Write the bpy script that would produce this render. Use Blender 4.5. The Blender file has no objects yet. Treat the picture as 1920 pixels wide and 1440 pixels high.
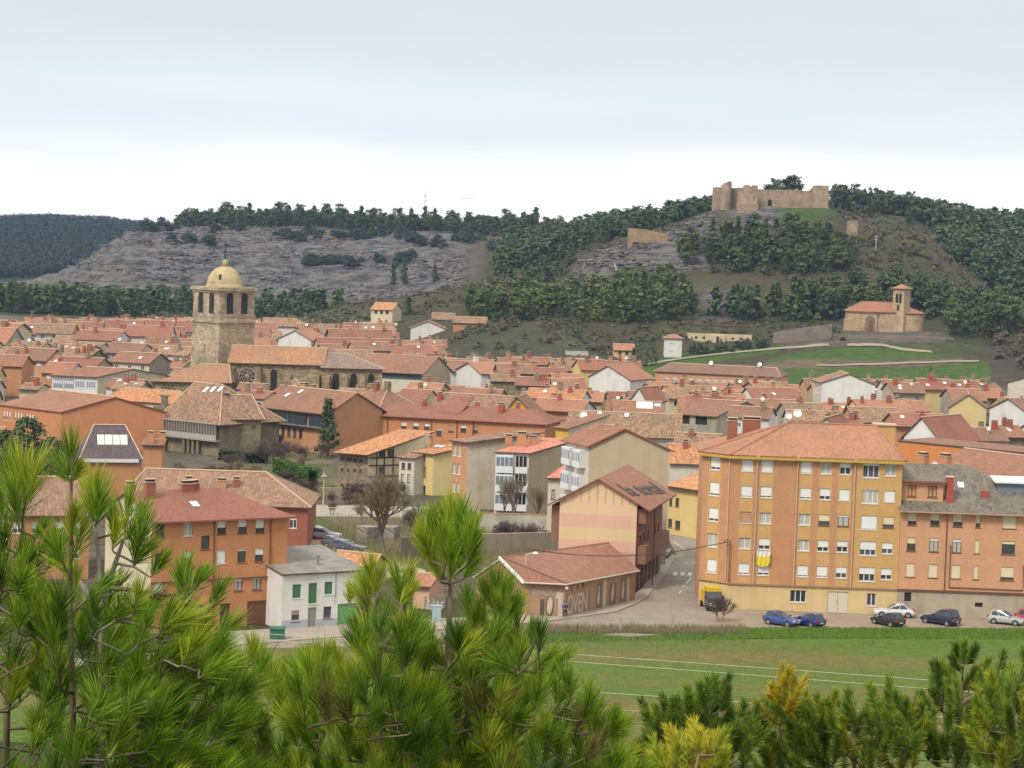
import bpy, math, random
import numpy as np
from mathutils import Vector, Matrix
scene = bpy.context.scene
C = scene.collection
PI = math.pi
rnd = random.Random(7)
# ------------------------------------------------------------------ camera
F, PITCH, ROLL, CAMH = 4500.0, math.atan(290 / 4500), math.radians(1.8), 41.0
cam_d = bpy.data.cameras.new('camera')
cam_d.sensor_width = 36.0
cam_d.lens = F / 1920 * 36
cam_d.clip_start = 0.3
cam_d.clip_end = 12000
cam = bpy.data.objects.new('camera', cam_d)
C.objects.link(cam)
cam.matrix_world = (Matrix.Translation((0, 0, CAMH)) @ Matrix.Rotation(PI / 2 - PITCH, 4, 'X') @ Matrix.Rotation(ROLL, 4, 'Z'))
scene.camera = cam
# ------------------------------------------------------------------ view, sky, sun
vs = scene.view_settings
vs.view_transform = 'Standard'
vs.look = 'None'
vs.gamma = 1
vs.exposure = 0.42
SUN_EL, SUN_AZ = math.radians(48), math.radians(218)   # azimuth: clockwise from +Y; behind the camera, to its left
world = bpy.data.worlds.new('World')
scene.world = world
world.use_nodes = True
wn, wl = world.node_tree.nodes, world.node_tree.links
bg = wn['Background']
bg.inputs['Strength'].default_value = 0.1
sky = wn.new('ShaderNodeTexSky')
sky.sky_type = 'NISHITA'
sky.sun_disc = False
sky.sun_elevation = SUN_EL
sky.sun_rotation = SUN_AZ
tc = wn.new('ShaderNodeTexCoord')
sep = wn.new('ShaderNodeSeparateXYZ')
wl.new(tc.outputs['Generated'], sep.inputs[0])
ramp = wn.new('ShaderNodeValToRGB')          # overcast cloud deck: pale at the horizon, blue-grey above it, bright overhead
mp = wn.new('ShaderNodeMapping')
mp.inputs['Scale'].default_value = (3.0, 3.0, 26.0)
wl.new(tc.outputs['Generated'], mp.inputs[0])
nz = wn.new('ShaderNodeTexNoise')
nz.inputs['Scale'].default_value = 1.3
nz.inputs['Detail'].default_value = 5
wl.new(mp.outputs[0], nz.inputs['Vector'])
ma = wn.new('ShaderNodeMath'); ma.operation = 'MULTIPLY_ADD'
ma.inputs[1].default_value = 0.055; ma.inputs[2].default_value = -0.0275
wl.new(nz.outputs['Fac'], ma.inputs[0])
ad = wn.new('ShaderNodeMath'); ad.operation = 'ADD'
wl.new(sep.outputs['Z'], ad.inputs[0]); wl.new(ma.outputs[0], ad.inputs[1])
wl.new(ad.outputs[0], ramp.inputs[0])
cr = ramp.color_ramp
cr.elements[0].position = 0.0; cr.elements[0].color = (1.0, 1.0, 0.99, 1)
cr.elements[1].position = 1.0; cr.elements[1].color = (1.35, 1.30, 1.22, 1)
for p, c in ((0.014, (0.96, 0.96, 0.94)), (0.028, (0.77, 0.79, 0.79)), (0.044, (0.62, 0.65, 0.69)), (0.062, (0.575, 0.615, 0.66)), (0.085, (0.52, 0.57, 0.60)), (0.25, (0.62, 0.62, 0.61))):
    e = cr.elements.new(p); e.color = (*c, 1)
mul = wn.new('ShaderNodeVectorMath'); mul.operation = 'SCALE'
mul.inputs['Scale'].default_value = 10.5
wl.new(ramp.outputs['Color'], mul.inputs[0])
mx = wn.new('ShaderNodeMixRGB')
mx.inputs[0].default_value = 0.93
wl.new(sky.outputs[0], mx.inputs[1]); wl.new(mul.outputs[0], mx.inputs[2])
wl.new(mx.outputs[0], bg.inputs['Color'])
sun_d = bpy.data.lights.new('sun', 'SUN')
sun_d.energy = 2.4
sun_d.angle = math.radians(15)
sun_d.color = (1.0, 0.93, 0.83)
sun = bpy.data.objects.new('sun', sun_d)
C.objects.link(sun)
sdir = Vector((math.sin(SUN_AZ) * math.cos(SUN_EL), math.cos(SUN_AZ) * math.cos(SUN_EL), math.sin(SUN_EL)))
sun.rotation_euler = sdir.to_track_quat('Z', 'Y').to_euler()

# ------------------------------------------------------------------ photo pixel (1920 wide) <-> world
cr_, sr_ = math.cos(ROLL), math.sin(ROLL)
cp_, sp_ = math.cos(PITCH), math.sin(PITCH)
def ray(px, py):                       # (x/y, drop/y): direction of the line of sight
    dx, dy = px - 960, py - 720
    x, y = dx * cr_ + dy * sr_, -dx * sr_ + dy * cr_
    yy = F * cp_ - y * sp_
    return x / yy, (F * sp_ + y * cp_) / yy
def P(px, py, D):
    a, s = ray(px, py)
    return Vector((a * D, D, CAMH - s * D))
def G(px, py, z=0.0):
    a, s = ray(px, py)
    D = (CAMH - z) / s
    return Vector((a * D, D, z))
def proj(p):
    x, y, z = p[0], p[1], p[2] - CAMH
    yc, zc = y * cp_ - z * sp_, -(y * sp_ + z * cp_)
    X, Y = F * x / yc, F * zc / yc
    return 960 + X * cr_ - Y * sr_, 720 + X * sr_ + Y * cr_

# ------------------------------------------------------------------ objects
def tag(o, label=None, cat=None, group=None, kind=None):
    if label: o['label'] = label
    if cat: o['category'] = cat
    if group: o['group'] = group
    if kind: o['kind'] = kind
    return o
def empty(name, loc, rz=0.0):
    o = bpy.data.objects.new(name, None)
    o.empty_display_size = 0.5
    C.objects.link(o)
    o.location = loc
    o.rotation_euler = (0, 0, rz)
    return o
def link(name, me, parent=None, loc=None, rz=None):
    o = bpy.data.objects.new(name, me)
    C.objects.link(o)
    if parent is not None: o.parent = parent
    if loc is not None: o.location = loc
    if rz is not None: o.rotation_euler = (0, 0, rz)
    return o
def children(o): return list(o.children)
def copy_tree(o, parent=None):
    c = o.copy(); C.objects.link(c); c.parent = parent
    for ch in children(o): copy_tree(ch, c)
    return c

class MB:
    def __init__(self):
        self.v, self.f, self.m = [], [], []
    def poly(self, pts, m=0):
        n = len(self.v)
        self.v.extend([tuple(p) for p in pts]); self.f.append(list(range(n, n + len(pts)))); self.m.append(m)
    def box(self, a, b, m=0):
        x0, y0, z0 = a; x1, y1, z1 = b
        n = len(self.v)
        self.v += [(x0, y0, z0), (x1, y0, z0), (x1, y1, z0), (x0, y1, z0), (x0, y0, z1), (x1, y0, z1), (x1, y1, z1), (x0, y1, z1)]
        for q in ((0, 3, 2, 1), (4, 5, 6, 7), (0, 1, 5, 4), (1, 2, 6, 5), (2, 3, 7, 6), (3, 0, 4, 7)):
            self.f.append([n + i for i in q]); self.m.append(m)
    def slab(self, pts, t, m=0, m2=None):           # polygon thickened downward by t
        pts = [Vector(p) for p in pts]
        lo = [p - Vector((0, 0, t)) for p in pts]
        self.poly(pts, m)
        self.poly(lo[::-1], m if m2 is None else m2)
        k = len(pts)
        for i in range(k):
            j = (i + 1) % k
            self.poly([pts[i], lo[i], lo[j], pts[j]], m if m2 is None else m2)
    def prism(self, pts, h, m=0, top=None):         # footprint raised from its own z by h
        lo = [Vector(p) for p in pts]; hi = [p + Vector((0, 0, h)) for p in lo]
        k = len(lo)
        for i in range(k):
            j = (i + 1) % k
            self.poly([lo[i], lo[j], hi[j], hi[i]], m)
        self.poly(hi, m if top is None else top)
    def tube(self, path, r, n=6, m=0, cap=True):
        path = [Vector(p) for p in path]
        rs = r if isinstance(r, (list, tuple)) else [r] * len(path)
        rings = []
        for i, p in enumerate(path):
            d = (path[min(i + 1, len(path) - 1)] - path[max(i - 1, 0)])
            d = d.normalized() if d.length > 1e-9 else Vector((0, 0, 1))
            a = d.cross(Vector((0, 0, 1)))
            if a.length < 0.05: a = d.cross(Vector((1, 0, 0)))
            a.normalize(); b = d.cross(a)
            k = len(self.v)
            for q in range(n):
                t = 2 * PI * q / n
                self.v.append(tuple(p + (a * math.cos(t) + b * math.sin(t)) * rs[i]))
            rings.append(k)
        for i in range(len(rings) - 1):
            for q in range(n):
                self.f.append([rings[i] + q, rings[i] + (q + 1) % n, rings[i + 1] + (q + 1) % n, rings[i + 1] + q]); self.m.append(m)
        if cap:
            self.f.append([rings[0] + q for q in range(n)][::-1]); self.m.append(m)
            self.f.append([rings[-1] + q for q in range(n)]); self.m.append(m)
    def lathe(self, prof, n=16, c=(0, 0), m=0):
        rings = []
        for r, z in prof:
            k = len(self.v)
            for q in range(n):
                t = 2 * PI * q / n
                self.v.append((c[0] + r * math.cos(t), c[1] + r * math.sin(t), z))
            rings.append(k)
        for i in range(len(rings) - 1):
            for q in range(n):
                self.f.append([rings[i] + q, rings[i] + (q + 1) % n, rings[i + 1] + (q + 1) % n, rings[i + 1] + q]); self.m.append(m)
    def mesh(self, name, mats, smooth=False):
        me = bpy.data.meshes.new(name)
        me.from_pydata(self.v, [], self.f)
        for k in mats: me.materials.append(k)
        me.polygons.foreach_set('material_index', self.m)
        if smooth: me.polygons.foreach_set('use_smooth', [True] * len(self.f))
        uv = me.uv_layers.new(name='UVMap')             # metres along the face (level) and up it
        out = np.zeros((len(me.loops), 2), dtype=np.float32)
        for pl in me.polygons:
            nn = pl.normal
            t = Vector((-nn.y, nn.x, 0))
            if t.length < 1e-4: t = Vector((1, 0, 0))
            t.normalize(); b = nn.cross(t)
            for li in pl.loop_indices:
                co = me.vertices[me.loops[li].vertex_index].co
                out[li] = (co.dot(t), co.dot(b))
        uv.data.foreach_set('uv', out.ravel())
        me.update()
        return me
    def build(self, name, mats, parent=None, loc=None, rz=None, smooth=False):
        if not isinstance(mats, (list, tuple)): mats = [mats]
        return link(name, self.mesh(name, mats, smooth), parent, loc, rz)

def raw_mesh(name, verts, quads=None, tris=None, mat=None, col=None, smooth=False):
    """numpy mesh; col: per-vertex colour attribute 'tint'"""
    me = bpy.data.meshes.new(name)
    nq = 0 if quads is None else len(quads); nt = 0 if tris is None else len(tris)
    me.vertices.add(len(verts)); me.vertices.foreach_set('co', np.asarray(verts, np.float32).ravel())
    idx = []
    if nq: idx.append(np.asarray(quads, np.int32).ravel())
    if nt: idx.append(np.asarray(tris, np.int32).ravel())
    idx = np.concatenate(idx)
    me.loops.add(len(idx)); me.loops.foreach_set('vertex_index', idx)
    me.polygons.add(nq + nt)
    st = np.concatenate([np.arange(nq) * 4, nq * 4 + np.arange(nt) * 3]).astype(np.int32)
    me.polygons.foreach_set('loop_start', st)
    me.polygons.foreach_set('loop_total', np.concatenate([np.full(nq, 4), np.full(nt, 3)]).astype(np.int32))
    if smooth: me.polygons.foreach_set('use_smooth', np.ones(nq + nt, bool))
    if col is not None:
        a = me.color_attributes.new('tint', 'FLOAT_COLOR', 'POINT')
        cc = np.ones((len(verts), 4), np.float32); cc[:, :3] = col
        a.data.foreach_set('color', cc.ravel())
    if mat: me.materials.append(mat)
    me.update(); me.validate()
    return me

# ------------------------------------------------------------------ materials
def s2l(c):
    return tuple(((x / 255) / 12.92 if x <= 10 else ((x / 255 + 0.055) / 1.055) ** 2.4) for x in c)
def new_mat(name):
    m = bpy.data.materials.new(name); m.use_nodes = True
    nt = m.node_tree
    return m, nt, nt.nodes['Principled BSDF']
def node(nt, t, **kw):
    n = nt.nodes.new(t)
    for k, v in kw.items():
        if hasattr(n, k): setattr(n, k, v)
        else: n.inputs[k.replace('_', ' ')].default_value = v
    return n
def mixc(nt, fac, a, b, mode='MIX'):
    n = nt.nodes.new('ShaderNodeMixRGB'); n.blend_type = mode
    for i, x in enumerate((fac, a, b)):
        if hasattr(x, 'is_linked') or isinstance(x, bpy.types.NodeSocket): nt.links.new(x, n.inputs[i])
        elif i == 0: n.inputs[0].default_value = x
        else: n.inputs[i].default_value = (*x[:3], 1)
    return n.outputs[0]
def math_(nt, op, a, b=None, c=None):
    n = nt.nodes.new('ShaderNodeMath'); n.operation = op
    for i, x in enumerate((a, b, c)):
        if x is None: continue
        if isinstance(x, bpy.types.NodeSocket): nt.links.new(x, n.inputs[i])
        else: n.inputs[i].default_value = x
    return n.outputs[0]
def noise(nt, vec, scale, detail=4, rough=0.55, stretch=None):
    if stretch:
        mp = node(nt, 'ShaderNodeMapping'); mp.inputs['Scale'].default_value = stretch
        nt.links.new(vec, mp.inputs[0]); vec = mp.outputs[0]
    n = node(nt, 'ShaderNodeTexNoise', Scale=scale, Detail=detail, Roughness=rough)
    nt.links.new(vec, n.inputs['Vector'])
    return n.outputs['Fac']
def sramp(nt, fac, lo, hi):
    n = nt.nodes.new('ShaderNodeMapRange'); n.interpolation_type = 'SMOOTHSTEP'
    n.inputs['From Min'].default_value = lo; n.inputs['From Max'].default_value = hi
    nt.links.new(fac, n.inputs['Value'])
    return n.outputs[0]
def bump(nt, bs, h, strength=0.4, dist=0.05):
    b = node(nt, 'ShaderNodeBump', Strength=strength, Distance=dist)
    nt.links.new(h, b.inputs['Height']); nt.links.new(b.outputs[0], bs.inputs['Normal'])
_mats = {}
def plaster(name, c, c2=None, rough=0.9, stain=0.5):
    """painted render or concrete with blotches and rain streaks (a property of the wall)"""
    if name in _mats: return _mats[name]
    m, nt, bs = new_mat(name)
    tcn = node(nt, 'ShaderNodeTexCoord'); oi = node(nt, 'ShaderNodeObjectInfo')
    off = node(nt, 'ShaderNodeVectorMath', operation='ADD')
    nt.links.new(tcn.outputs['Object'], off.inputs[0]); nt.links.new(oi.outputs['Location'], off.inputs[1])
    v = off.outputs[0]
    c2 = c2 or tuple(x * 0.72 for x in c)
    a = sramp(nt, noise(nt, v, 0.35, 6, 0.65), 0.38, 0.72)
    b = sramp(nt, noise(nt, v, 1.1, 5, 0.6, (1, 1, 0.12)), 0.45, 0.8)
    col = mixc(nt, math_(nt, 'MULTIPLY', a, stain), c, c2)
    col = mixc(nt, math_(nt, 'MULTIPLY', b, stain * 0.6), col, tuple(x * 0.6 for x in c2))
    nt.links.new(col, bs.inputs['Base Color'])
    bs.inputs['Roughness'].default_value = rough
    bump(nt, bs, noise(nt, v, 7, 3), 0.25, 0.02)
    _mats[name] = m
    return m
def brick(name, c, c2, mortar=None, w=0.26, h=0.075, vary=0.6, big=0.38):
    if name in _mats: return _mats[name]
    m, nt, bs = new_mat(name)
    uv = node(nt, 'ShaderNodeUVMap')
    bt = node(nt, 'ShaderNodeTexBrick', Scale=1.0)
    bt.inputs['Color1'].default_value = (*c, 1); bt.inputs['Color2'].default_value = (*c2, 1)
    bt.inputs['Mortar'].default_value = (*(mortar or tuple(x * 0.7 + 0.06 for x in c)), 1)
    bt.inputs['Brick Width'].default_value = w; bt.inputs['Row Height'].default_value = h
    bt.inputs['Mortar Size'].default_value = 0.008
    nt.links.new(uv.outputs[0], bt.inputs['Vector'])
    tcn = node(nt, 'ShaderNodeTexCoord')
    n1 = sramp(nt, noise(nt, tcn.outputs['Object'], 0.5, 6, 0.65), 0.35, 0.7)
    n2 = sramp(nt, noise(nt, tcn.outputs['Object'], 2.5, 4, 0.6, (1, 1, 0.3)), 0.4, 0.75)
    col = mixc(nt, math_(nt, 'MULTIPLY', n1, big), bt.outputs['Color'], tuple(x * 0.62 for x in c))
    col = mixc(nt, math_(nt, 'MULTIPLY', n2, big * 0.5), col, tuple(min(1, x * 1.25) for x in c2))
    nt.links.new(col, bs.inputs['Base Color'])
    bs.inputs['Roughness'].default_value = 0.88
    bump(nt, bs, bt.outputs['Fac'], -0.25, 0.02)
    _mats[name] = m
    return m
def stone(name, c, c2, c3, scale=1.6, bumpy=0.6):
    """coursed or rubble masonry: uneven blocks, lichen, weathering"""
    if name in _mats: return _mats[name]
    m, nt, bs = new_mat(name)
    uv = node(nt, 'ShaderNodeUVMap')
    tcn = node(nt, 'ShaderNodeTexCoord')
    mp = node(nt, 'ShaderNodeMapping'); mp.inputs['Scale'].default_value = (1, 1, 1.6)
    nt.links.new(tcn.outputs['Object'], mp.inputs[0])
    vo = node(nt, 'ShaderNodeTexVoronoi', Scale=scale)
    nt.links.new(mp.outputs[0], vo.inputs['Vector'])
    ve = node(nt, 'ShaderNodeTexVoronoi', Scale=scale, feature='DISTANCE_TO_EDGE')
    nt.links.new(mp.outputs[0], ve.inputs['Vector'])
    sp = node(nt, 'ShaderNodeSeparateColor'); nt.links.new(vo.outputs['Color'], sp.inputs[0])
    col = mixc(nt, sp.outputs[0], c, c2)
    n1 = sramp(nt, noise(nt, tcn.outputs['Object'], 0.28, 7, 0.7), 0.42, 0.68)
    col = mixc(nt, math_(nt, 'MULTIPLY', n1, 0.7), col, c3)
    n2 = sramp(nt, noise(nt, tcn.outputs['Object'], 0.9, 6, 0.7, (1, 1, 0.25)), 0.5, 0.75)
    col = mixc(nt, math_(nt, 'MULTIPLY', n2, 0.5), col, tuple(x * 0.5 for x in c3))
    nt.links.new(col, bs.inputs['Base Color'])
    bs.inputs['Roughness'].default_value = 0.95
    ed = sramp(nt, ve.outputs[0], 0.0, 0.09)
    h = math_(nt, 'ADD', ed, math_(nt, 'MULTIPLY', noise(nt, tcn.outputs['Object'], 4, 5), 0.8))
    bump(nt, bs, h, bumpy, 0.12)
    _mats[name] = m
    return m
def tiles(name, cols, lichen=0.45, pitch=0.26, course=0.40, vary=0.35, lcol=None, strength=0.55):
    """clay roof tiles: channels down the slope, courses across it, each tile its own tone; every roof its own shade"""
    if name in _mats: return _mats[name]
    m, nt, bs = new_mat(name)
    uv = node(nt, 'ShaderNodeUVMap'); oi = node(nt, 'ShaderNodeObjectInfo'); tcn = node(nt, 'ShaderNodeTexCoord')
    sp = node(nt, 'ShaderNodeSeparateXYZ'); nt.links.new(uv.outputs[0], sp.inputs[0])
    u, v = sp.outputs[0], sp.outputs[1]
    rp = node(nt, 'ShaderNodeValToRGB'); nt.links.new(oi.outputs['Random'], rp.inputs[0])
    cols = [(c[0] * .95, c[1] * .98, c[2] * .93) for c in cols]
    el = rp.color_ramp.elements
    for i, c in enumerate(cols):
        p = i / max(1, len(cols) - 1)
        e = el[0] if i == 0 else (el[-1] if i == len(cols) - 1 else el.new(p))
        e.position = p; e.color = (*c, 1)
    fu = math_(nt, 'FLOOR', math_(nt, 'DIVIDE', u, pitch)); fv = math_(nt, 'FLOOR', math_(nt, 'DIVIDE', v, course))
    cb = node(nt, 'ShaderNodeCombineXYZ'); nt.links.new(fu, cb.inputs[0]); nt.links.new(fv, cb.inputs[1]); nt.links.new(oi.outputs['Random'], cb.inputs[2])
    wnz = node(nt, 'ShaderNodeTexWhiteNoise', noise_dimensions='3D'); nt.links.new(cb.outputs[0], wnz.inputs['Vector'])
    off = node(nt, 'ShaderNodeVectorMath', operation='ADD')
    nt.links.new(tcn.outputs['Object'], off.inputs[0]); nt.links.new(oi.outputs['Location'], off.inputs[1])
    v3 = off.outputs[0]
    base = rp.outputs[0]
    hv = node(nt, 'ShaderNodeHueSaturation'); nt.links.new(base, hv.inputs['Color'])
    nt.links.new(math_(nt, 'MULTIPLY_ADD', wnz.outputs['Value'], vary * 2, 1 - vary), hv.inputs['Value'])
    col = hv.outputs[0]
    lc = lcol or tuple(np.array(cols[0]) * np.array((0.42, 0.62, 0.75)))
    n1 = sramp(nt, noise(nt, v3, 0.22, 7, 0.72), 0.42, 0.72)
    n2 = sramp(nt, noise(nt, v3, 1.6, 5, 0.7), 0.5, 0.78)
    col = mixc(nt, math_(nt, 'MULTIPLY', n1, lichen), col, lc)
    col = mixc(nt, math_(nt, 'MULTIPLY', n2, lichen * 0.8), col, tuple(np.array(lc) * 0.7 + np.array((0.03, 0.03, 0.025))))
    n3 = sramp(nt, noise(nt, v3, 0.5, 6, 0.7, (1, 1, 1)), 0.58, 0.74)
    col = mixc(nt, math_(nt, 'MULTIPLY', n3, 0.3), col, tuple(np.minimum(1, np.array(cols[-1]) * 1.35)))
    nt.links.new(col, bs.inputs['Base Color'])
    bs.inputs['Roughness'].default_value = 0.85
    su = math_(nt, 'ABSOLUTE', math_(nt, 'SINE', math_(nt, 'MULTIPLY', u, PI / pitch)))
    fr = math_(nt, 'FRACT', math_(nt, 'DIVIDE', v, course))
    h = math_(nt, 'ADD', math_(nt, 'MULTIPLY', su, 0.6), math_(nt, 'SUBTRACT', 1.0, fr))
    h = math_(nt, 'ADD', h, math_(nt, 'MULTIPLY', wnz.outputs['Value'], 0.5))
    bump(nt, bs, h, strength, 0.09)
    _mats[name] = m
    return m
def paint(name, c, rough=0.5, metal=0.0, vary=0.15, coat=0.0, scale=3.0):
    if name in _mats: return _mats[name]
    m, nt, bs = new_mat(name)
    tcn = node(nt, 'ShaderNodeTexCoord')
    n1 = sramp(nt, noise(nt, tcn.outputs['Object'], scale, 5, 0.65), 0.35, 0.75)
    col = mixc(nt, math_(nt, 'MULTIPLY', n1, vary), c, tuple(x * 0.45 for x in c))
    nt.links.new(col, bs.inputs['Base Color'])
    bs.inputs['Roughness'].default_value = rough; bs.inputs['Metallic'].default_value = metal
    if coat: bs.inputs['Coat Weight'].default_value = coat; bs.inputs['Coat Roughness'].default_value = 0.08
    _mats[name] = m
    return m
def glass_dark(name, c=(0.03, 0.035, 0.04), rough=0.12):
    if name in _mats: return _mats[name]
    m, nt, bs = new_mat(name)
    oi = node(nt, 'ShaderNodeObjectInfo')
    col = mixc(nt, oi.outputs['Random'], c, tuple(x * 2.6 for x in c))
    nt.links.new(col, bs.inputs['Base Color'])
    bs.inputs['Roughness'].default_value = rough
    bs.inputs['Specular IOR Level'].default_value = 0.6
    _mats[name] = m
    return m
def foliage(name, c, c2, trans=0.25, tint=False, rough=0.6, scale=0.6):
    if name in _mats: return _mats[name]
    m, nt, bs = new_mat(name)
    oi = node(nt, 'ShaderNodeObjectInfo'); geo = node(nt, 'ShaderNodeNewGeometry')
    tcn = node(nt, 'ShaderNodeTexCoord')
    n1 = sramp(nt, noise(nt, tcn.outputs['Object'], scale, 4, 0.6), 0.3, 0.7)
    r = math_(nt, 'ADD', math_(nt, 'MULTIPLY', geo.outputs['Random Per Island'], 0.45), math_(nt, 'ADD', math_(nt, 'MULTIPLY', n1, 0.25), math_(nt, 'MULTIPLY', oi.outputs['Random'], 0.3)))
    col = mixc(nt, r, c, c2)
    if tint:
        at = node(nt, 'ShaderNodeVertexColor', layer_name='tint')
        col = mixc(nt, 1.0, col, at.outputs['Color'], 'MULTIPLY')
    nt.links.new(col, bs.inputs['Base Color'])
    bs.inputs['Roughness'].default_value = rough
    bs.inputs['Specular IOR Level'].default_value = 0.25
    if trans:
        tr = node(nt, 'ShaderNodeBsdfTranslucent'); nt.links.new(col, tr.inputs['Color'])
        ms = node(nt, 'ShaderNodeMixShader'); ms.inputs[0].default_value = trans
        nt.links.new(bs.outputs[0], ms.inputs[1]); nt.links.new(tr.outputs[0], ms.inputs[2])
        nt.links.new(ms.outputs[0], nt.nodes['Material Output'].inputs['Surface'])
    _mats[name] = m
    return m
# value noise for shaping geometry
_h = np.random.RandomState(11).rand(256, 256).astype(np.float64)
def vnoise(x, y):
    xi, yi = np.floor(x).astype(int), np.floor(y).astype(int)
    fx, fy = x - xi, y - yi
    fx, fy = fx * fx * (3 - 2 * fx), fy * fy * (3 - 2 * fy)
    g = lambda a, b: _h[a % 256, b % 256]
    return (g(xi, yi) * (1 - fx) + g(xi + 1, yi) * fx) * (1 - fy) + (g(xi, yi + 1) * (1 - fx) + g(xi + 1, yi + 1) * fx) * fy
def fbm(x, y, o=4):
    s, a = 0, 0.5
    for k in range(o):
        s = s + a * (vnoise(x * 2 ** k + 17 * k, y * 2 ** k + 5 * k) - 0.5); a *= 0.55
    return s
# ================================================================== THE LAND
def az_of(px, py): return ray(px, py)[0]
_rings = []
def ring(D, pts):
    a, z = [], []
    for px, py in pts:
        if py is None:
            s = ray(px, 600); a.append(s[0]); z.append(0.0)
        else:
            s = ray(px, py); a.append(s[0]); z.append(CAMH - s[1] * D)
    o = np.argsort(a)
    _rings.append((D, np.array(a)[o], np.array(z)[o]))
def zring(D, z): _rings.append((D, np.array([-1.0, 1.0]), np.array([z, z])))
for D, z in ((-60, 41.5), (0, 39.3), (5, 37.8), (10, 35.6), (20, 31.0), (40, 22.5), (70, 12.5), (110, 5.0), (150, 1.2), (185, 0.0), (250, 0.0), (400, 0.0), (600, 0.0), (700, 0.0)): zring(D, z)
ring(745, [(0, None), (800, None), (850, 665), (900, 652), (960, 640), (1060, 640), (1120, 655), (1200, 683), (1300, 680), (1450, 688), (1600, 692), (1750, 694), (1850, 690), (1950, 680)])
ring(780, [(780, None), (840, 645), (900, 622), (960, 608), (1060, 610), (1120, 630), (1180, 655), (1300, 660), (1450, 660), (1600, 658), (1750, 664), (1850, 668), (1950, 650)])
ring(815, [(640, None), (720, None), (800, 632), (860, 608), (960, 595), (1060, 596), (1180, 625), (1300, 638), (1400, 638), (1480, 636), (1590, 624), (1745, 624), (1800, 632), (1860, 640), (1950, 620)])
ring(845, [(560, None), (640, 608), (720, 603), (800, 600), (860, 592), (960, 580), (1060, 580), (1180, 595), (1300, 608), (1450, 610), (1560, 614), (1590, 617), (1760, 617), (1800, 604), (1860, 605), (1950, 600)])
ring(900, [(540, None), (600, 600), (640, 592), (720, 586), (800, 580), (860, 560), (900, 553), (960, 548), (1060, 550), (1110, 545), (1180, 540), (1300, 535), (1450, 538), (1600, 550), (1750, 555), (1850, 572), (1950, 600)])
ring(950, [(520, None), (600, 590), (640, 580), (720, 572), (780, 560), (870, 540), (900, 530), (960, 522), (1060, 532), (1085, 505), (1130, 484), (1180, 474), (1300, 460), (1380, 440), (1450, 450), (1550, 450), (1600, 470), (1735, 480), (1800, 520), (1860, 556), (1950, 600)])
ring(985, [(520, None), (600, 592), (640, 574), (720, 566), (780, 556), (870, 537), (900, 527), (960, 515), (1060, 522), (1090, 488), (1180, 457), (1250, 440), (1330, 402), (1345, 394), (1400, 397), (1450, 390), (1550, 390), (1560, 400), (1600, 425), (1735, 437), (1800, 495), (1860, 545), (1950, 600)])
ring(1015, [(520, None), (640, 590), (780, 575), (870, 550), (900, 538), (960, 510), (1060, 503), (1090, 480), (1180, 450), (1250, 430), (1335, 393), (1450, 388), (1550, 388), (1600, 422), (1735, 438), (1800, 505), (1860, 560), (1950, 600)])
ring(1060, [(0, None), (600, None), (780, 590), (900, 545), (960, 500), (1060, 470), (1180, 440), (1300, 406), (1450, 394), (1550, 394), (1620, 420), (1700, 450), (1800, 500), (1860, 540), (1950, 560)])
ring(1130, [(0, None), (560, None), (780, 578), (900, 530), (960, 480), (1060, 454), (1180, 432), (1300, 410), (1450, 400), (1560, 395), (1700, 412), (1800, 450), (1860, 470), (1950, 490)])
ring(1200, [(0, 556), (150, 550), (300, 545), (450, 548), (600, 548), (780, 535), (900, 505), (960, 462), (1060, 444), (1180, 430), (1300, 416), (1450, 408), (1560, 402), (1700, 410), (1800, 428), (1860, 436), (1950, 440)])
ring(1260, [(-100, 553), (0, 541), (60, 527), (130, 512), (180, 490), (240, 470), (300, 480), (400, 492), (560, 498), (700, 495), (800, 488), (900, 470), (960, 452), (1060, 440), (1180, 430), (1300, 420), (1560, 410), (1700, 414), (1800, 430), (1950, 440)])
ring(1320, [(-100, 550), (0, 541), (60, 526), (130, 508), (170, 484), (200, 462), (240, 440), (280, 428), (340, 440), (400, 450), (560, 455), (700, 459), (800, 452), (900, 446), (960, 442), (1060, 434), (1180, 428), (1560, 415), (1700, 420), (1950, 442)])
ring(1400, [(-100, 550), (0, 540), (60, 528), (130, 515), (180, 488), (240, 448), (280, 427), (340, 426), (400, 424), (560, 427), (700, 433), (800, 433), (900, 434), (1000, 430), (1100, 426), (1300, 420), (1560, 418), (1950, 442)])
ring(1550, [(-100, 530), (0, 525), (130, 520), (200, 500), (240, 470), (300, 432), (400, 427), (700, 434), (1000, 432), (1300, 426), (1600, 428), (1950, 446)])
ring(1750, [(-200, 500), (0, 497), (130, 490), (260, 480), (400, 437), (700, 440), (1950, 455)])
ring(2050, [(-200, 450), (0, 450), (130, 450), (260, 455), (400, 448), (900, 448), (1950, 462)])
ring(2400, [(-200, 418), (0, 417), (100, 415), (200, 420), (265, 428), (330, 436), (500, 444), (1950, 464)])
ring(2650, [(-200, 425), (0, 424), (200, 427), (265, 433), (500, 448), (1950, 468)])
zring(3300, 0.0); zring(3600, -5.0)
_RD = np.array([r[0] for r in _rings], float)
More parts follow.
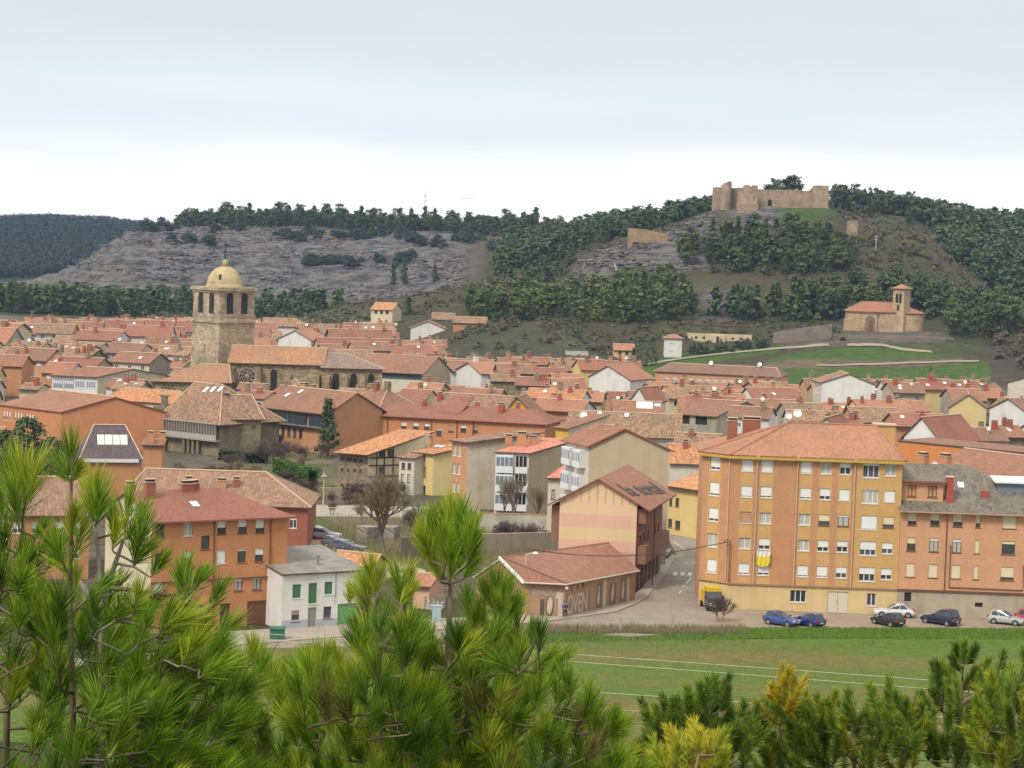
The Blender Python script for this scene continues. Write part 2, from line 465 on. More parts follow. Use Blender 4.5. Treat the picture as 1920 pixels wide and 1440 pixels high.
def land(x, y):
    """height of the land at world x, y (arrays)"""
    x = np.atleast_1d(np.asarray(x, float)); y = np.atleast_1d(np.asarray(y, float))
    a = x / np.maximum(y, 60.0)
    Z = np.stack([np.interp(a, r[1], r[2]) for r in _rings])
    k = np.clip(np.searchsorted(_RD, y) - 1, 0, len(_RD) - 2)
    t = np.clip((y - _RD[k]) / (_RD[k + 1] - _RD[k]), 0, 1)
    ii = np.arange(len(x))
    z = Z[k, ii] * (1 - t) + Z[k + 1, ii] * t
    hill = np.clip((z - 1.5) / 5, 0, 1) * (y > 690)
    ter = np.clip(1 - np.abs(a - 0.157) / 0.02, 0, 1) * (np.abs(y - 830) < 30)     # level terrace of the hermitage
    rk = rockness(x, y, a)
    z = z + hill * (1 - ter) * (fbm(x / 60, y / 60, 4) * 5.0 + fbm(x / 13, y / 13, 3) * 1.6 * (0.5 + rk))
    st = 4.2                                                                         # strata of the bare rock faces
    w = z + fbm(x / 40 + 9, y / 40, 3) * 4
    f = w / st - np.floor(w / st)
    g = np.clip((f - 0.25) / 0.3, 0, 1); g = g * g * (3 - 2 * g)
    z = z + hill * rk * (g - f) * st * 0.75
    return z
def rockness(x, y, a=None):
    if a is None: a = x / np.maximum(y, 60.0)
    b = lambda v, lo, hi, s: np.clip((v - lo) / s, 0, 1) * np.clip((hi - v) / s, 0, 1)
    r = b(y, 1150, 1395, 25) * b(a, -0.26, -0.012, 0.02)                # the grey plateau face
    r = np.maximum(r, b(y, 915, 1000, 15) * b(a, 0.022, 0.085, 0.008))  # the nose under the small ruin
    r = np.maximum(r, b(y, 940, 992, 10) * b(a, 0.085, 0.112, 0.006))   # crag under the keep
    r = np.maximum(r, 0.6 * b(y, 840, 900, 10) * b(a, 0.075, 0.1, 0.006))
    return r
def land1(x, y): return float(land([x], [y])[0])
def hit(px, py, d0=150.0, d1=2700.0):
    a, s = ray(px, py)
    D = np.arange(d0, d1, 3.0)
    zt = land(a * D, D); zr = CAMH - s * D
    k = np.argmax(zr <= zt)
    if zr[k] > zt[k]: return None
    return Vector((a * D[k], D[k], float(zt[k])))
def inpoly(px, py, poly):
    px = np.asarray(px, float); py = np.asarray(py, float)
    c = np.zeros(px.shape, bool); n = len(poly); j = n - 1
    for i in range(n):
        xi, yi = poly[i]; xj, yj = poly[j]
        c ^= ((yi > py) != (yj > py)) & (px < (xj - xi) * (py - yi) / (yj - yi + 1e-12) + xi)
        j = i
    return c
# the sheet of ground
_Dr = np.concatenate([np.linspace(-55, 185, 40), np.linspace(195, 690, 34), np.linspace(695, 1420, 300), np.linspace(1430, 2700, 90), np.linspace(2760, 3600, 10)])
_ua = np.linspace(-1, 1, 471)
YY, UU = np.meshgrid(_Dr, _ua, indexing='ij')
XX = UU * (0.27 * np.maximum(YY, 0) + 45)
ZZ = land(XX.ravel(), YY.ravel())
zc_ = (XX * 0).ravel()
xf, yf = XX.ravel(), YY.ravel()
yc_ = np.maximum(yf, 1) * cp_ - (ZZ - CAMH) * sp_; zc2 = -(np.maximum(yf, 1) * sp_ + (ZZ - CAMH) * cp_)
_X, _Y = F * xf / yc_, F * zc2 / yc_
PXs, PYs = 960 + _X * cr_ - _Y * sr_, 720 + _X * sr_ + _Y * cr_
PYs = 720 + _X * sr_ - (-_Y) * cr_ if False else 720 + _X * sr_ + (F * (yf * sp_ + (ZZ - CAMH) * cp_) / yc_) * (-cr_)
PXs = 960 + _X * cr_ - (-(F * (yf * sp_ + (ZZ - CAMH) * cp_) / yc_)) * sr_
n = len(xf)
colr = np.zeros((n, 3)); colr[:] = (0.085, 0.075, 0.042)                       # scrub and dry grass
nz1 = fbm(xf / 45, yf / 45, 4); nz2 = fbm(xf / 9 + 3, yf / 9, 3)
def blend(mask, c, k=1.0):
    m = (mask * k)[:, None]; colr[:] = colr * (1 - m) + np.array(c) * m
blend(np.clip(0.5 + nz1 * 3, 0, 1), (0.06, 0.068, 0.032), 0.8)
blend(np.clip(nz2 * 4, 0, 1), (0.11, 0.088, 0.06), 0.55)
aa = xf / np.maximum(yf, 60)
rk = rockness(xf, yf, aa)
blend(rk, (0.14, 0.125, 0.125), 0.95)
blend(np.clip((yf - 1330) / 40, 0, 1) * (yf < 1700) * (aa < 0.03), (0.13, 0.115, 0.10), 0.8)
blend((yf < 188) * 1.0, (0.05, 0.075, 0.02))
blend(((yf >= 188) & (yf < 262)) * 1.0, (0.09, 0.10, 0.04))
blend(((yf >= 262) & (yf < 700)) * 1.0, (0.16, 0.135, 0.105))
blend(((yf >= 262) & (yf < 960) & (ZZ < 1.2)) * 1.0, (0.16, 0.135, 0.105))
blend(((yf >= 960) & (yf < 1160) & (ZZ < 1.2)) * 1.0, (0.07, 0.075, 0.04), .8)
blend((yf > 1500) * 1.0, (0.03, 0.05, 0.035))
GREEN = (0.07, 0.135, 0.02)
for poly, c, k in (
    ([(1425, 388), (1552, 386), (1570, 402), (1530, 412), (1480, 424), (1440, 415)], (0.055, 0.115, 0.025), 0.9),
    ([(1200, 700), (1200, 688), (1262, 664), (1330, 655), (1420, 652), (1462, 645), (1470, 652), (1450, 662), (1260, 690), (1230, 715)], GREEN, 0.95),
    ([(1440, 672), (1480, 664), (1590, 650), (1690, 655), (1810, 668), (1650, 676), (1440, 680)], GREEN, 0.95),
    ([(1455, 692), (1500, 690), (1700, 690), (1850, 678), (1858, 690), (1850, 730), (1420, 730)], GREEN, 0.95),
    ([(1660, 642), (1790, 640), (1850, 655), (1800, 668), (1700, 658)], (0.075, 0.095, 0.04), 0.9),
    ([(1430, 680), (1520, 672), (1690, 676), (1810, 670), (1800, 682), (1700, 688), (1450, 690)], (0.2, 0.15, 0.1), 0.8),
    ([(1450, 640), (1560, 606), (1600, 612), (1590, 650), (1480, 655)], (0.14, 0.12, 0.10), 0.8),
    ([(1590, 622), (1780, 622), (1790, 640), (1590, 645)], (0.16, 0.14, 0.115), 0.8),
    ([(1850, 640), (1920, 600), (1980, 600), (1980, 730), (1860, 730)], (0.075, 0.06, 0.05), 0.8),
    ([(845, 665), (880, 630), (960, 597), (1060, 600), (1120, 640), (1150, 690), (840, 700)], (0.075, 0.085, 0.05), 0.7)):
    blend(inpoly(PXs, PYs, poly) & (yf > 600), c, k)
colr *= (0.86 + 0.5 * (fbm(xf / 4, yf / 4, 3) + 0.25 * rnd.random()))[:, None].clip(0.7, 1.25)
nr, nc = len(_Dr), len(_ua)
ids = np.arange(nr * nc).reshape(nr, nc)
quads = np.stack([ids[:-1, :-1], ids[:-1, 1:], ids[1:, 1:], ids[1:, :-1]], -1).reshape(-1, 4)
def land_mat():
    m, nt, bs = new_mat('land')
    tcn = node(nt, 'ShaderNodeTexCoord'); o = tcn.outputs['Object']
    at = node(nt, 'ShaderNodeVertexColor', layer_name='tint')
    n1 = noise(nt, o, 0.35, 6, 0.7); n2 = noise(nt, o, 0.05, 5, 0.6)
    base = mixc(nt, math_(nt, 'MULTIPLY', sramp(nt, n1, 0.42, 0.68), 0.55), at.outputs['Color'], (0.035, 0.04, 0.022))
    base = mixc(nt, math_(nt, 'MULTIPLY', sramp(nt, n2, 0.5, 0.7), 0.35), base, (0.13, 0.12, 0.06))
    st = noise(nt, o, 0.2, 9, 0.74, (0.55, 0.55, 1.9)); st2 = noise(nt, o, 0.45, 8, 0.75, (0.7, 0.7, 1.5))
    rcol = mixc(nt, sramp(nt, st, 0.36, 0.64), (0.042, 0.041, 0.043), (0.180, 0.170, 0.168))
    rcol = mixc(nt, math_(nt, 'MULTIPLY', sramp(nt, st2, 0.5, 0.72), 0.65), rcol, (0.04, 0.042, 0.038))
    rcol = mixc(nt, math_(nt, 'MULTIPLY', sramp(nt, noise(nt, o, 0.03, 4), 0.5, 0.7), 0.3), rcol, (0.15, 0.14, 0.07))
    col = mixc(nt, at.outputs['Alpha'], base, rcol)
    nt.links.new(col, bs.inputs['Base Color']); bs.inputs['Roughness'].default_value = 0.97
    bs.inputs['Specular IOR Level'].default_value = 0.15
    h = math_(nt, 'ADD', math_(nt, 'MULTIPLY', st, 3.0), math_(nt, 'MULTIPLY', n1, 1.2))
    bump(nt, bs, h, 0.8, 1.3)
    return m
me = raw_mesh('ground', np.stack([xf, yf, ZZ], 1), quads=quads, mat=land_mat(), col=colr, smooth=True)
al = np.ones((n, 4), np.float32); al[:, :3] = colr; al[:, 3] = rk
me.color_attributes['tint'].data.foreach_set('color', al.ravel())
tag(link('ground', me), kind='structure')

# ------------------------------------------------------------------ sheets on the valley floor
def sheet(name, pix, z, mat, kind='structure', thick=0.0, sub=None):
    pts = [G(px, py, z) for px, py in pix]
    b = MB()
    if thick: b.slab(pts, thick)
    else: b.poly(pts)
    return tag(b.build(name, mat), kind=kind)
def grass_mat(name, c, c2, c3, s=0.12, stretch=(1, 1, 1)):
    m, nt, bs = new_mat(name)
    tcn = node(nt, 'ShaderNodeTexCoord'); o = tcn.outputs['Object']
    n1 = sramp(nt, noise(nt, o, s, 6, 0.68, stretch), 0.40, 0.62); n2 = sramp(nt, noise(nt, o, s * 9, 5, 0.7), 0.35, 0.7)
    n3 = sramp(nt, noise(nt, o, s * 0.35, 4, 0.6, stretch), 0.45, 0.62)
    col = mixc(nt, n1, c, c2); col = mixc(nt, math_(nt, 'MULTIPLY', n3, 0.8), col, c3)
    col = mixc(nt, math_(nt, 'MULTIPLY', n2, 0.5), col, tuple(x * 0.5 for x in c))
    nt.links.new(col, bs.inputs['Base Color']); bs.inputs['Roughness'].default_value = 0.95
    bs.inputs['Specular IOR Level'].default_value = 0.1
    bump(nt, bs, noise(nt, o, 3.0, 4), 0.5, 0.15)
    return m
sheet('field', [(-400, 1520), (2400, 1520), (2400, 1202), (1920, 1199), (1500, 1197), (1290, 1200), (1000, 1205), (500, 1215), (-400, 1300)], 0.02,
      grass_mat('field_grass', (0.100, 0.130, 0.030), (0.074, 0.14, 0.022), (0.16, 0.122, 0.05), 0.07, (0.3, 1.9, 1)))
asph = plaster('asphalt', (0.235, 0.20, 0.16), (0.145, 0.125, 0.10), 0.9, 0.6)
dirt = plaster('dirt', (0.27, 0.215, 0.155), (0.17, 0.13, 0.09), 0.95, 0.7)
pave = plaster('pavement', (0.31, 0.27, 0.22), (0.22, 0.19, 0.16), 0.9, 0.5)
kerbm = plaster('kerb_stone', (0.19, 0.17, 0.15), None, 0.9, 0.4)
sheet('road', [(-100, 1300), (400, 1238), (690, 1208), (1005, 1184), (1290, 1184), (1335, 1168), (1338, 1100), (1345, 1015), (1335, 985), (1262, 980), (1250, 998), (1258, 1020), (1268, 1040), (1262, 1052), (1240, 1085), (1212, 1120), (1190, 1132), (1155, 1146), (1100, 1154), (1010, 1166), (690, 1189), (400, 1212), (-100, 1262)], 0.016, asph)
sheet('parking_strip', [(1290, 1184), (1335, 1168), (1336, 1140), (1700, 1146), (2300, 1160), (2300, 1186), (1920, 1180), (1600, 1178), (1400, 1180)], 0.024, dirt)
sheet('pavement', [(400, 1212), (690, 1189), (1010, 1166), (1100, 1154), (1155, 1146), (1190, 1132), (1212, 1120), (1240, 1085), (1262, 1052), (1268, 1040), (1240, 1040), (1205, 1100), (1185, 1118), (1060, 1150), (985, 1150), (690, 1168), (400, 1185)], 0.14, pave, thick=0.3)
sheet('riverside_road', [(583, 946), (900, 952), (900, 972), (583, 968)], 0.03, pave)
sheet('car_park', [(560, 985), (600, 985), (690, 1031), (800, 1070), (760, 1090), (690, 1075), (540, 1045)], 0.03, plaster('gravel', (0.36, 0.27, 0.19), (0.28, 0.2, 0.14), 0.95, 0.5))
bank = grass_mat('bank_grass', (0.06, 0.085, 0.03), (0.075, 0.11, 0.03), (0.13, 0.11, 0.06), 0.2)
sheet('grass_bank', [(575, 968), (604, 970), (700, 1012), (815, 1066), (800, 1070), (690, 1031), (600, 985), (560, 985)], 0.04, bank)
scrub = grass_mat('scrub', (0.17, 0.135, 0.085), (0.13, 0.105, 0.07), (0.2, 0.165, 0.11), 0.3)
sheet('river_bed', [(604, 970), (1040, 975), (1030, 1070), (815, 1066), (700, 1012)], 0.028, scrub)
sheet('garden', [(480, 840), (620, 850), (640, 925), (600, 940), (500, 905), (430, 880)], 0.03, grass_mat('garden_ground', (0.10, 0.095, 0.05), (0.06, 0.085, 0.03), (0.16, 0.13, 0.08), 0.2))
white_paint = paint('road_paint', (0.55, 0.53, 0.49), 0.8, vary=0.6, scale=1.5)
b = MB()
for k in range(6):
    x0 = 1262 + k * 13.5
    b.poly([G(x0, 1079 + k * .3, 0.022), G(x0 + 7.5, 1079 + k * .3, 0.022), G(x0 + 8.5, 1072.5 + k * .3, 0.022), G(x0 + 1.5, 1072.5 + k * .3, 0.022)])
for (xa, ya, xb, yb) in ((1285, 1094, 1295, 1083), (1279, 1101, 1283, 1097), (1272, 1112, 1276, 1107), (1264, 1046, 1278, 1040), (1283, 1030, 1262, 1016)):
    b.poly([G(xa, ya, 0.022), G(xa + 2.5, ya, 0.022), G(xb + 2.5, yb, 0.022), G(xb, yb, 0.022)])
tag(b.build('road_markings', white_paint), kind='structure')

# ================================================================== FAR TREES
def crown_cloud(rs, n, prof, h0, h1, R, clumps, sig, q, flat=0.5):
    """n leaf faces grouped in clumps inside a profile of radius prof(t)*R between h0 and h1"""
    t = rs.rand(clumps) ** 0.85
    rr = np.array([prof(x) for x in t]) * R * np.sqrt(0.25 + 0.75 * rs.rand(clumps))
    ang = rs.rand(clumps) * 2 * PI
    cc = np.stack([rr * np.cos(ang), rr * np.sin(ang), h0 + t * (h1 - h0)], 1)
    k = rs.randint(0, clumps, n)
    p = cc[k] + rs.randn(n, 3) * sig * np.array([1, 1, 0.65])
    out = p - np.array([0, 0, h0 + 0.4 * (h1 - h0)]); out /= np.linalg.norm(out, axis=1)[:, None] + 1e-6
    nn = out * 0.8 + rs.randn(n, 3) * 0.6 + np.array([0, 0, flat]); nn /= np.linalg.norm(nn, axis=1)[:, None]
    a = np.cross(nn, rs.randn(n, 3)); a /= np.linalg.norm(a, axis=1)[:, None]
    bq = np.cross(nn, a)
    s = (q * (0.6 + 0.8 * rs.rand(n)))[:, None]
    v = np.stack([p - a * s - bq * s * .6, p + a * s - bq * s * .6, p + a * s * .6 + bq * s, p - a * s * .6 + bq * s], 1)
    return v.reshape(-1, 3)
def tree_mesh(name, seed, kind, H, mats):
    rs = np.random.RandomState(seed)
    if kind == 'cone':
        V = crown_cloud(rs, 1150, lambda t: (1 - t) ** 0.8 * (0.75 + 0.25 * math.sin(t * 31)), 0.08 * H, H, 0.22 * H, 70, 0.033 * H, 0.024 * H, 0.2); tr = 0.3
    elif kind == 'pine':
        V = crown_cloud(rs, 1300, lambda t: 0.55 + 0.55 * math.sin(PI * min(1, t * 1.05 + 0.1)) * (1 - 0.35 * t), 0.18 * H, 0.97 * H, 0.23 * H, 36, 0.052 * H, 0.025 * H, 0.4); tr = 0.6
    elif kind == 'tall':
        V = crown_cloud(rs, 900, lambda t: 0.4 + 0.7 * math.sin(PI * t), 0.42 * H, H, 0.22 * H, 22, 0.05 * H, 0.026 * H, 0.5); tr = 0.75
    elif kind == 'poplar':
        V = crown_cloud(rs, 1100, lambda t: 0.25 + 0.75 * (1 - t) ** 0.7, 0.05 * H, H, 0.17 * H, 50, 0.04 * H, 0.024 * H, 0.2); tr = 0.3
    elif kind == 'round':
        V = crown_cloud(rs, 900, lambda t: math.sin(PI * (0.12 + 0.83 * t)) ** 0.7, 0.06 * H, H, 0.42 * H, 60, 0.06 * H, 0.045 * H, 0.5); tr = 0.4
    else:
        V = crown_cloud(rs, 700, lambda t: math.sqrt(max(0, 1 - t * t)), 0.0, H, 0.75 * H, 26, 0.13 * H, 0.06 * H, 0.6); tr = 0.1
    nq = len(V) // 4
    tv, tq = [], []
    r0 = 0.022 * H
    for i, (zz, r) in enumerate(((-0.04 * H, r0 * 1.3), (0.2 * H, r0), (tr * H, r0 * 0.6), (0.9 * H * max(tr, .5), r0 * 0.25))):
        bx, by = (rs.rand(2) - .5) * 0.03 * H * (i > 0)
        for q in range(6): tv.append((bx + r * math.cos(q * PI / 3), by + r * math.sin(q * PI / 3), zz))
    for i in range(3):
        for q in range(6): tq.append([i * 6 + q, i * 6 + (q + 1) % 6, i * 6 + 6 + (q + 1) % 6, i * 6 + 6 + q])
    verts = np.concatenate([V, np.array(tv)])
    qd = np.concatenate([np.arange(nq * 4).reshape(-1, 4), np.array(tq) + nq * 4])
    me = raw_mesh(name, verts, quads=qd, mat=mats[0])
    me.materials.append(mats[1])
    mi = np.zeros(len(qd), np.int32); mi[nq:] = 1
    me.polygons.foreach_set('material_index', mi)
    return me
bark = paint('far_bark', (0.09, 0.07, 0.055), 0.95, vary=0.4)
fo_dark = foliage('pine_dark', (0.034, 0.062, 0.027), (0.105, 0.145, 0.055), 0.15)
fo_green = foliage('pine_green', (0.06, 0.092, 0.026), (0.145, 0.175, 0.05), 0.15)
fo_bush = foliage('bush_dark', (0.018, 0.036, 0.026), (0.048, 0.07, 0.045), 0.1)
fo_brown = foliage('bush_brown', (0.10, 0.09, 0.055), (0.15, 0.12, 0.08), 0.1)
PINE = [tree_mesh('pine_tree', 20 + i, k, 10.0, (m, bark)) for i, (k, m) in enumerate((('pine', fo_dark), ('pine', fo_green), ('cone', fo_dark), ('pine', fo_dark), ('cone', fo_green), ('pine', fo_green)))]
TALL = [tree_mesh('pine_tree', 40 + i, k, 12.0, (fo_dark, bark)) for i, k in enumerate(('pine', 'cone', 'pine', 'cone', 'pine', 'tall'))]
POPL = [tree_mesh('conifer', 60 + i, 'poplar', 14.0, (fo_dark if i < 3 else fo_green, bark)) for i in range(4)]
BUSH = [tree_mesh('shrub', 70 + i, 'bush', 4.0, (fo_bush, bark)) for i in range(4)]
BUSHB = [tree_mesh('shrub', 80 + i, 'bush', 3.0, (fo_brown, bark)) for i in range(3)]
_trees = []
def plant(me, p, s, label, cat, group, name):
    o = link(name, me, None, (p.x, p.y, p.z - 0.15), rnd.random() * 6.28)
    k = (0.9, 1.3) if name == 'pine_tree' else (.85, 1.15)
    o.scale = (s * rnd.uniform(*k), s * rnd.uniform(*k), s)
    tag(o, label, cat, group); _trees.append(p)
    return o
def scatter(poly, count, meshes, hs, base_h, label, cat, group, name, gap=3.5, d0=150, d1=2700):
    xs = [p[0] for p in poly]; ys = [p[1] for p in poly]
    got, tries = [], 0
    while len(got) < count and tries < count * 30:
        tries += 1
        px, py = rnd.uniform(min(xs), max(xs)), rnd.uniform(min(ys), max(ys))
        if not inpoly([px], [py], poly)[0]: continue
        p = hit(px, py, d0, d1)
        if p is None or any((p - q).length < gap for q in got): continue
        got.append(p)
        plant(rnd.choice(meshes), p, rnd.uniform(*hs) / base_h, label, cat, group, name)
for i in range(62):                                     # the wood on the plateau's skyline
    px = 345 + (i + rnd.random()) * 10.8
    D = rnd.choice((1385, 1400, 1425, 1450)) + rnd.uniform(-12, 12)
    a = ray(px, 425)[0]; x = a * D
    h = rnd.uniform(9, 14.5) * (0.75 if px < 420 else 1.0) * (1 if px < 860 else 0.92)
    plant(rnd.choice(TALL), Vector((x, D, land1(x, D))), h / 12, 'tall dark pine in the wood along the flat skyline above the grey rock face', 'pine', 'pines along the plateau skyline', 'pine_tree')
scatter([(1285, 462), (1500, 436), (1600, 478), (1602, 512), (1450, 522), (1340, 512), (1275, 496)], 60, PINE, (6.5, 10), 10, 'dark green pine in the stand on the slope directly under the castle', 'pine', 'pines on the slope under the castle', 'pine_tree', 3.5)
scatter([(865, 580), (960, 572), (1060, 575), (1200, 530), (1300, 555), (1310, 590), (1240, 610), (1000, 606), (880, 606)], 64, PINE, (7, 11), 10, 'green pine in the broad stand on the lower slope left of the white cabin', 'pine', 'pines low on the castle hill', 'pine_tree', 4)
scatter([(1335, 585), (1500, 570), (1600, 545), (1770, 556), (1790, 596), (1600, 604), (1345, 603)], 52, PINE, (8, 11.5), 10, 'dark pine in the belt of trees just behind the hermitage', 'pine', 'pines behind the hermitage', 'pine_tree', 4)
scatter([(1765, 630), (1780, 600), (1860, 585), (1905, 600), (1910, 636), (1800, 642)], 16, PINE, (9, 14), 10, 'large dark pine in the cluster just right of the hermitage apse', 'pine', 'pines right of the hermitage', 'pine_tree', 4)
scatter([(935, 470), (1060, 452), (1175, 430), (1300, 400), (1335, 395), (1335, 402), (1180, 446), (1060, 476), (950, 520)], 22, TALL, (7, 11), 12, 'dark pine on the ridge climbing from the plateau up to the castle', 'pine', 'pines on the ridge below the castle', 'pine_tree', 5)
for (px, h) in ((1442, 7), (1455, 9), (1468, 8.5), (1480, 9.5), (1488, 10.5)):
    p = Vector((ray(px, 385)[0] * 1030, 1030, 0)); p.z = land1(p.x, p.y)
    plant(rnd.choice(TALL), p, (h + 4) / 12, 'dark pine showing above the long wall of the castle', 'pine', 'pines inside the castle', 'pine_tree')
for i in range(18):
    px = 1562 + (i + rnd.random()) * 20
    D = rnd.uniform(1105, 1180); x = ray(px, 410)[0] * D
    plant(rnd.choice(TALL), Vector((x, D, land1(x, D))), rnd.uniform(8, 13) / 12, 'tall pine standing out on the skyline right of the castle', 'pine', 'pines on the skyline right of the castle', 'pine_tree')
for (px, py, n_, w_) in ((300, 431, 6, 40), (345, 452, 4, 30), (392, 458, 2, 16), (420, 436, 4, 40), (535, 443, 5, 26), (560, 450, 3, 22), (600, 443, 5, 40), (650, 447, 6, 30), (700, 445, 9, 45), (740, 436, 5, 25), (600, 496, 9, 40), (640, 494, 5, 30), (668, 498, 3, 20), (708, 492, 2, 10), (746, 497, 3, 14), (770, 486, 3, 16), (765, 452, 5, 30), (880, 452, 5, 40), (900, 440, 5, 40), (945, 470, 6, 30), (810, 462, 4, 30)):
    for k in range(int(n_ * 1.7)):
        x, y = px + rnd.uniform(-w_, w_) * 0.8, py + rnd.uniform(-4, 4)
        p = hit(x, y, 1100, 1700)
        if p: plant(rnd.choice(BUSH), p, rnd.uniform(0.65, 1.25), 'dark evergreen shrub dotting the bare grey slope of the plateau', 'shrub', 'shrubs on the grey plateau', 'shrub')
for (px, py, h) in ((737, 535, 11), (758, 533, 12), (815, 530, 9), (550, 585, 9), (330, 580, 9), (345, 582, 11), (520, 585, 7)):
    p = hit(px, py, 900, 1500)
    if p: plant(PINE[2], p, h / 10, 'lone dark conifer at the foot of the bare grey slope', 'conifer', 'conifers at the foot of the grey slope', 'conifer')
for i in range(34):                                      # the belt of trees at the edge of the town
    px = -8 + (i + rnd.random()) * 8.0
    D = rnd.uniform(985, 1040); x = ray(px, 580)[0] * D
    plant(rnd.choice(POPL), Vector((x, D, land1(x, D))), rnd.uniform(9, 13.5) / 14 * (1 if px < 180 else 0.8), 'dark tall conifer in the belt between the town roofs and the rock slope', 'conifer', 'conifers at the edge of the town', 'conifer')
scatter([(880, 640), (960, 605), (1100, 615), (1180, 650), (1200, 670), (1100, 668), (900, 668)], 26, BUSHB, (1.2, 2.6), 3, 'brown leafless shrub on the green mound above the roofs', 'shrub', 'shrubs on the green mound', 'shrub', 4)
scatter([(760, 555), (900, 525), (1050, 535), (1060, 565), (880, 575), (780, 580)], 26, BUSHB, (1.2, 2.8), 3, 'brown shrub on the spur of hill left of the pines', 'shrub', 'shrubs on the spur', 'shrub', 4)
scatter([(1860, 640), (1920, 600), (1925, 700), (1870, 700)], 14, BUSHB, (2, 4), 3, 'dark bare shrub in the thicket right of the lawn', 'shrub', 'shrubs right of the lawn', 'shrub', 3)
scatter([(1280, 660), (1340, 655), (1460, 645), (1462, 655), (1300, 668)], 12, BUSH, (1.5, 3), 4, 'dark green shrub on the bank below the pale ruin', 'shrub', 'shrubs below the pale ruin', 'shrub', 3)
scatter([(1600, 440), (1740, 440), (1800, 500), (1700, 540), (1620, 480)], 14, BUSHB, (2, 4), 3, 'brown shrub on the hill flank right of the ruined turret', 'shrub', 'shrubs on the right flank of the hill', 'shrub', 4)
# dense woods that read as one mass
def wood(name, pts, proto_kind, H, mat, nq, label, cat, seed):
    rs = np.random.RandomState(seed)
    prof = (lambda t: (1 - t) ** 0.75) if proto_kind == 'cone' else (lambda t: 0.4 + 0.6 * math.sin(PI * min(1, t + .1)))
    protos = [crown_cloud(rs, nq, prof, 0.05, 1.0, 0.34, 18, 0.06, 0.06, 0.5) for _ in range(6)]
    out = []
    for p in pts:
        h = H * (0.7 + 0.6 * rs.rand()); a = rs.rand() * 6.28
        q = protos[rs.randint(5)] * h
        c, s = math.cos(a), math.sin(a)
        out.append(np.stack([q[:, 0] * c - q[:, 1] * s + p[0], q[:, 0] * s + q[:, 1] * c + p[1], q[:, 2] + p[2] - 0.2], 1))
    V = np.concatenate(out)
    return tag(link(name, raw_mesh(name, V, quads=np.arange(len(V)).reshape(-1, 4), mat=mat)), label, cat, kind='stuff')
rs_ = np.random.RandomState(5)
pts = []
for _ in range(9000):
    D = rs_.uniform(1560, 2480); px = rs_.uniform(-60, 345)
    x = ray(px, 450)[0] * D
    pts.append((x, D))
pts = np.array(pts); zz = land(pts[:, 0], pts[:, 1])
wood('pine_forest', np.column_stack([pts, zz]), 'pine', 7.5, foliage('forest_far', (0.010, 0.024, 0.026), (0.030, 0.048, 0.044), 0.1), 40, 'blue-green pine forest covering the far hill at the left', 'forest', 3)
pts = []
for _ in range(5000):
    px, py = rs_.uniform(1560, 1990), rs_.uniform(395, 600)
    D = rs_.uniform(1035, 1240); x = ray(px, py)[0] * D
    xx, yy = px, 0
    if px < 1700 and D < 1135 or D < 1130 and px < 1745 + (1130 - D) * 0.2: continue
    pts.append((x, D))
    if len(pts) > 640: break
pts = np.array(pts); zz = land(pts[:, 0], pts[:, 1])
wood('pine_wood', np.column_stack([pts, zz]), 'pine', 9.5, fo_dark, 220, 'dense dark pine wood covering the slope at the right behind the castle hill', 'wood', 4)
pts = []
for _ in range(330):
    px = rs_.uniform(930, 1335); D = rs_.uniform(1060, 1240); x = ray(px, 430)[0] * D; pts.append((x, D))
for _ in range(420):
    px = rs_.uniform(330, 1000); D = rs_.uniform(1392, 1490); x = ray(px, 430)[0] * D; pts.append((x, D))
for _ in range(70):
    px = rs_.uniform(930, 1060); D = rs_.uniform(1040, 1100); x = ray(px, 480)[0] * D; pts.append((x, D))
pts = np.array(pts); zz = land(pts[:, 0], pts[:, 1])
wood('pine_wood', np.column_stack([pts, zz]), 'pine', 8.0, fo_dark, 200, 'dark pine wood on the saddle between the grey plateau and the castle', 'wood', 6)

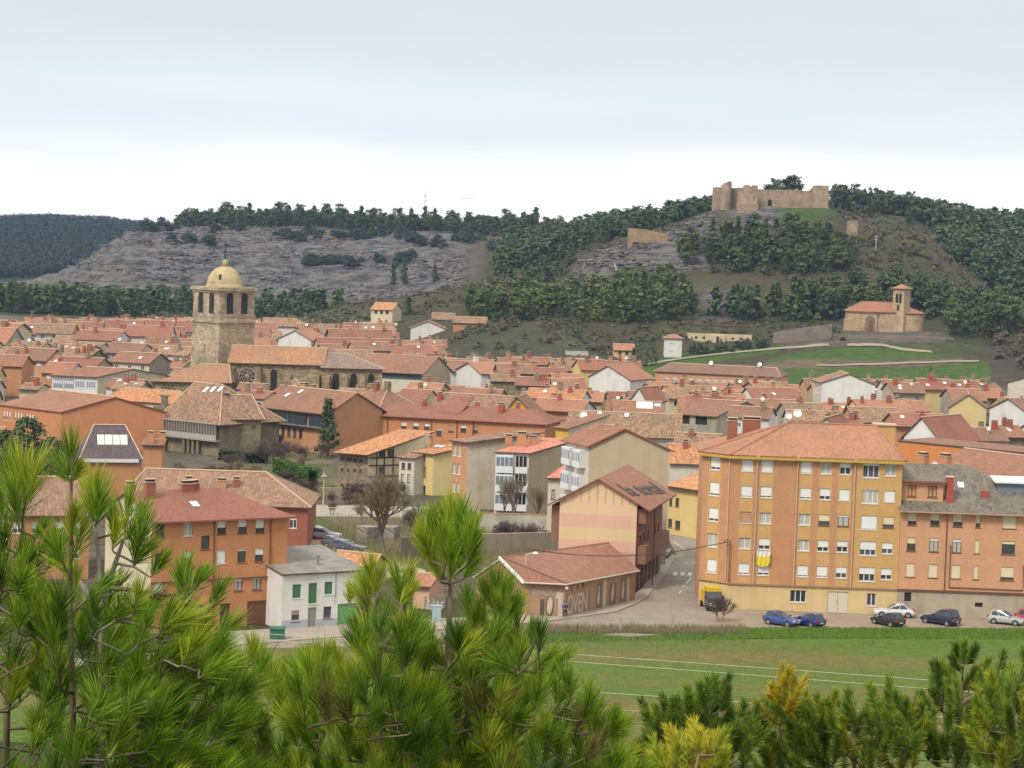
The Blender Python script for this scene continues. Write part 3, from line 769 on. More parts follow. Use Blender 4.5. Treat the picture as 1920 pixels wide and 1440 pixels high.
# low scrub over the hillsides and ledges of bare rock on the crags: nobody could count them
def scrub_cover():
    rs = np.random.RandomState(21); n = 5200
    D = rs.uniform(735, 1140, n); px = rs.uniform(560, 1960, n); x = np.array([ray(p, 520)[0] for p in px]) * D
    z = land(x, D); r = rockness(x, D); a = x / D
    pxs = px; ok = (z > 3) & (rs.rand(n) > r * .8) & ~((np.abs(a - .157) < .02) & (np.abs(D - 825) < 28))
    pj = np.array([proj((x[i], D[i], z[i])) for i in range(n)])
    lawn = inpoly(pj[:, 0], pj[:, 1], [(1200, 640), (1300, 650), (1470, 640), (1600, 640), (1850, 640), (1860, 720), (1200, 720)]) | inpoly(pj[:, 0], pj[:, 1], [(1425, 386), (1552, 384), (1570, 402), (1480, 424), (1440, 415)])
    ok &= ~lawn; clump = fbm(x / 30, D / 30, 3); ok &= clump > -.06
    i = np.where(ok)[0]; k = 16
    h = rs.uniform(.4, 1.5, len(i)); c = np.stack([x[i], D[i], z[i]], 1)
    p = np.repeat(c, k, 0) + rs.randn(len(i) * k, 3) * np.repeat(h, k)[:, None] * np.array([.55, .55, .22]) + np.array([0, 0, 1]) * np.repeat(h, k)[:, None] * .4
    m = len(p); nn = rs.randn(m, 3); nn[:, 2] += .7; nn /= np.linalg.norm(nn, axis=1)[:, None]; u = np.cross(nn, rs.randn(m, 3)); u /= np.linalg.norm(u, axis=1)[:, None]; v = np.cross(nn, u)
    s = (np.repeat(h, k) * rs.uniform(.16, .34, m))[:, None]
    V = np.stack([p - u * s - v * s, p + u * s - v * s, p + u * s + v * s, p - u * s + v * s], 1).reshape(-1, 3)
    pal = np.array([(.075, .09, .035), (.11, .105, .055), (.10, .08, .055), (.055, .08, .035), (.13, .105, .065)])[rs.randint(0, 5, len(i))]
    col = np.repeat(np.repeat(pal, k, 0) * rs.uniform(.7, 1.3, (m, 1)), 4, 0)
    tag(link('hill_scrub', raw_mesh('hill_scrub', V, quads=np.arange(m * 4).reshape(-1, 4), mat=foliage('scrub_leaf', (.8, .8, .8), (1, 1, 1), .1, tint=True), col=col)), 'olive and brown scrub covering the hillsides', 'scrub', kind='stuff')
scrub_cover()
def ledges():
    rs = np.random.RandomState(31); n = 11000
    D = np.concatenate([rs.uniform(1160, 1395, 9000), rs.uniform(915, 1000, 2000)]); px = np.concatenate([rs.uniform(-20, 930, 9000), rs.uniform(1050, 1420, 2000)])
    x = np.array([ray(p, 480)[0] for p in px]) * D; z = land(x, D); r = rockness(x, D)
    ok = (r > .35) & (fbm(x / 25, z / 4, 3) > -.03); i = np.where(ok)[0]; m = len(i)
    L = rs.uniform(.7, 3.2, m) * np.where(rs.rand(m) < .12, 1.8, 1); T = rs.uniform(.3, 1.0, m); W = rs.uniform(.8, 2.0, m); an = rs.randn(m) * .35
    box = np.array([(-1, -1, -1), (1, -1, -1), (1, 1, -1), (-1, 1, -1), (-1, -1, 1), (1, -1, 1), (1, 1, 1), (-1, 1, 1)], float)
    P8 = box[None] * np.stack([L, W, T], 1)[:, None] * .5 * rs.uniform(.7, 1.15, (m, 8, 3))
    ca, sa = np.cos(an)[:, None], np.sin(an)[:, None]; X = P8[..., 0] * ca - P8[..., 1] * sa; Y = P8[..., 0] * sa + P8[..., 1] * ca
    tilt = (rs.randn(m) * .1)[:, None]
    V = np.stack([X + x[i, None], Y + D[i, None], P8[..., 2] + X * tilt + z[i, None] + .1], -1).reshape(-1, 3)
    f = np.array([(0, 3, 2, 1), (4, 5, 6, 7), (0, 1, 5, 4), (1, 2, 6, 5), (2, 3, 7, 6), (3, 0, 4, 7)])
    Q = (np.arange(m)[:, None, None] * 8 + f[None]).reshape(-1, 4)
    g = rs.uniform(.45, 1.6, (m, 1)); base = np.array([(.140, .131, .130)]) * g; base[rs.rand(m) < .2] *= np.array([1.1, .98, .8])
    tag(link('rock_ledges', raw_mesh('rock_ledges', V, quads=Q, mat=foliage('ledge_rock', (.75, .75, .75), (1, 1, 1), 0, tint=True, rough=.95, scale=.3), col=np.repeat(base, 8, 0))), 'broken grey rock ledges on the bare slopes', 'rocks', kind='stuff')
ledges()

for k, (poly, n_, H_, lab) in enumerate(((
    [(1285, 470), (1500, 440), (1600, 482), (1600, 512), (1450, 522), (1340, 514)], 42, 8.0, 'young pines filling the stand on the slope under the castle'),
    ([(870, 585), (960, 575), (1060, 575), (1200, 535), (1300, 558), (1310, 592), (1240, 612), (1000, 608)], 85, 8.5, 'young pines filling the broad stand low on the castle hill'),
    ([(1335, 590), (1500, 572), (1600, 548), (1770, 558), (1790, 598), (1600, 606), (1345, 606)], 70, 9.0, 'pines filling the belt behind the hermitage'),
    ([(930, 560), (1000, 500), (1060, 460), (1100, 470), (1050, 530), (960, 560)], 45, 6.0, 'scattered low pines in the gully left of the rocky spur'))):
    pts = []
    while len(pts) < n_:
        px, py = rs_.uniform(min(p[0] for p in poly), max(p[0] for p in poly)), rs_.uniform(min(p[1] for p in poly), max(p[1] for p in poly))
        if inpoly([px], [py], poly)[0]:
            q = hit(px, py)
            if q: pts.append((q.x, q.y, q.z))
    wood('pine_wood', np.array(pts), 'cone' if k < 3 else 'pine', H_, fo_green if k == 1 else fo_dark, 190, lab, 'wood', 50 + k)

pts = [(ray(px, 590)[0] * D, D) for px, D in [(rs_.uniform(-25, 262), rs_.uniform(985, 1075)) for _ in range(150)] + [(rs_.uniform(265, 640), rs_.uniform(1000, 1110)) for _ in range(75)]]
pts = np.array(pts); zz = land(pts[:, 0], pts[:, 1])
wood('conifer_belt', np.column_stack([pts, zz]), 'cone', 9.0, fo_dark, 190, 'belt of dark conifers and scrub between the far roofs and the rock slope', 'wood', 77)
# ================================================================== BUILDING KIT
WHITE = plaster('white_render', (0.62, 0.61, 0.58), (0.45, 0.43, 0.40), 0.85, 0.45)
CREAM = plaster('cream_render', (0.56, 0.48, 0.33), (0.42, 0.35, 0.23), 0.9, 0.45)
PALE = plaster('pale_render', (0.55, 0.51, 0.42), (0.40, 0.36, 0.29), 0.9, 0.5)
BEIGE = plaster('beige_render', (0.40, 0.33, 0.22), (0.31, 0.255, 0.17), 0.9, 0.4)
GREY = plaster('grey_render', (0.34, 0.32, 0.28), (0.22, 0.20, 0.17), 0.9, 0.7)
YELLOW = plaster('yellow_render', (0.60, 0.46, 0.19), (0.48, 0.36, 0.15), 0.9, 0.35)
OCHRE = plaster('ochre_render', (0.60, 0.36, 0.055), (0.5, 0.29, 0.05), 0.85, 0.3)
BUFF = plaster('buff_render', (0.55, 0.42, 0.21), (0.44, 0.32, 0.15), 0.9, 0.45)
PINKR = plaster('pink_render', (0.60, 0.37, 0.27), (0.52, 0.32, 0.23), 0.9, 0.25)
CONC = plaster('concrete', (0.38, 0.325, 0.245), (0.26, 0.22, 0.165), 0.95, 0.8)
OBRICK = brick('orange_brick', (0.53, 0.225, 0.092), (0.47, 0.19, 0.078))
PBRICK = brick('pink_brick', (0.57, 0.30, 0.165), (0.50, 0.255, 0.135))
BBRICK = brick('brown_brick', (0.24, 0.12, 0.07), (0.2, 0.10, 0.06))
MBRICK = brick('mustard_brick', (0.55, 0.325, 0.115), (0.49, 0.285, 0.095))
SBRICK = brick('salmon_brick', (0.49, 0.245, 0.115), (0.42, 0.20, 0.095))
RBRICK = brick('red_brick', (0.30, 0.095, 0.05), (0.25, 0.08, 0.045))
GOLDST = stone('golden_stone', (0.52, 0.42, 0.28), (0.36, 0.285, 0.185), (0.17, 0.14, 0.105), 0.8, 1.0)
GREYST = stone('grey_stone', (0.30, 0.245, 0.16), (0.20, 0.165, 0.11), (0.10, 0.09, 0.065), 1.6)
CASTST = stone('castle_stone', (0.40, 0.29, 0.195), (0.29, 0.215, 0.145), (0.15, 0.125, 0.09), 0.7, 0.9)
HERMST = stone('hermitage_stone', (0.50, 0.36, 0.22), (0.42, 0.30, 0.18), (0.24, 0.19, 0.125), 1.2)
T_BROWN = tiles('brown_tiles', ((0.21, 0.105, 0.065), (0.27, 0.115, 0.07), (0.19, 0.10, 0.066), (0.29, 0.13, 0.08)), vary=.2)
T_RED = tiles('red_tiles', ((0.25, 0.088, 0.058), (0.21, 0.075, 0.052), (0.28, 0.105, 0.068), (0.22, 0.09, 0.06)), vary=.14)
T_SALM = tiles('salmon_tiles', ((0.33, 0.145, 0.085), (0.30, 0.125, 0.075), (0.35, 0.16, 0.095)), 0.38, vary=.14)
T_ORANGE = tiles('orange_tiles', ((0.44, 0.19, 0.085), (0.38, 0.16, 0.075), (0.46, 0.21, 0.095)), 0.35)
NAVEST = stone('nave_stone', (0.40, 0.31, 0.18), (0.29, 0.22, 0.125), (0.13, 0.105, 0.075), 0.9, 1.0)
T_CHOIR = tiles('choir_tiles', ((0.23, 0.155, 0.115), (0.21, 0.14, 0.10)), 0.8, vary=.4, lcol=(.15, .13, .125))
T_CHURCH = tiles('church_tiles', ((0.34, 0.165, 0.085), (0.31, 0.15, 0.08)), 0.5, vary=.3, lcol=(.15, .115, .085))
T_OLD = tiles('old_tiles', ((0.25, 0.145, 0.088), (0.23, 0.125, 0.078), (0.28, 0.155, 0.09), (0.20, 0.12, 0.08)), 0.62, vary=0.5)
T_CANAL = tiles('canal_tiles', ((0.26, 0.145, 0.095), (0.235, 0.13, 0.088)), 0.3, 0.45, 0.45, 0.25, strength=1.0)
T_COURSE = tiles('coursed_tiles', ((0.30, 0.135, 0.085), (0.27, 0.12, 0.08)), 0.25, 0.3, 0.8, 0.15, strength=1.0)
T_SLATE = tiles('dark_tiles', ((0.115, 0.10, 0.085), (0.13, 0.11, 0.09)), 0.6, 0.3, 0.35, 0.35, lcol=(0.19, 0.17, 0.13))
T_PURP = tiles('purple_tiles', ((0.085, 0.065, 0.075), (0.095, 0.07, 0.08)), 0.15, 0.4, 0.42, 0.15, strength=1.0)
T_PINK = tiles('pinkred_tiles', ((0.56, 0.20, 0.14), (0.5, 0.175, 0.125)), 0.15)
T_GREYSHEET = plaster('cement_sheet', (0.22, 0.21, 0.185), (0.13, 0.12, 0.105), 0.95, 0.8)
MORTAR = plaster('mortar', (0.46, 0.34, 0.24), None, 0.9, 0.3)
EAVE = paint('eave_brown_wood', (0.10, 0.055, 0.04), 0.8)  # plain brown wood for roof edges and undersides
EAVER = paint('eave_red', (0.25, 0.075, 0.05), 0.6)
FRAMEW = paint('white_frame', (0.68, 0.68, 0.66), 0.45, vary=0.08)
FRAMEB = paint('brown_frame', (0.10, 0.055, 0.03), 0.5)
BLINDW = paint('white_blind', (0.66, 0.66, 0.65), 0.5, vary=0.1)
BLINDC = paint('cream_blind', (0.62, 0.54, 0.36), 0.5, vary=0.1)
BLINDB = paint('brown_blind', (0.40, 0.24, 0.15), 0.5)
CURT = paint('curtain', (0.42, 0.41, 0.37), 0.9, vary=0.4, scale=6)
GREENP = paint('green_paint', (0.045, 0.14, 0.055), 0.55)
DOORG = paint('grey_door', (0.22, 0.22, 0.20), 0.6)
DOORB = paint('brown_door', (0.16, 0.065, 0.035), 0.6)
GLASS = glass_dark('window_glass')
GLASSB = glass_dark('gallery_glass', (0.10, 0.12, 0.14), 0.08)
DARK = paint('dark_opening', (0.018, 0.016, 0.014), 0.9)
METAL = paint('grey_metal', (0.30, 0.30, 0.30), 0.45, 0.6)
PIPEW = paint('cream_pipe', (0.52, 0.40, 0.27), 0.5)
PIPEB = paint('brown_pipe', (0.14, 0.055, 0.035), 0.5)
DISHW = paint('dish_white', (0.62, 0.61, 0.58), 0.4)
REDM = paint('red_flashing', (0.34, 0.06, 0.035), 0.6)
SKYL = paint('skylight_pane', (0.55, 0.60, 0.62), 0.15, vary=0.1)
BLACK = paint('cable_black', (0.02, 0.018, 0.016), 0.6)
WOODD = paint('dark_timber', (0.06, 0.035, 0.02), 0.8)

_wc = {}
def win_meshes(w, h, kind):
    """frame (with sill), pane, shutter meshes of one window; front at y=0, set 0.14 m back by the caller"""
    key = (round(w, 2), round(h, 2), kind)
    if key in _wc: return _wc[key]
    fr = FRAMEB if kind[0] == 'b' else FRAMEW
    bl = {'w': BLINDW, 'c': BLINDC, 'n': BLINDB, 'g': GREENP}.get(kind[1], BLINDW)
    frac = int(kind[2:]) / 100 if len(kind) > 2 else 0.0
    b = MB(); t = 0.075
    b.box((0, 0, 0), (w, 0.06, t)); b.box((0, 0, h - t), (w, 0.06, h)); b.box((0, 0, t), (t, 0.06, h - t)); b.box((w - t, 0, t), (w, 0.06, h - t))
    if w > 0.8:
        for k in range(1, 2 if w < 1.7 else 3):
            x = w * k / (2 if w < 1.7 else 3)
            b.box((x - 0.045, 0.004, t), (x + 0.045, 0.056, h - t))
    b.box((-0.09, -0.20, -0.07), (w + 0.09, 0.0, -0.004))
    f = b.mesh('window', [fr])
    p = MB(); p.box((t, 0.02, t), (w - t, 0.04, h - t)); pm = p.mesh('pane', [GLASS if kind[1] != 'k' else CURT])
    sm = None
    if frac > 0.02:
        s = MB(); zz = h - frac * (h - 0.02)
        s.box((0.02, -0.05, zz), (w - 0.02, -0.008, h - 0.005))
        sm = s.mesh('shutter', [bl])
    _wc[key] = (f, pm, sm)
    return _wc[key]
def window(parent, x, y, z, w, h, kind, rz=0.0, name='window'):
    f, p, s = win_meshes(w, h, kind)
    o = link(name, f, parent, (x, y, z), rz)
    link('pane', p, o)
    if s: link('roller_shutter', s, o)
    return o
def wall_grid(b, p0, du, W, z0, z1, holes, m, rec=0.22, bands=None, nrm=None):
    """vertical wall from p0 along unit du, openings cut through with reveals. holes (u,z,w,h); bands(u,z)->material index"""
    us = sorted({0.0, W} | {x for h in holes for x in (h[0], h[0] + h[2])} | (set(bands[0]) if bands else set()))
    zs = sorted({z0, z1} | {x for h in holes for x in (h[1], h[1] + h[3])} | (set(bands[1]) if bands else set()))
    us = [u for u in us if 0 <= u <= W]; zs = [z for z in zs if z0 <= z <= z1]
    pt = lambda u, z, r=0.0: (p0[0] + du[0] * u + nrm[0] * r, p0[1] + du[1] * u + nrm[1] * r, z)
    for i in range(len(us) - 1):
        for j in range(len(zs) - 1):
            uc, zc = (us[i] + us[i + 1]) / 2, (zs[j] + zs[j + 1]) / 2
            if us[i + 1] - us[i] < 1e-4 or zs[j + 1] - zs[j] < 1e-4: continue
            if any(h[0] < uc < h[0] + h[2] and h[1] < zc < h[1] + h[3] for h in holes): continue
            b.poly([pt(us[i], zs[j]), pt(us[i + 1], zs[j]), pt(us[i + 1], zs[j + 1]), pt(us[i], zs[j + 1])], bands[2](uc, zc) if bands else m)
    for u, z, w, h in [q[:4] for q in holes]:
        for a, c in (((u, z), (u + w, z)), ((u + w, z), (u + w, z + h)), ((u + w, z + h), (u, z + h)), ((u, z + h), (u, z))):
            b.poly([pt(*a), pt(*c), pt(*c, rec), pt(*a, rec)], m)
        b.poly([pt(u, z, rec), pt(u + w, z, rec), pt(u + w, z + h, rec), pt(u, z + h, rec)], m)
def hip_roof(b, W, dep, ze, rise, rat=0.5, hl=0.0, hr=0.0, o=0.45, og=0.3, t=0.16, swap=False, skew=0.0, caps=True, mt=0, me=1, mc=2):
    """roof over 0..W x 0..dep; ridge along u (or along v when swap). returns height(u,v)"""
    if swap: A, B = dep, W
    else: A, B = W, dep
    rb = rat * B
    sf, sb = rise / max(rb, 0.1), rise / max(B - rb, 0.1)
    xf = (lambda a, c, z: (c + a * skew, a, z)) if swap else (lambda a, c, z: (a + c * skew, c, z))
    a0, a1 = -(o if hl else og), A + (o if hr else og)
    rl, rr = (hl if hl else -og), (A - hr if hr else A + og)
    zf, zb = ze - o * sf, ze - o * sb
    zr = ze + rise
    FL, FR, BL, BR = (a0, -o, zf), (a1, -o, zf), (a0, B + o, zb), (a1, B + o, zb)
    if hl: BL = (a0, B + o, zb)
    RL, RR = (rl, rb, zr), (rr, rb, zr)
    fl = lambda pts: [xf(*p) for p in pts]
    def sl(pts):
        pts = fl(pts)
        b.slab(pts if not swap else pts[::-1], t, mt, me)
    sl([FL, FR, RR, RL]); sl([BR, BL, RL, RR])
    if hl: sl([BL, FL, RL])
    if hr: sl([FR, BR, RR])
    if caps:
        up = lambda p: Vector(xf(*p)) + Vector((0, 0, 0.02))
        b.tube([up(RL), up(RR)], 0.13, 5, mc)
        for c, e, f in ((FL, RL, hl), (BL, RL, hl), (FR, RR, hr), (BR, RR, hr)):
            if f: b.tube([up(c), up(e)], 0.11, 5, mc)
    def hgt(u, v):
        a, c = (v, u) if swap else (u, v)
        z = ze + (c * sf if c < rb else (B - c) * sb)
        if hl: z = min(z, ze + a * rise / hl)
        if hr: z = min(z, ze + (A - a) * rise / hr)
        return z
    return hgt
def chimney(parent, x, y, z, w=0.7, d=0.5, h=1.3, mat=None, pots=True):
    b = MB(); b.box((-w / 2, -d / 2, -0.9), (w / 2, d / 2, h)); b.box((-w / 2 - .07, -d / 2 - .07, h), (w / 2 + .07, d / 2 + .07, h + .1), 1)
    if pots:
        b.box((-w / 2 + .08, -d / 2 + .06, h + .1), (w / 2 - .08, d / 2 - .06, h + .32), 2); b.box((-w / 2, -d / 2, h + .32), (w / 2, d / 2, h + .4), 1)
    return b.build('chimney', [mat or RBRICK, MORTAR, DARK], parent, (x, y, z))
def dish(parent, x, y, z, r=0.5, rz=0.0):
    b = MB()
    b.lathe([(0.0, 0.0), (r * .5, 0.03), (r * .85, 0.10), (r, 0.16), (r * .98, 0.18), (r * .5, 0.06), (0.0, 0.03)], 14)
    for v in range(len(b.v)):
        px, py, pz = b.v[v]; b.v[v] = (px, -pz * 0.9 + py * 0.42, py * 0.9 + pz * 0.42 + 1.0)
    b.tube([(0, 0.05, 0.9), (0, 0.05, -0.6)], 0.035, 5); b.tube([(0, 0, 0.75), (0, -r * 0.9, 1.0)], 0.02, 4)
    return b.build('satellite_dish', DISHW, parent, (x, y, z), rz, smooth=False)
def aerial(parent, x, y, z, h=2.6):
    b = MB(); b.tube([(0, 0, -.5), (0, 0, h)], 0.03, 4)
    for k in range(5): b.tube([(-0.45 + .05 * k, 0.0, h - .15 - .16 * k), (0.45 - .05 * k, 0.0, h - .15 - .16 * k)], 0.014, 3)
    b.tube([(0, -.5, h - .4), (0, .5, h - .4)], 0.016, 3)
    return b.build('aerial', METAL, parent, (x, y, z), 0.4)
def skylight(parent, hg, u, v, w=0.8, l=1.1):
    z0, z1 = hg(u, v), hg(u, v + l)
    b = MB(); q = 0.13
    b.slab([(u, v, z0 + q), (u + w, v, z0 + q), (u + w, v + l, z1 + q), (u, v + l, z1 + q)], 0.16, 0, 1)
    return b.build('skylight', [SKYL, METAL], parent)
FOOT = []          # footprints already taken: (x, y, radius)
SHOWN = []         # (px0, py0, px1, py1, D) of walls that must stay in view
LANDMARKS = []
def house(name, label, cat, L, R, ze, dep, roof='eave', rise=2.0, wall=CREAM, tile=None, gz=0.0, skew=0.0, rat=0.5, hl=0, hr=0, o=0.45, og=0.3,
          wins=(), lwins=(), rwins=(), side=None, bands=None, extra=(), chim=(), sky=(), dishes=(), group=None, show=True, eave=None, over=None, flip=False, mark=None, caps=True, aer=()):
    tile = tile or T_BROWN
    PL = G(L[0], L[1], ze) if len(L) == 2 else Vector(L); PR = G(R[0], R[1], ze) if len(R) == 2 else Vector(R)
    PL = Vector((PL.x, PL.y, 0)); PR = Vector((PR.x, PR.y, 0))
    W = (PR - PL).length
    rz = math.atan2(PR.y - PL.y, PR.x - PL.x)
    root = empty(name, (PL.x, PL.y, gz), rz)
    tag(root, label, cat, group)
    h = ze - gz
    sk = lambda v: v * skew
    b = MB(); m2 = 1 if side else 0
    wl_ = [(w[0], w[1], w[2], w[3]) for w in wins]
    wall_grid(b, (0, 0), (1, 0), W, -1.5, h, wl_, 0, 0.22, bands, (0, 1))
    ld = Vector((skew, 1)).normalized(); sl_len = dep * math.hypot(1, skew)
    rn, ln = Vector((-ld.y, ld.x)), Vector((ld.y, -ld.x))
    wall_grid(b, (W, 0), ld, sl_len, -1.5, h, [w[:4] for w in rwins], m2, 0.22, None, rn)
    wall_grid(b, (dep * skew, dep), -ld, sl_len, -1.5, h, [w[:4] for w in lwins], m2, 0.22, None, ln)
    b.poly([(W + sk(dep), dep, -1.5), (sk(dep), dep, -1.5), (sk(dep), dep, h), (W + sk(dep), dep, h)], 0)
    r = MB()
    if roof in ('eave', 'hip'):
        rb = rat * dep
        if not hl: b.poly([(0, 0, h), (sk(rb), rb, h + rise), (sk(dep), dep, h)], m2)
        if not hr: b.poly([(W, 0, h), (W + sk(dep), dep, h), (W + sk(rb), rb, h + rise)], m2)
        hg = hip_roof(r, W, dep, h, rise, rat, hl, hr, o, og, skew=skew, caps=caps)
    elif roof == 'gable':
        rb = rat * W
        if not hl: b.poly([(0, 0, h), (W, 0, h), (rb, 0, h + rise)], 0)
        if not hr: b.poly([(W + sk(dep), dep, h), (sk(dep), dep, h), (rb + sk(dep), dep, h + rise)], 0)
        hg = hip_roof(r, W, dep, h, rise, rat, hl, hr, o, og, swap=True, skew=skew, caps=caps)
    elif roof == 'shed':              # rises to the back
        b.poly([(W, 0, h), (W + sk(dep), dep, h), (W + sk(dep), dep, h + rise)], m2)
        b.poly([(sk(dep), dep, h), (0, 0, h), (sk(dep), dep, h + rise)], m2)
        b.poly([(W + sk(dep), dep, h), (sk(dep), dep, h), (sk(dep), dep, h + rise), (W + sk(dep), dep, h + rise)], 0)
        sl_ = rise / dep
        r.slab([(-og, -o, h - o * sl_ + .03), (W + og, -o, h - o * sl_ + .03), (W + og + sk(dep), dep + o, h + rise + o * sl_ + .03), (-og + sk(dep), dep + o, h + rise + o * sl_ + .03)], 0.16, 0, 1)
        hg = lambda u, v: h + sl_ * v
    elif roof == 'flat':
        r.slab([(-.1, -.1, h + .25), (W + .1, -.1, h + .25), (W + .1 + sk(dep), dep + .1, h + .25), (-.1 + sk(dep), dep + .1, h + .25)], 0.25, 0, 1)
        hg = lambda u, v: h + .25
    b.build('wall', [wall, side or wall] + list(extra), root)
    ro = r.build('roof', [tile, eave or EAVE, MORTAR], root)
    for w in wins:
        if len(w) > 4 and w[4]: window(root, w[0], 0.14, w[1], w[2], w[3], w[4])
    for w in rwins:
        if len(w) > 4 and w[4]:
            q = Vector((W, 0)) + ld * w[0] + rn * 0.14
            window(root, q.x, q.y, w[1], w[2], w[3], w[4], math.atan2(ld.y, ld.x))
    for w in lwins:
        if len(w) > 4 and w[4]:
            q = Vector((dep * skew, dep)) - ld * w[0] + ln * 0.14
            window(root, q.x, q.y, w[1], w[2], w[3], w[4], math.atan2(-ld.y, -ld.x))
    for c in chim: chimney(ro, c[0], c[1], hg(c[0], c[1]), *(c[2:]))
    for s in sky: skylight(ro, hg, *s)
    for d in dishes: dish(ro, d[0], d[1], hg(d[0], d[1]), *(d[2:]))
    for a in aer: aerial(ro, a[0], a[1], hg(a[0], a[1]))
    c0 = math.cos(rz); s0 = math.sin(rz)
    loc = lambda u, v: (PL.x + (u + sk(v)) * c0 - v * s0, PL.y + (u + sk(v)) * s0 + v * c0)
    nu, nv = max(1, round(W / 5)), max(1, round(dep / 5))
    for i in range(nu + 1):
        for j in range(nv + 1):
            x, y = loc(W * i / nu, dep * j / nv); FOOT.append((x, y, 2.6))
    if show:
        a, bb = proj((PL.x, PL.y, ze)), proj((PR.x, PR.y, ze)); lo = proj((PL.x, PL.y, gz + 0.42 * h))
        SHOWN.append((min(a[0], bb[0]), min(a[1], bb[1]) - 8, max(a[0], bb[0]), lo[1], PL.y))
    if mark:
        q = loc(W / 2, 0); LANDMARKS.append((mark, q[0], q[1]))
    root_info = dict(root=root, W=W, h=h, hg=hg, roof=ro, loc=loc, rz=rz)
    return root_info
def part(info, name, b, mats, **kw): return b.build(name, mats, info['root'], **kw)
def row(us, z, w, h, kinds):
    return [(u, z, w, h, kinds[i % len(kinds)]) for i, u in enumerate(us)]
# ================================================================== THE APARTMENT BLOCKS BY THE FIELD
def zat(px, py, D): return P(px, py, D).z
def yellow_block():
    ze = 17.1
    B_, C_ = G(1373, 852, ze), G(1693, 863, ze)
    B_.z = C_.z = 0
    U = (C_ - B_); W = U.length; U.normalize(); rz = math.atan2(U.y, U.x)
    root = empty('apartment_block', B_, rz)
    tag(root, 'six storey apartment block of mustard and brown brick under an orange hipped roof', 'apartment block')
    S = W / 18.6
    cols = [(1.1, 1.25), (3.25, 1.25), (7.55, 1.22), (9.68, 1.22), (11.78, 1.22), (14.3, 1.78), (16.7, 1.22)]
    kinds = [['ww100', 'ww100', 'ww95', 'wk0', 'ww40', 'ww15', 'wk0'], ['ww90', 'ww85', 'ww85', 'ww68', 'ww100', 'wk10', 'ww100'], ['wn100', 'wk0', 'wk0', 'bc60', 'bk20', 'ww95', 'bc70'], ['wk0', 'ww66', 'wk0', 'ww62', 'ww52', 'ww60', 'ww58'], ['ww86', 'ww80', 'ww88', 'ww88', 'ww58', 'ww50', 'ww60']]
    wins = []
    for r_, zb in enumerate((15.3, 12.44, 9.58, 6.72, 3.86)):
        for (u, w), k in zip(cols, kinds[r_]):
            wide = w > 1.5
            wins.append((u * S, zb - (0.25 if wide else 0), w, 1.25 + (0.3 if wide else 0), k))
    gnd = [(6.9 * S, 1.0, 1.75, 1.35, 'wd0'), (15.3 * S, 0.9, 1.0, 1.4, 'wd0')]
    bu = [x * S for x in (1.02, 2.42, 3.17, 4.58, 7.48, 8.85, 9.6, 10.98, 11.7, 13.08, 13.7)] + [0.0]
    def mat_(u, z):
        u /= S
        if z < 2.82: return 2
        if u > 13.7: return 1
        return 1 if any(a < u < c for a, c in ((1.02, 2.42), (3.17, 4.58), (7.48, 8.85), (9.6, 10.98), (11.7, 13.08))) else 0
    b = MB()
    wall_grid(b, (0, 0), (1, 0), W, -1, ze, wins + gnd + [(11.0 * S, 0.0, 2.25, 2.35)], 0, 0.22, (bu, [2.82], mat_), (0, 1))
    fd = Vector((3.0, -2.5)).normalized(); A = Vector((-3.0, 2.5)); FL = 3.9
    fw = [(0.95, zb - 0.12, 1.35, 1.5, k) for zb, k in zip((15.3, 12.44, 9.58, 6.72, 3.86), ('ww80', 'ww85', 'ww80', 'wk5', 'ww92'))]
    def fm(u, z): return 2 if z < 2.82 else (1 if 0.8 < u < 2.5 else 0)
    fn = Vector((-fd.y, fd.x))
    wall_grid(b, A, fd, FL, -1, ze, fw, 0, 0.22, ([0.8, 2.5], [2.82], fm), fn)
    dep = 13.0
    b.poly([(A.x, A.y, -1), (A.x, dep, -1), (A.x, dep, ze), (A.x, A.y, ze)], 0)
    b.poly([(W, 0, -1), (W, dep, -1), (W, dep, ze), (W, 0, ze)], 1)
    b.poly([(A.x, dep, -1), (W, dep, -1), (W, dep, ze), (A.x, dep, ze)], 0)
    b.build('wall', [SBRICK, MBRICK, BUFF], root)
    for u, z, w, h, k in wins + gnd: window(root, u, 0.14, z, w, h, k)
    for u, z, w, h, k in fw:
        q = A + fd * u + fn * 0.14
        window(root, q.x, q.y, z, w, h, k, math.atan2(fd.y, fd.x))
    g = MB(); g.box((11.0 * S, 0.1, 0), (11.0 * S + 2.25, 0.18, 2.35)); g.box((11.0 * S + 1.1, 0.085, 0.1), (11.0 * S + 1.14, 0.1, 2.25), 1); g.box((11.0 * S + .95, .07, 1.1), (11.0 * S + 1.05, .1, 1.25), 1)
    g.build('garage_door', [plaster('garage_white', (0.55, 0.50, 0.40), None, .7, .3), METAL], root)
    g = MB()
    g.box((-0.0, -0.16, 2.74), (W, 0.0 - .002, 2.90)); g.tube([A.to_3d() + Vector((-.1, -.08, 2.82)), Vector((0, -.1, 2.82))], 0.1, 4)
    g.build('string_course', [plaster('ledge', (0.28, 0.17, 0.1), None, .9, .4)], root)
    g = MB(); e = 0.55
    eav = [Vector((A.x - e, A.y - e * .4, ze)), Vector((-e * .4, -e, ze)), Vector((W + .15, -e, ze))]
    ins = [Vector((A.x, A.y, ze)), Vector((0, 0, ze)), Vector((W + .15, 0, ze))]
    for i in range(2): g.slab([eav[i], eav[i + 1], ins[i + 1], ins[i]], 0.42)
    g.build('eaves_fascia', [plaster('mustard_fascia', (0.45, 0.29, 0.06), None, .8, .3)], root)
    RL, RR = Vector((6.6, 6.6, ze + 3.2)), Vector((W - 2.4, 6.6, ze + 3.2))
    r = MB(); z0 = ze + 0.02
    e1, e2, e3 = [v + Vector((0, 0, .02)) for v in eav]
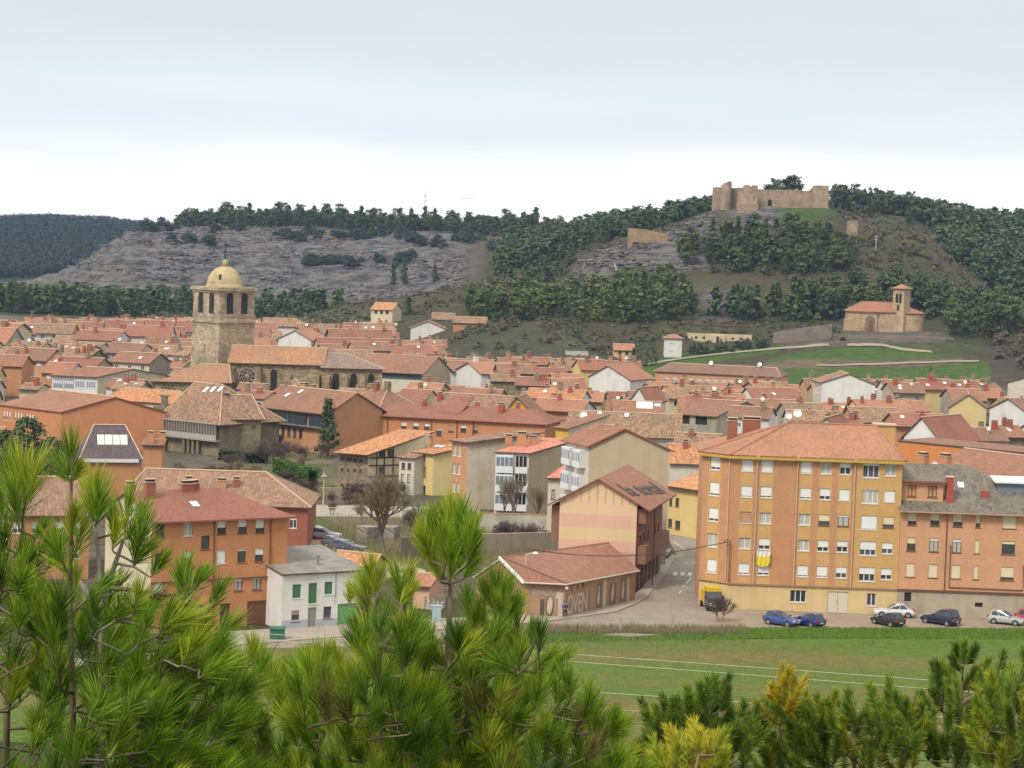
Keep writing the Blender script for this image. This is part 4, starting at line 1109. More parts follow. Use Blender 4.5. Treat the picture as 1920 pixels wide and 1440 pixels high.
    e3 = Vector((W + .35, -e, z0)); e4 = Vector((W + .35, dep + e, z0)); e5 = Vector((A.x - e, dep + e, z0))
    for pts in ([e2, e3, RR, RL], [e1, e2, RL], [e5, e1, RL], [e3, e4, RR], [e4, e5, RL, RR]): r.slab(pts, 0.14, 0, 1)
    for a_, c_ in ((e2, RL), (e3, RR), (e1, RL), (RL, RR)): r.tube([a_ + Vector((0, 0, .03)), c_ + Vector((0, 0, .03))], 0.12, 5, 0)
    ro = r.build('roof', [T_SALM, REDM], root)
    chimney(ro, 0.3, 6.5, ze + 1.9, 1.1, .8, 1.3); chimney(ro, 2.6, 9.0, ze + 2.2, 2.0, .9, 1.0)
    dish(ro, RL.x - 0.1, RL.y + .3, ze + 2.9, 0.42, 0.3); dish(ro, RL.x + .95, RL.y + .6, ze + 3.2, 0.5, 0.1)
    t = MB(); t.box((W - 2.3, 6.9, ze + .3), (W - .1, 9.0, ze + 3.2)); t.box((W - 2.5, 6.75, ze + 3.2), (W + .1, 9.2, ze + 3.35), 1)
    t.build('stair_head', [MBRICK, MORTAR], root)
    for k, u in enumerate((-0.25, 2.8 * S, 7.2 * S, 13.45 * S)):
        p = MB(); y = -0.12 if u > 0 else 0.05
        p.tube([(u, y - .35, ze - .1), (u, y, ze - .9), (u, y, 2.9 if k else 3.2)], 0.065, 6); p.box((u - .14, y - .45, ze - .2), (u + .14, y - .1, ze))
        p.build('downpipe', [PIPEW], root)
    p = MB(); p.tube([(-0.6, -.3, 7.4), (-.3, -.42, 7.75), (.1, -.4, 7.6), (.12, -.3, 7.2), (.12, -.14, 3.0)], 0.06, 6); p.build('cable_pipe', [PIPEB], root)
    b = MB()
    N = 12                                                  # cloth hung from a sill
    for i in range(N):
        for j in range(8):
            def q(i, j):
                u = 3.05 * S + 1.5 * i / N; zz = 6.6 - 1.75 * (j / 8) * (0.82 + 0.18 * math.sin(PI * i / N))
                return (u + 0.03 * math.sin(j * 1.3), -0.28 - 0.05 * math.sin(i * 1.7 + j * .4) - 0.04 * j / 8, zz)
            b.poly([q(i, j), q(i, j + 1), q(i + 1, j + 1), q(i + 1, j)], 0 if j < 3 else 1)
    o = b.build('banner', [paint('banner_white', (.62, .60, .58), .9), paint('banner_yellow', (.62, .50, .03), .9)], None, B_, rz, smooth=True)
    tag(o, 'white and yellow banner hanging from a window of the mustard apartment block', 'banner')
    FOOT.extend([(B_.x + U.x * u - U.y * v, B_.y + U.y * u + U.x * v, 3) for u in range(-3, int(W) + 1, 4) for v in (1, 5, 9, 13)])
    SHOWN.append((1330, 790, 1695, 1140, 262)); LANDMARKS.append(('the mustard apartment block', (B_ + C_).x / 2, B_.y))
    return B_, C_, U
YB, YC, YU = yellow_block()
def pink_block():
    W, ze, dep = 17.5, 12.06, 13.0
    L = YC + YU * 0.03; R = L + YU * W
    cols = [(0.8, 0.95), (3.25, 1.0), (5.75, 1.0), (8.2, 0.5), (11.15, 1.45), (14.2, 1.0)]
    ks = [['bc70', 'bc60', 'bc65', 'bc70', 'bc100', 'bc60'], ['bc45', 'bk20', 'bk22', 'bc100', 'bc25', 'bc60'], ['bc100', 'bc100', 'bc100', 'bc100', 'bc78', 'bc100']]
    wins = []
    for zb, kr in zip((9.98, 7.12, 4.26), ks):
        wins += [(u, zb, w, 1.5, k) for (u, w), k in zip(cols, kr)]
    gnd = [(0.75, 1.55, .75, 1.0, ''), (8.5, 1.2, .85, .5, ''), (5.4, .62, .7, .28, '')]
    inf = house('apartment_block', 'salmon brick apartment block with cream shutters and a dark old tiled roof', 'apartment block', (L.x, L.y, 0), (R.x, R.y, 0), ze, dep, 'hip', 4.1, PBRICK, T_SLATE,
                rat=0.55, hr=9.5, o=.75, wins=wins + gnd, bands=([], [2.8], lambda u, z: 2 if z < 2.8 else 0), extra=[CONC], eave=plaster('pale_eave', (.42, .26, .17), None, .9, .4), mark='the salmon brick block', caps=False)
    for u, z, w, h, k in gnd: inf['root']; part(inf, 'vent_opening', (lambda b: (b.box((u, .15, z), (u + w, .2, z + h)), b)[1])(MB()), [DARK])
    b = MB(); b.box((0, -.16, 2.74), (W, -.002, 2.92)); part(inf, 'string_course', b, [PIPEB])
    d = MB(); hg = inf['hg']
    y0 = 0.9; wl2 = [(0.75, 13.05, .95, 1.25, 'bc60'), (3.0, 13.05, .95, 1.25, 'bc55')]
    wall_grid(d, (0.05, y0), (1, 0), 4.6, 11.8, 14.9, [w[:4] for w in [(a - .05, z, w, h) for a, z, w, h, k in wl2]], 0, .2, None, (0, 1))
    d.poly([(4.65, y0, 11.8), (4.65, y0 + 5, 11.8), (4.65, y0 + 5, 14.9), (4.65, y0, 14.9)])
    dm = part(inf, 'dormer', d, [PBRICK])
    for a, z, w, h, k in wl2:
        f, p, s = win_meshes(w, h, k); o = link('window', f, dm, (a, y0 + .12, z)); 
    r = MB(); r.slab([(-.1, y0 - .5, 14.85), (4.9, y0 - .5, 14.85), (4.9, 5.2, 15.6), (-.1, 5.2, 15.6)], .18, 0, 1); part(inf, 'dormer_roof', r, [T_SLATE, EAVER])
    chimney(inf['roof'], 5.35, 1.2, 13.2, 0.75, 1.0, 2.1, REDM, False)
    skylight(inf['roof'], hg, 6.6, 3.2, .7, .9)
    b = MB(); b.box((9.0, 1.8, hg(9, 2.2) - .3), (9.8, 2.5, hg(9, 2.2) + .55)); b.build('vent_box', [REDM], inf['roof'])
    for pth in ([(5.05, -.12, 11.6), (5.05, -.12, 2.95)], [(5.55, -.1, 8.0), (5.55, -.1, 3.3), (13.6, -.1, 3.25), (13.6, -.1, 6)]):
        p = MB(); p.tube(pth, .055, 5); part(inf, 'downpipe', p, [PIPEB])
    b = MB(); b.slab([(10.5, 2.5, 14.9), (15.5, 2.5, 14.9), (15.5, 6, 15.2), (10.5, 6, 15.2)], .2); b.box((10.9, 2.9, 12.5), (15.2, 5.8, 14.69), 1)
    part(inf, 'roof_terrace', b, [FRAMEW, GLASSB])
    return inf
pink_block()
# ---------------------------------------------------------------- orange brick block at the left
inf = house('apartment_block', 'orange brick apartment block with a cream gable, brown garage doors and red roof', 'apartment block', (285, 973), (540, 963), 11.3, 12.0, 'hip', 2.15, OBRICK, T_RED, hr=5.0, o=.7, side=CREAM,
            wins=[w for zb, ks, us in ((9.45, ('bd0', 'wk0', 'bw50', 'bw50', 'bw65'), (.4, 3.45, 7.1, 9.4, 11.35)), (6.5, ('bd0', 'bw50', 'ww100', 'bd15', 'bw50'), (.4, 3.45, 7.1, 9.4, 11.35)), (3.6, ('ww100', 'bw60', 'bk20', 'bk25', 'bk15'), (.4, 2.9, 7.2, 9.1, 11.2))) for w in row(us, zb, .95, 1.35, ks)]
            + [(5.35, 8.0, .95, 1.4, 'bd0'), (5.35, 5.1, .95, 1.3, 'bd0'), (10.6, 0, 2.3, 2.5), (3.3, 0, 2.4, 2.45), (7.6, 0, 1.1, 2.4)], extra=[OBRICK], eave=EAVER,
            chim=((1.6, 4.5, 1.0, .8, 1.5), (6.2, 5.6, 1.3, .7, .7), (7.3, 6.2, .8, .6, .6), (1.2, 8.5, .9, .7, 1.2)), sky=((5.3, 2.0),), mark='the orange brick block', caps=False)
for u, w in ((10.6, 2.3), (3.3, 2.4)):
    b = MB(); b.box((u, .12, 0), (u + w, .18, 2.45))
    for k in range(9): b.box((u + .03, .105, .2 + k * .25), (u + w - .03, .12, .22 + k * .25))
    part(inf, 'garage_door', b, [DOORB if u > 5 else plaster('tan_door', (.38, .27, .15), None, .7, .3)])
b = MB(); b.box((7.6, .12, 0), (8.7, .18, 2.4)); part(inf, 'door', b, [WOODD])
b = MB(); b.box((-.02, -.14, 4.86), (inf['W'], -.002, 4.98)); part(inf, 'string_course', b, [PIPEB])
for u in (6.75, 13.0):
    p = MB(); p.tube([(u, -.5, 11.1), (u, -.1, 10.6), (u, -.1, .1)], .06, 6); part(inf, 'downpipe', p, [PIPEB])
# ---------------------------------------------------------------- white house
inf = house('white_house', 'white rendered two storey house with green shutters, green garage and cement roof', 'house', (530, 1076), (684, 1068), 5.7, 10.0, 'shed', 1.2, WHITE, T_GREYSHEET, o=.25, og=.15,
            wins=[(1.15, 3.15, .95, 1.4, 'wg100'), (2.95, 2.5, .95, 2.1, 'wg100'), (4.75, 3.35, .9, 1.3, 'wg100'), (1.1, .75, .9, 1.15, 'bn40'), (4.7, .9, .9, 1.2, 'bd0'), (2.95, 0, .95, 2.1), (6.3, 0, 2.7, 2.3)], mark='the white house by the road')
b = MB(); b.box((2.95, .1, 0), (3.9, .16, 2.1)); b.box((3.75, .06, 1.0), (3.82, .1, 1.1)); part(inf, 'door', b, [DOORG])
b = MB(); b.box((6.3, .1, 0), (9.0, .16, 2.3)); part(inf, 'garage_door', b, [paint('garage_green', (.12, .28, .10), .6)])
b = MB(); b.box((-.0, -.012, 0), (2.95, -.002, .95)); b.box((3.9, -.012, 0), (6.3, -.002, .85)); part(inf, 'plinth', b, [plaster('blue_grey_plinth', (.38, .40, .43), None, .9, .6)])
b = MB(); b.lathe([(.13, -.3), (.13, .7), (.2, .7), (.2, .85), (.0, .85)], 8); b.build('flue', [METAL], inf['roof'], (5.2, 2.6, 6.2))
b = MB(); b.tube([(6.0, -.05, 5.6), (6.0, -.05, 3.2), (5.85, -.05, 2.6)], .025, 4); part(inf, 'cable', b, [BLACK])
# ---------------------------------------------------------------- youth centre with the murals
def text_mesh(name, cu, mat, parent):
    t = bpy.data.objects.new(name, cu); C.objects.link(t)
    bpy.context.view_layer.update()
    me = bpy.data.meshes.new_from_object(t.evaluated_get(bpy.context.evaluated_depsgraph_get()))
    w0 = max(v.co.x for v in me.vertices)
    bpy.data.objects.remove(t); bpy.data.curves.remove(cu)
    me.materials.clear(); me.materials.append(mat); me.name = name
    return link(name, me, parent), w0
def mural():
    M0, M1, M2 = G(989, 1089, 3.8), G(1061, 1092, 3.8), G(1192, 1067, 3.55)
    RA, RB = G(943, 1045, 5.9), G(1135, 1018, 5.9)
    root = empty('youth_centre', (M1.x, M1.y, 0), 0)
    tag(root, 'low brown hall with a red tiled roof and white mural lettering along its walls', 'hall')
    o = Vector((M1.x, M1.y, 0))
    m0, m1, m2, ra, rb = [Vector((p.x - o.x, p.y - o.y, 0)) for p in (M0, M1, M2, RA, RB)]
    bk = [m2 + Vector((-6, 7, 0)), m0 + Vector((-5.5, 5.5, 0))]
    b = MB()
    wallm = plaster('mural_wall', (.34, .20, .115), (.23, .13, .075), .9, .6)
    for a, c in ((m0, m1), (m1, m2)):
        b.poly([a - Vector((0, 0, 1)), c - Vector((0, 0, 1)), c + Vector((0, 0, 3.7)), a + Vector((0, 0, 3.7))])
    b.poly([m0 - Vector((0, 0, 1)), m0 + Vector((0, 0, 3.7)), ra + Vector((0, 0, 5.8)), bk[1] + Vector((0, 0, 3.2)), bk[1] - Vector((0, 0, 1))])
    b.poly([m2 - Vector((0, 0, 1)), m2 + Vector((0, 0, 3.5)), rb + Vector((0, 0, 5.8)), bk[0] + Vector((0, 0, 3.2)), bk[0] - Vector((0, 0, 1))])
    b.poly([bk[0] - Vector((0, 0, 1)), bk[1] - Vector((0, 0, 1)), bk[1] + Vector((0, 0, 3.2)), bk[0] + Vector((0, 0, 3.2))])
    b.build('wall', [wallm], root)
    ov = lambda p, z, d: Vector((p.x + d[0], p.y + d[1], z))
    e0, e1, e2 = ov(m0, 3.75, (-.25, -.4)), ov(m1, 3.75, (.05, -.5)), ov(m2, 3.5, (.4, -.2))
    A, B = ov(ra, 5.9, (-.2, -.1)), ov(rb, 5.9, (.4, .2))
    r = MB()
    r.slab([e1, e2, B, A], .16, 0, 1); r.slab([e0, e1, A], .16, 0, 1)
    r.slab([B, ov(bk[0], 3.2, (.5, .3)), ov(bk[1], 3.2, (-.4, .3)), A], .16, 0, 1)
    r.tube([e1 + Vector((0, 0, .04)), A + Vector((0, 0, .04))], .05, 4, 2); r.tube([A, B], .12, 5, 3)
    r.build('roof', [T_COURSE, plaster('fascia_pale', (.5, .44, .36), None, .8, .4), EAVE, T_COURSE], root)
    g = MB(); 
    for p in ([e0 - Vector((0.05, .08, .1)), e1 - Vector((0, .1, .1)), e2 - Vector((-.05, .06, .1))],): g.tube(p, .08, 6)
    g.build('gutter', [plaster('gutter_pale', (.50, .44, .38), None, .7, .3)], root)
    g = MB(); g.slab([e0 + Vector((-.1, -.1, .12)), A + Vector((-.1, -.1, .12)), A + Vector((-.3, 0, .1)), e0 + Vector((-.35, .1, .1))], .3); g.build('bargeboard', [FRAMEW], root)
    lam = g = MB(); g.lathe([(0, .25), (.16, .2), (.2, 0), (.12, -.12), (0, -.14)], 10); g.build('lantern', [DISHW], root, (m1.x + .1, m1.y - .3, 3.2))
    # painted lettering and figures, laid flat on the two walls
    pw = plaster('mural_white', (.46, .41, .34), (.31, .26, .20), .9, .5); pd = plaster('mural_dark', (.075, .06, .05), (.12, .09, .06), .9, .5)
    def onwall(a, c):
        d = (c - a); Lw = d.length; d.normalize(); return d, Vector((d.y, -d.x, 0)), Lw
    def text(s, a, c, u, z, hgt, wid, mat, name, off=.012, outline=None):
        d, nn, Lw = onwall(a, c)
        cu = bpy.data.curves.new(name, 'FONT'); cu.body = s; cu.size = 1.0; cu.fill_mode = 'BOTH'; cu.extrude = .004; cu.offset = .012
        ob, w0 = text_mesh(name, cu, mat, root)
        h0 = 0.69
        p = a + d * u + nn * off
        ob.matrix_local = Matrix.Translation((p.x, p.y, z)) @ Matrix.Rotation(math.atan2(d.y, d.x), 4, 'Z') @ Matrix.Rotation(PI / 2, 4, 'X') @ Matrix.Diagonal((wid / w0, hgt / h0, 1, 1))
    L01 = (m1 - m0).length
    text('eSPACIO', m0, m1, L01 * .10, 2.25, .98, L01 * .66, pd, 'mural_lettering', .010)
    text('eSPACIO', m0, m1, L01 * .115, 2.28, .92, L01 * .63, plaster('mural_grey', (.36, .32, .27), None, .9, .4), 'mural_lettering', .016)
    text('J', m0, m1, L01 * .76, .25, 2.0, L01 * .17, pw, 'mural_lettering')
    text('OVEN', m1, m2, .35, .3, 2.0, 4.5, pw, 'mural_lettering')
    def blob(a, c, pts, mat, name, off=.014):
        d, nn, Lw = onwall(a, c)
        g = MB(); f = [(a + d * u + nn * off) + Vector((0, 0, z)) for u, z in pts]; g.poly(f)
        g.build(name, [mat], root)
    el = lambda u, z, ru, rz_, n=18, t=0: [(u + ru * math.cos(q * 2 * PI / n) + t * math.sin(q * 2 * PI / n), z + rz_ * math.sin(q * 2 * PI / n)) for q in range(n)]
    blob(m0, m1, el(L01 * .60, 1.15, L01 * .11, 1.12), pd, 'mural_figure', .010); blob(m0, m1, el(L01 * .60, 1.25, L01 * .075, .95, 18, .05), pw, 'mural_figure', .016)
    blob(m0, m1, [(L01 * .74, 2.05), (L01 * .94, 2.05), (L01 * .94, 2.7), (L01 * .74, 2.7)], pw, 'mural_figure', .012)
    blob(m0, m1, [(L01 * .35, .2), (L01 * .46, .2), (L01 * .46, 1.9), (L01 * .35, 1.9)], pd, 'mural_figure', .012)
    for u in (1.1, 2.4, 3.6): blob(m1, m2, [(u, 2.75), (u + .25, 2.7), (u + .4, 3.1), (u + .3, 3.3), (u + .05, 3.2)], pd, 'mural_figure')
    for u, w, z0, z1, m_ in ((6.0, .6, .3, 2.6, plaster('mural_tan', (.36, .26, .17), None, .9, .5)), (9.0, .65, .15, 3.3, plaster('mural_cream', (.5, .42, .3), None, .9, .4)), (15.0, .5, .1, 2.9, pw), (7.4, 1.2, .2, 3.0, plaster('mural_brown', (.17, .13, .10), None, .9, .5)), (10.6, 1.5, .2, 2.7, plaster('mural_brown', (.17, .13, .10), None, .9, .5)), (13.2, 1.3, .2, 2.9, plaster('mural_brown', (.17, .13, .10), None, .9, .5))):  # tan, cream, white and dark brown painted panels
        u = u * (m2 - m1).length / 17.0
        blob(m1, m2, [(u, z0), (u + w, z0), (u + w, z1 - .25), (u + w * .5, z1), (u, z1 - .25)], m_, 'mural_panel', .008)
    for u in (7.9, 11.3, 13.9):
        u = u * (m2 - m1).length / 17.0
        blob(m1, m2, el(u, 1.35, .26, .85, 16, .06), pw, 'mural_figure', .016); blob(m1, m2, el(u + .1, 2.35, .17, .22), pw, 'mural_figure', .016)
    FOOT.extend([(o.x + p.x, o.y + p.y, 4) for p in (m0, m1, m2, (m1 + m2) / 2, (ra + rb) / 2, ra, rb)])
    SHOWN.append((943, 1015, 1195, 1150, 254))
mural()
# ---------------------------------------------------------------- banded gable block behind it
def bandm(u, z):
    if z > 8.7: return 0
    for a, c, k in ((7.15, 8.7, 2), (5.75, 7.15, 3), (4.5, 5.75, 2)):
        if a <= z < c: return k
    return 4
CRP = plaster('peach_render', (0.62, 0.45, 0.28), (0.54, 0.39, 0.24), 0.9, 0.2)
YEL2 = plaster('straw_render', (0.60, 0.46, 0.26), (0.53, 0.40, 0.22), 0.9, 0.25)
inf = house('gabled_block', 'peach gabled block with pink bands and black lettering on its red roof', 'house', (1050, 934), (1195, 941), 10.4, 17.5, 'gable', 2.55, CRP, T_COURSE, skew=0.08, rat=.5, o=1.55, og=.5,
            side=BBRICK, bands=([], [8.7, 7.15, 5.75, 4.5], bandm), extra=[PINKR, YEL2, plaster('rose_render', (.46, .27, .2), None, .9, .3)], eave=EAVER, mark='the peach banded gable block', caps=False,
            rwins=[(u, z, .9, 1.2, 'bd30') for u in (2.5, 5, 7.5, 12, 14.5) for z in (8.2, 5.4)])
b = MB(); W_ = inf['W']
def sb(u0, u1, v0, v1, z0, z1): b.prism([(u0 + .08 * v0, v0, z0), (u1 + .08 * v0, v0, z0), (u1 + .08 * v1, v1, z0), (u0 + .08 * v1, v1, z0)], z1 - z0)
sb(-1.0, -.005, .4, 17, 5.4, 9.55); sb(W_ + .005, W_ + 1.0, .4, 3.5, 7.9, 9.55); sb(W_ + .005, W_ + 1.1, .4, 16.5, 3.2, 5.3); part(inf, 'side_bay', b, [BBRICK])
b = MB()
for k in range(9): b.box((.5 + k * W_ / 9.5, -.02, 10.0), (.62 + k * W_ / 9.5, -.003, 10.35 + 2.0 * (1 - abs(k - 4) / 4.8)))
part(inf, 'pilaster_strip', b, [plaster('strip', (.45, .29, .16), None, .9, .2)])
b = MB(); b.tube([(W_ + 2.0, 6, 9.6), (W_ + 1.6, 5, 9.0), (W_ + 1.6, 5, .2)], .08, 6); part(inf, 'downpipe', b, [PIPEB])
b = MB()
for k in range(6): v = 1.2 + k * 2.6; b.prism([(W_ + .01 + .08 * v, v, 0), (W_ + .06 + .08 * v, v, 0), (W_ + .06 + .08 * (v + 1.4), v + 1.4, 0), (W_ + .01 + .08 * (v + 1.4), v + 1.4, 0)], 2.7)
part(inf, 'shopfront', b, [WOODD])
def roof_text(inf, s, u0, v0, du, mat):
    """lettering painted on the right-hand slope, reading up the slope line by line along v"""
    cu = bpy.data.curves.new('roof_lettering', 'FONT'); cu.body = s; cu.size = 1; cu.extrude = .01; cu.offset = .018
    o, w0 = text_mesh('roof_lettering', cu, mat, inf['roof'])
    W, h = inf['W'], inf['h']; sl = math.atan2(2.55, W / 2)
    hh = inf['hg'](u0, v0)
    ts = math.tan(sl); n = Vector((ts, -.08 * ts, 1)).normalized(); x = Vector((.20, 1, -.12 * ts)).normalized(); y = n.cross(x)
    p = Vector((u0 + .08 * v0, v0, hh)) + n * .07
    M = Matrix(((x.x, y.x, n.x, p.x), (x.y, y.y, n.y, p.y), (x.z, y.z, n.z, p.z), (0, 0, 0, 1)))
    o.matrix_local = M @ Matrix.Diagonal((du / w0, 3.4, 1, 1))
roof_text(inf, 'la total', W_ * 0.9, 1.2, 14.0, paint('lettering_black', (.07, .065, .065), .9))
# ---------------------------------------------------------------- beige gable block and the buildings along the river
GAL = paint('gallery_white', (0.62, 0.63, 0.64), 0.5, vary=.1)
inf = house('gabled_block', 'tall beige gable end with white glazed bays at its left edge', 'house', (1105, 833), (1255, 842), 14.5, 6.2, 'gable', 2.3, BEIGE, T_BROWN, skew=-.8, rat=.42, o=.5, og=.4, side=PALE, eave=EAVER, mark='the tall beige gable', caps=False,
            chim=((1.2, 4.5, 1.6, .8, 1.2, SBRICK),), dishes=())
b = MB()
for z in (11.4, 8.3, 5.2):
    for t0, t1 in ((.12, .42), (.55, .9)):
        p0 = Vector((-.8 * 6.2 * t0, 6.2 * t0, 0)); p1 = Vector((-.8 * 6.2 * t1, 6.2 * t1, 0)); nn = Vector((-6.2, -.8 * 6.2, 0)).normalized() * .9
        q = [p0, p0 + nn, p1 + nn, p1]
        b.prism([v + Vector((0, 0, z)) for v in q[::-1]], 2.2, 0)
        for k in range(1, 4):
            c = p0 + nn + (p1 - p0) * (k / 4); b.box((c.x - .05, c.y - .05, z), (c.x + .05, c.y + .05, z + 2.2), 0)
        a_, c_ = p0 + nn * 1.01, p1 + nn * 1.01
        b.poly([a_ + Vector((0, 0, z + .8)), c_ + Vector((0, 0, z + .8)), c_ + Vector((0, 0, z + 1.9)), a_ + Vector((0, 0, z + 1.9))], 1)
part(inf, 'glazed_bay', b, [GAL, GLASSB])
house('pink_roof_house', 'small house with a pink red roof tucked between the gallery house and the beige gable', 'house', (1028, 894), (1058, 895), 8.0, 6, 'shed', 1.4, PALE, T_PINK, skew=.5, mark=None, show=False, wins=[(.5, 5.0, .5, 1.3, 'bk0')])
for _k, (_a, _c, _z, _t, _l) in enumerate((((1257, 866), (1318, 868), 5.6, T_ORANGE, 'low house with a jumbled orange roof behind the yellow street house'), ((1262, 842), (1345, 846), 5.6, T_OLD, 'low house with an old patched roof between the grey house and the mustard block'))):
    house('low_house', _l, 'house', _a, _c, _z, 10, 'eave', 2.4, PALE, _t, mark=None, show=False, chim=((2.5, 4, .8, .6, 1.0),))
inf = house('gallery_house', 'house with a white glazed gallery and a pink red roof with brick chimneys', 'house', (930, 846), (992, 848.5), 9.3, 13, 'shed', 1.0, WHITE, T_PINK, skew=.45, side=BEIGE, o=.5, mark='the white gallery house',
            chim=((1.2, 6, 1.0, .7, 1.2, SBRICK), (3.2, 5, 1.3, .9, 1.8, SBRICK), (4.6, 7.5, 1.2, .8, .9, SBRICK)), rwins=())
b = MB(); W_ = inf['W']
for z in (6.6, 3.9, 1.2):
    b.box((.1, -1.2, z - .25), (W_ * .55, -.005, z + 2.25), 0)
    for k in range(4): b.box((.22 + k * W_ * .13, -1.215, z + .75), (.22 + k * W_ * .13 + W_ * .11, -1.19, z + 2.0), 1)
    b.box((W_ * .6, -1.0, z - .25), (W_ * .98, -.005, z + .6), 0); b.box((W_ * .62, -.06, z + .6), (W_ * .96, -.006, z + 2.1), 2)
    for k in range(4): b.box((W_ * (.6 + .12 * k), -1.0, z + .6), (W_ * (.6 + .12 * k) + .07, -.9, z + 2.2), 0)
part(inf, 'glazed_gallery', b, [GAL, GLASSB, DARK])
inf = house('peeling_house', 'tall house with a peeling pale side wall and brown brick front', 'house', (848, 824), (877, 828), 9.9, 9.0, 'shed', 1.5, SBRICK, T_OLD, skew=.62, side=plaster('peeling_render', (.42, .385, .32), (.33, .28, .2), .95, .9), o=.5, og=.5, mark='the peeling pale wall',
            wins=[(u, z, .75, 1.5, 'wk0') for u in (.25, 1.35) for z in (7.6, 4.9, 2.2)])
inf = house('yellow_house', 'narrow yellow house with an orange roof and brown shutters', 'house', (777, 846), (813, 850), 6.5, 7.5, 'shed', 1.4, YELLOW, T_ORANGE, skew=.45, side=plaster('pale_yellow', (.58, .48, .24), None, .9, .3), o=.5, eave=EAVE, mark='the narrow yellow house', sky=((1.0, 3), (2.0, 3)),
            wins=[(.55, 5.3, .35, .75, 'bn100'), (1.9, 5.3, .35, .75, 'bn100'), (.3, 2.7, .5, 1.6, 'bn100'), (1.1, 2.7, .5, 1.6, 'bn100'), (2.0, 2.7, .5, 1.6, 'bn100'), (.3, 0.1, .6, 1.3, 'bd0'), (1.9, .1, .6, 1.3, 'bd0')], chim=((.6, 3, .6, .6, 1.4, SBRICK),))
house('cream_house', 'small cream house with a brown roof between the stone house and the yellow house', 'house', (749, 856), (777, 858), 5.8, 6, 'shed', 1.3, PALE, T_OLD, skew=.3, o=.4, mark=None,
      wins=[(.4, 3.9, .6, 1.0, 'bd0'), (1.4, 3.9, .6, 1.0, 'bd0'), (.35, 1.9, .5, 1.3, 'bk0'), (1.4, 1.9, .5, 1.3, 'bk0')])
inf = house('timbered_house', 'old stone house with a half timbered cream side and broad orange roof', 'house', (635, 844), (690, 848), 6.1, 9.5, 'shed', 2.6, GREYST, T_ORANGE, skew=.62, side=CREAM, o=1.2, og=.5, eave=WOODD, mark='the half timbered house',
            wins=[(u, z, .4, .95, 'bn60') for u in (.5, 1.6, 2.7, 3.7) for z in (4.6, 3.0, .6)])
b = MB(); W_ = inf['W']; ld = Vector((.62, 1, 0)).normalized(); nn = Vector((ld.y, -ld.x, 0)) * .03
for t in (1.6, 3.0, 4.6):
    p = Vector((W_, 0, 0)) + ld * t + nn; b.tube([p + Vector((0, 0, 2.2)), p + Vector((0, 0, 6.1 + t * .22))], .11, 4)
for z in (2.3, 4.0, 5.2): b.tube([Vector((W_, 0, z)) + ld * .2 + nn, Vector((W_, 0, z)) + ld * 5.6 + nn], .1, 4)
part(inf, 'timber_frame', b, [WOODD])
for t, z in ((2.0, 5.3), (3.6, 5.4), (2.0, 2.7)):
    q = Vector((W_, 0, 0)) + ld * t + nn * 2; window(inf['root'], q.x, q.y, z, .9, 1.1, 'bd0', math.atan2(ld.y, ld.x))
inf = house('brick_block', 'long orange brick building with a red roof and brown downpipes', 'house', (706, 776), (1022, 793), 6.7, 11, 'hip', 1.9, OBRICK, T_RED, hr=3, hl=2, o=.6, eave=EAVER, mark='the long orange brick building', caps=False,
            wins=[(u, z, 1.0, 1.25, k) for u, z, k in ((4.8, 4.2, 'bw55'), (7.1, 4.2, 'bw50'), (9.2, 4.2, 'bw45'), (11.5, 3.3, 'bw20'), (13.8, 4.1, 'bn80'), (16.1, 4.2, 'bw40'), (18.3, 4.2, 'bn60'), (7.0, 1.5, 'bw40'), (9.2, 1.4, 'bw50'))],
            chim=((7.6, 4.5, .7, .6, .9, REDM), (22.6, 3.5, 1.0, 1.0, 1.4, REDM), (17, 7, .8, .6, .8, REDM), (25, 6, .8, .6, .9, REDM)))
b = MB()
for u in (2.2, 10.6, 15.4, 18.5): b.tube([(u, -.12, 6.5), (u, -.12, -.2)], .07, 5)
part(inf, 'downpipe', b, [PIPEB])
b = MB(); b.slab([(11, 2, 7.5), (15.2, 2, 7.5), (16.5, 7, 10.2), (12.5, 7, 10.2)], .2); b.prism([(11.6, 2.8, 7), (14.9, 2.8, 7), (15.9, 6.8, 7), (12.9, 6.8, 7)], .5, 0); part(inf, 'raised_roof', b, [T_RED])
inf = house('brick_block', 'orange brick block whose upper floor juts out, left of the long building', 'house', (634, 760), (708, 769), 7.2, 11, 'hip', 3.4, OBRICK, T_BROWN, hl=4, hr=4, o=.6, mark=None, wins=[(.6 + k * .8, 4.4, .5, 1.8, 'bn70') for k in range(4)] + [(.6 + k * 1.4, 1.3, 1.0, 1.5, 'bd0') for k in range(3)], chim=((5, 5, 1, .8, 1.2), (7.5, 5.6, 1.3, .8, 1.2, GREYST)))
b = MB(); b.box((3.2, -1.6, 3.2), (inf['W'] + .2, -.005, 7.1)); part(inf, 'jutting_floor', b, [OBRICK])
inf = house('glazed_house', 'long building with a dark glazed top floor under a brown roof', 'house', (491, 758), (618, 772), 7.6, 13, 'eave', 3.2, SBRICK, T_BROWN, o=.9, mark='the dark glazed building', wins=[(.8 + k * 1.6, 2.2, .8, 1.7, 'bd0') for k in range(7)], chim=((5, 8, .8, .8, .9), (3.2, 7.4, 1.4, 1.0, .9, SBRICK)), sky=((2.5, 3), (4.5, 4.5)))
b = MB(); b.box((.2, -.3, 4.7), (inf['W'] * .68, -.005, 7.3)); b.box((inf['W'] * .72, -.3, 4.7), (inf['W'] - .2, -.005, 7.3)); part(inf, 'glazed_gallery', b, [GLASSB if False else glass_dark('dark_glazing', (.03, .04, .05), .08)])
b = MB()
for k in range(7): b.box((.2 + k * 1.45, -.36, 4.7), (.28 + k * 1.45, -.3, 7.3))
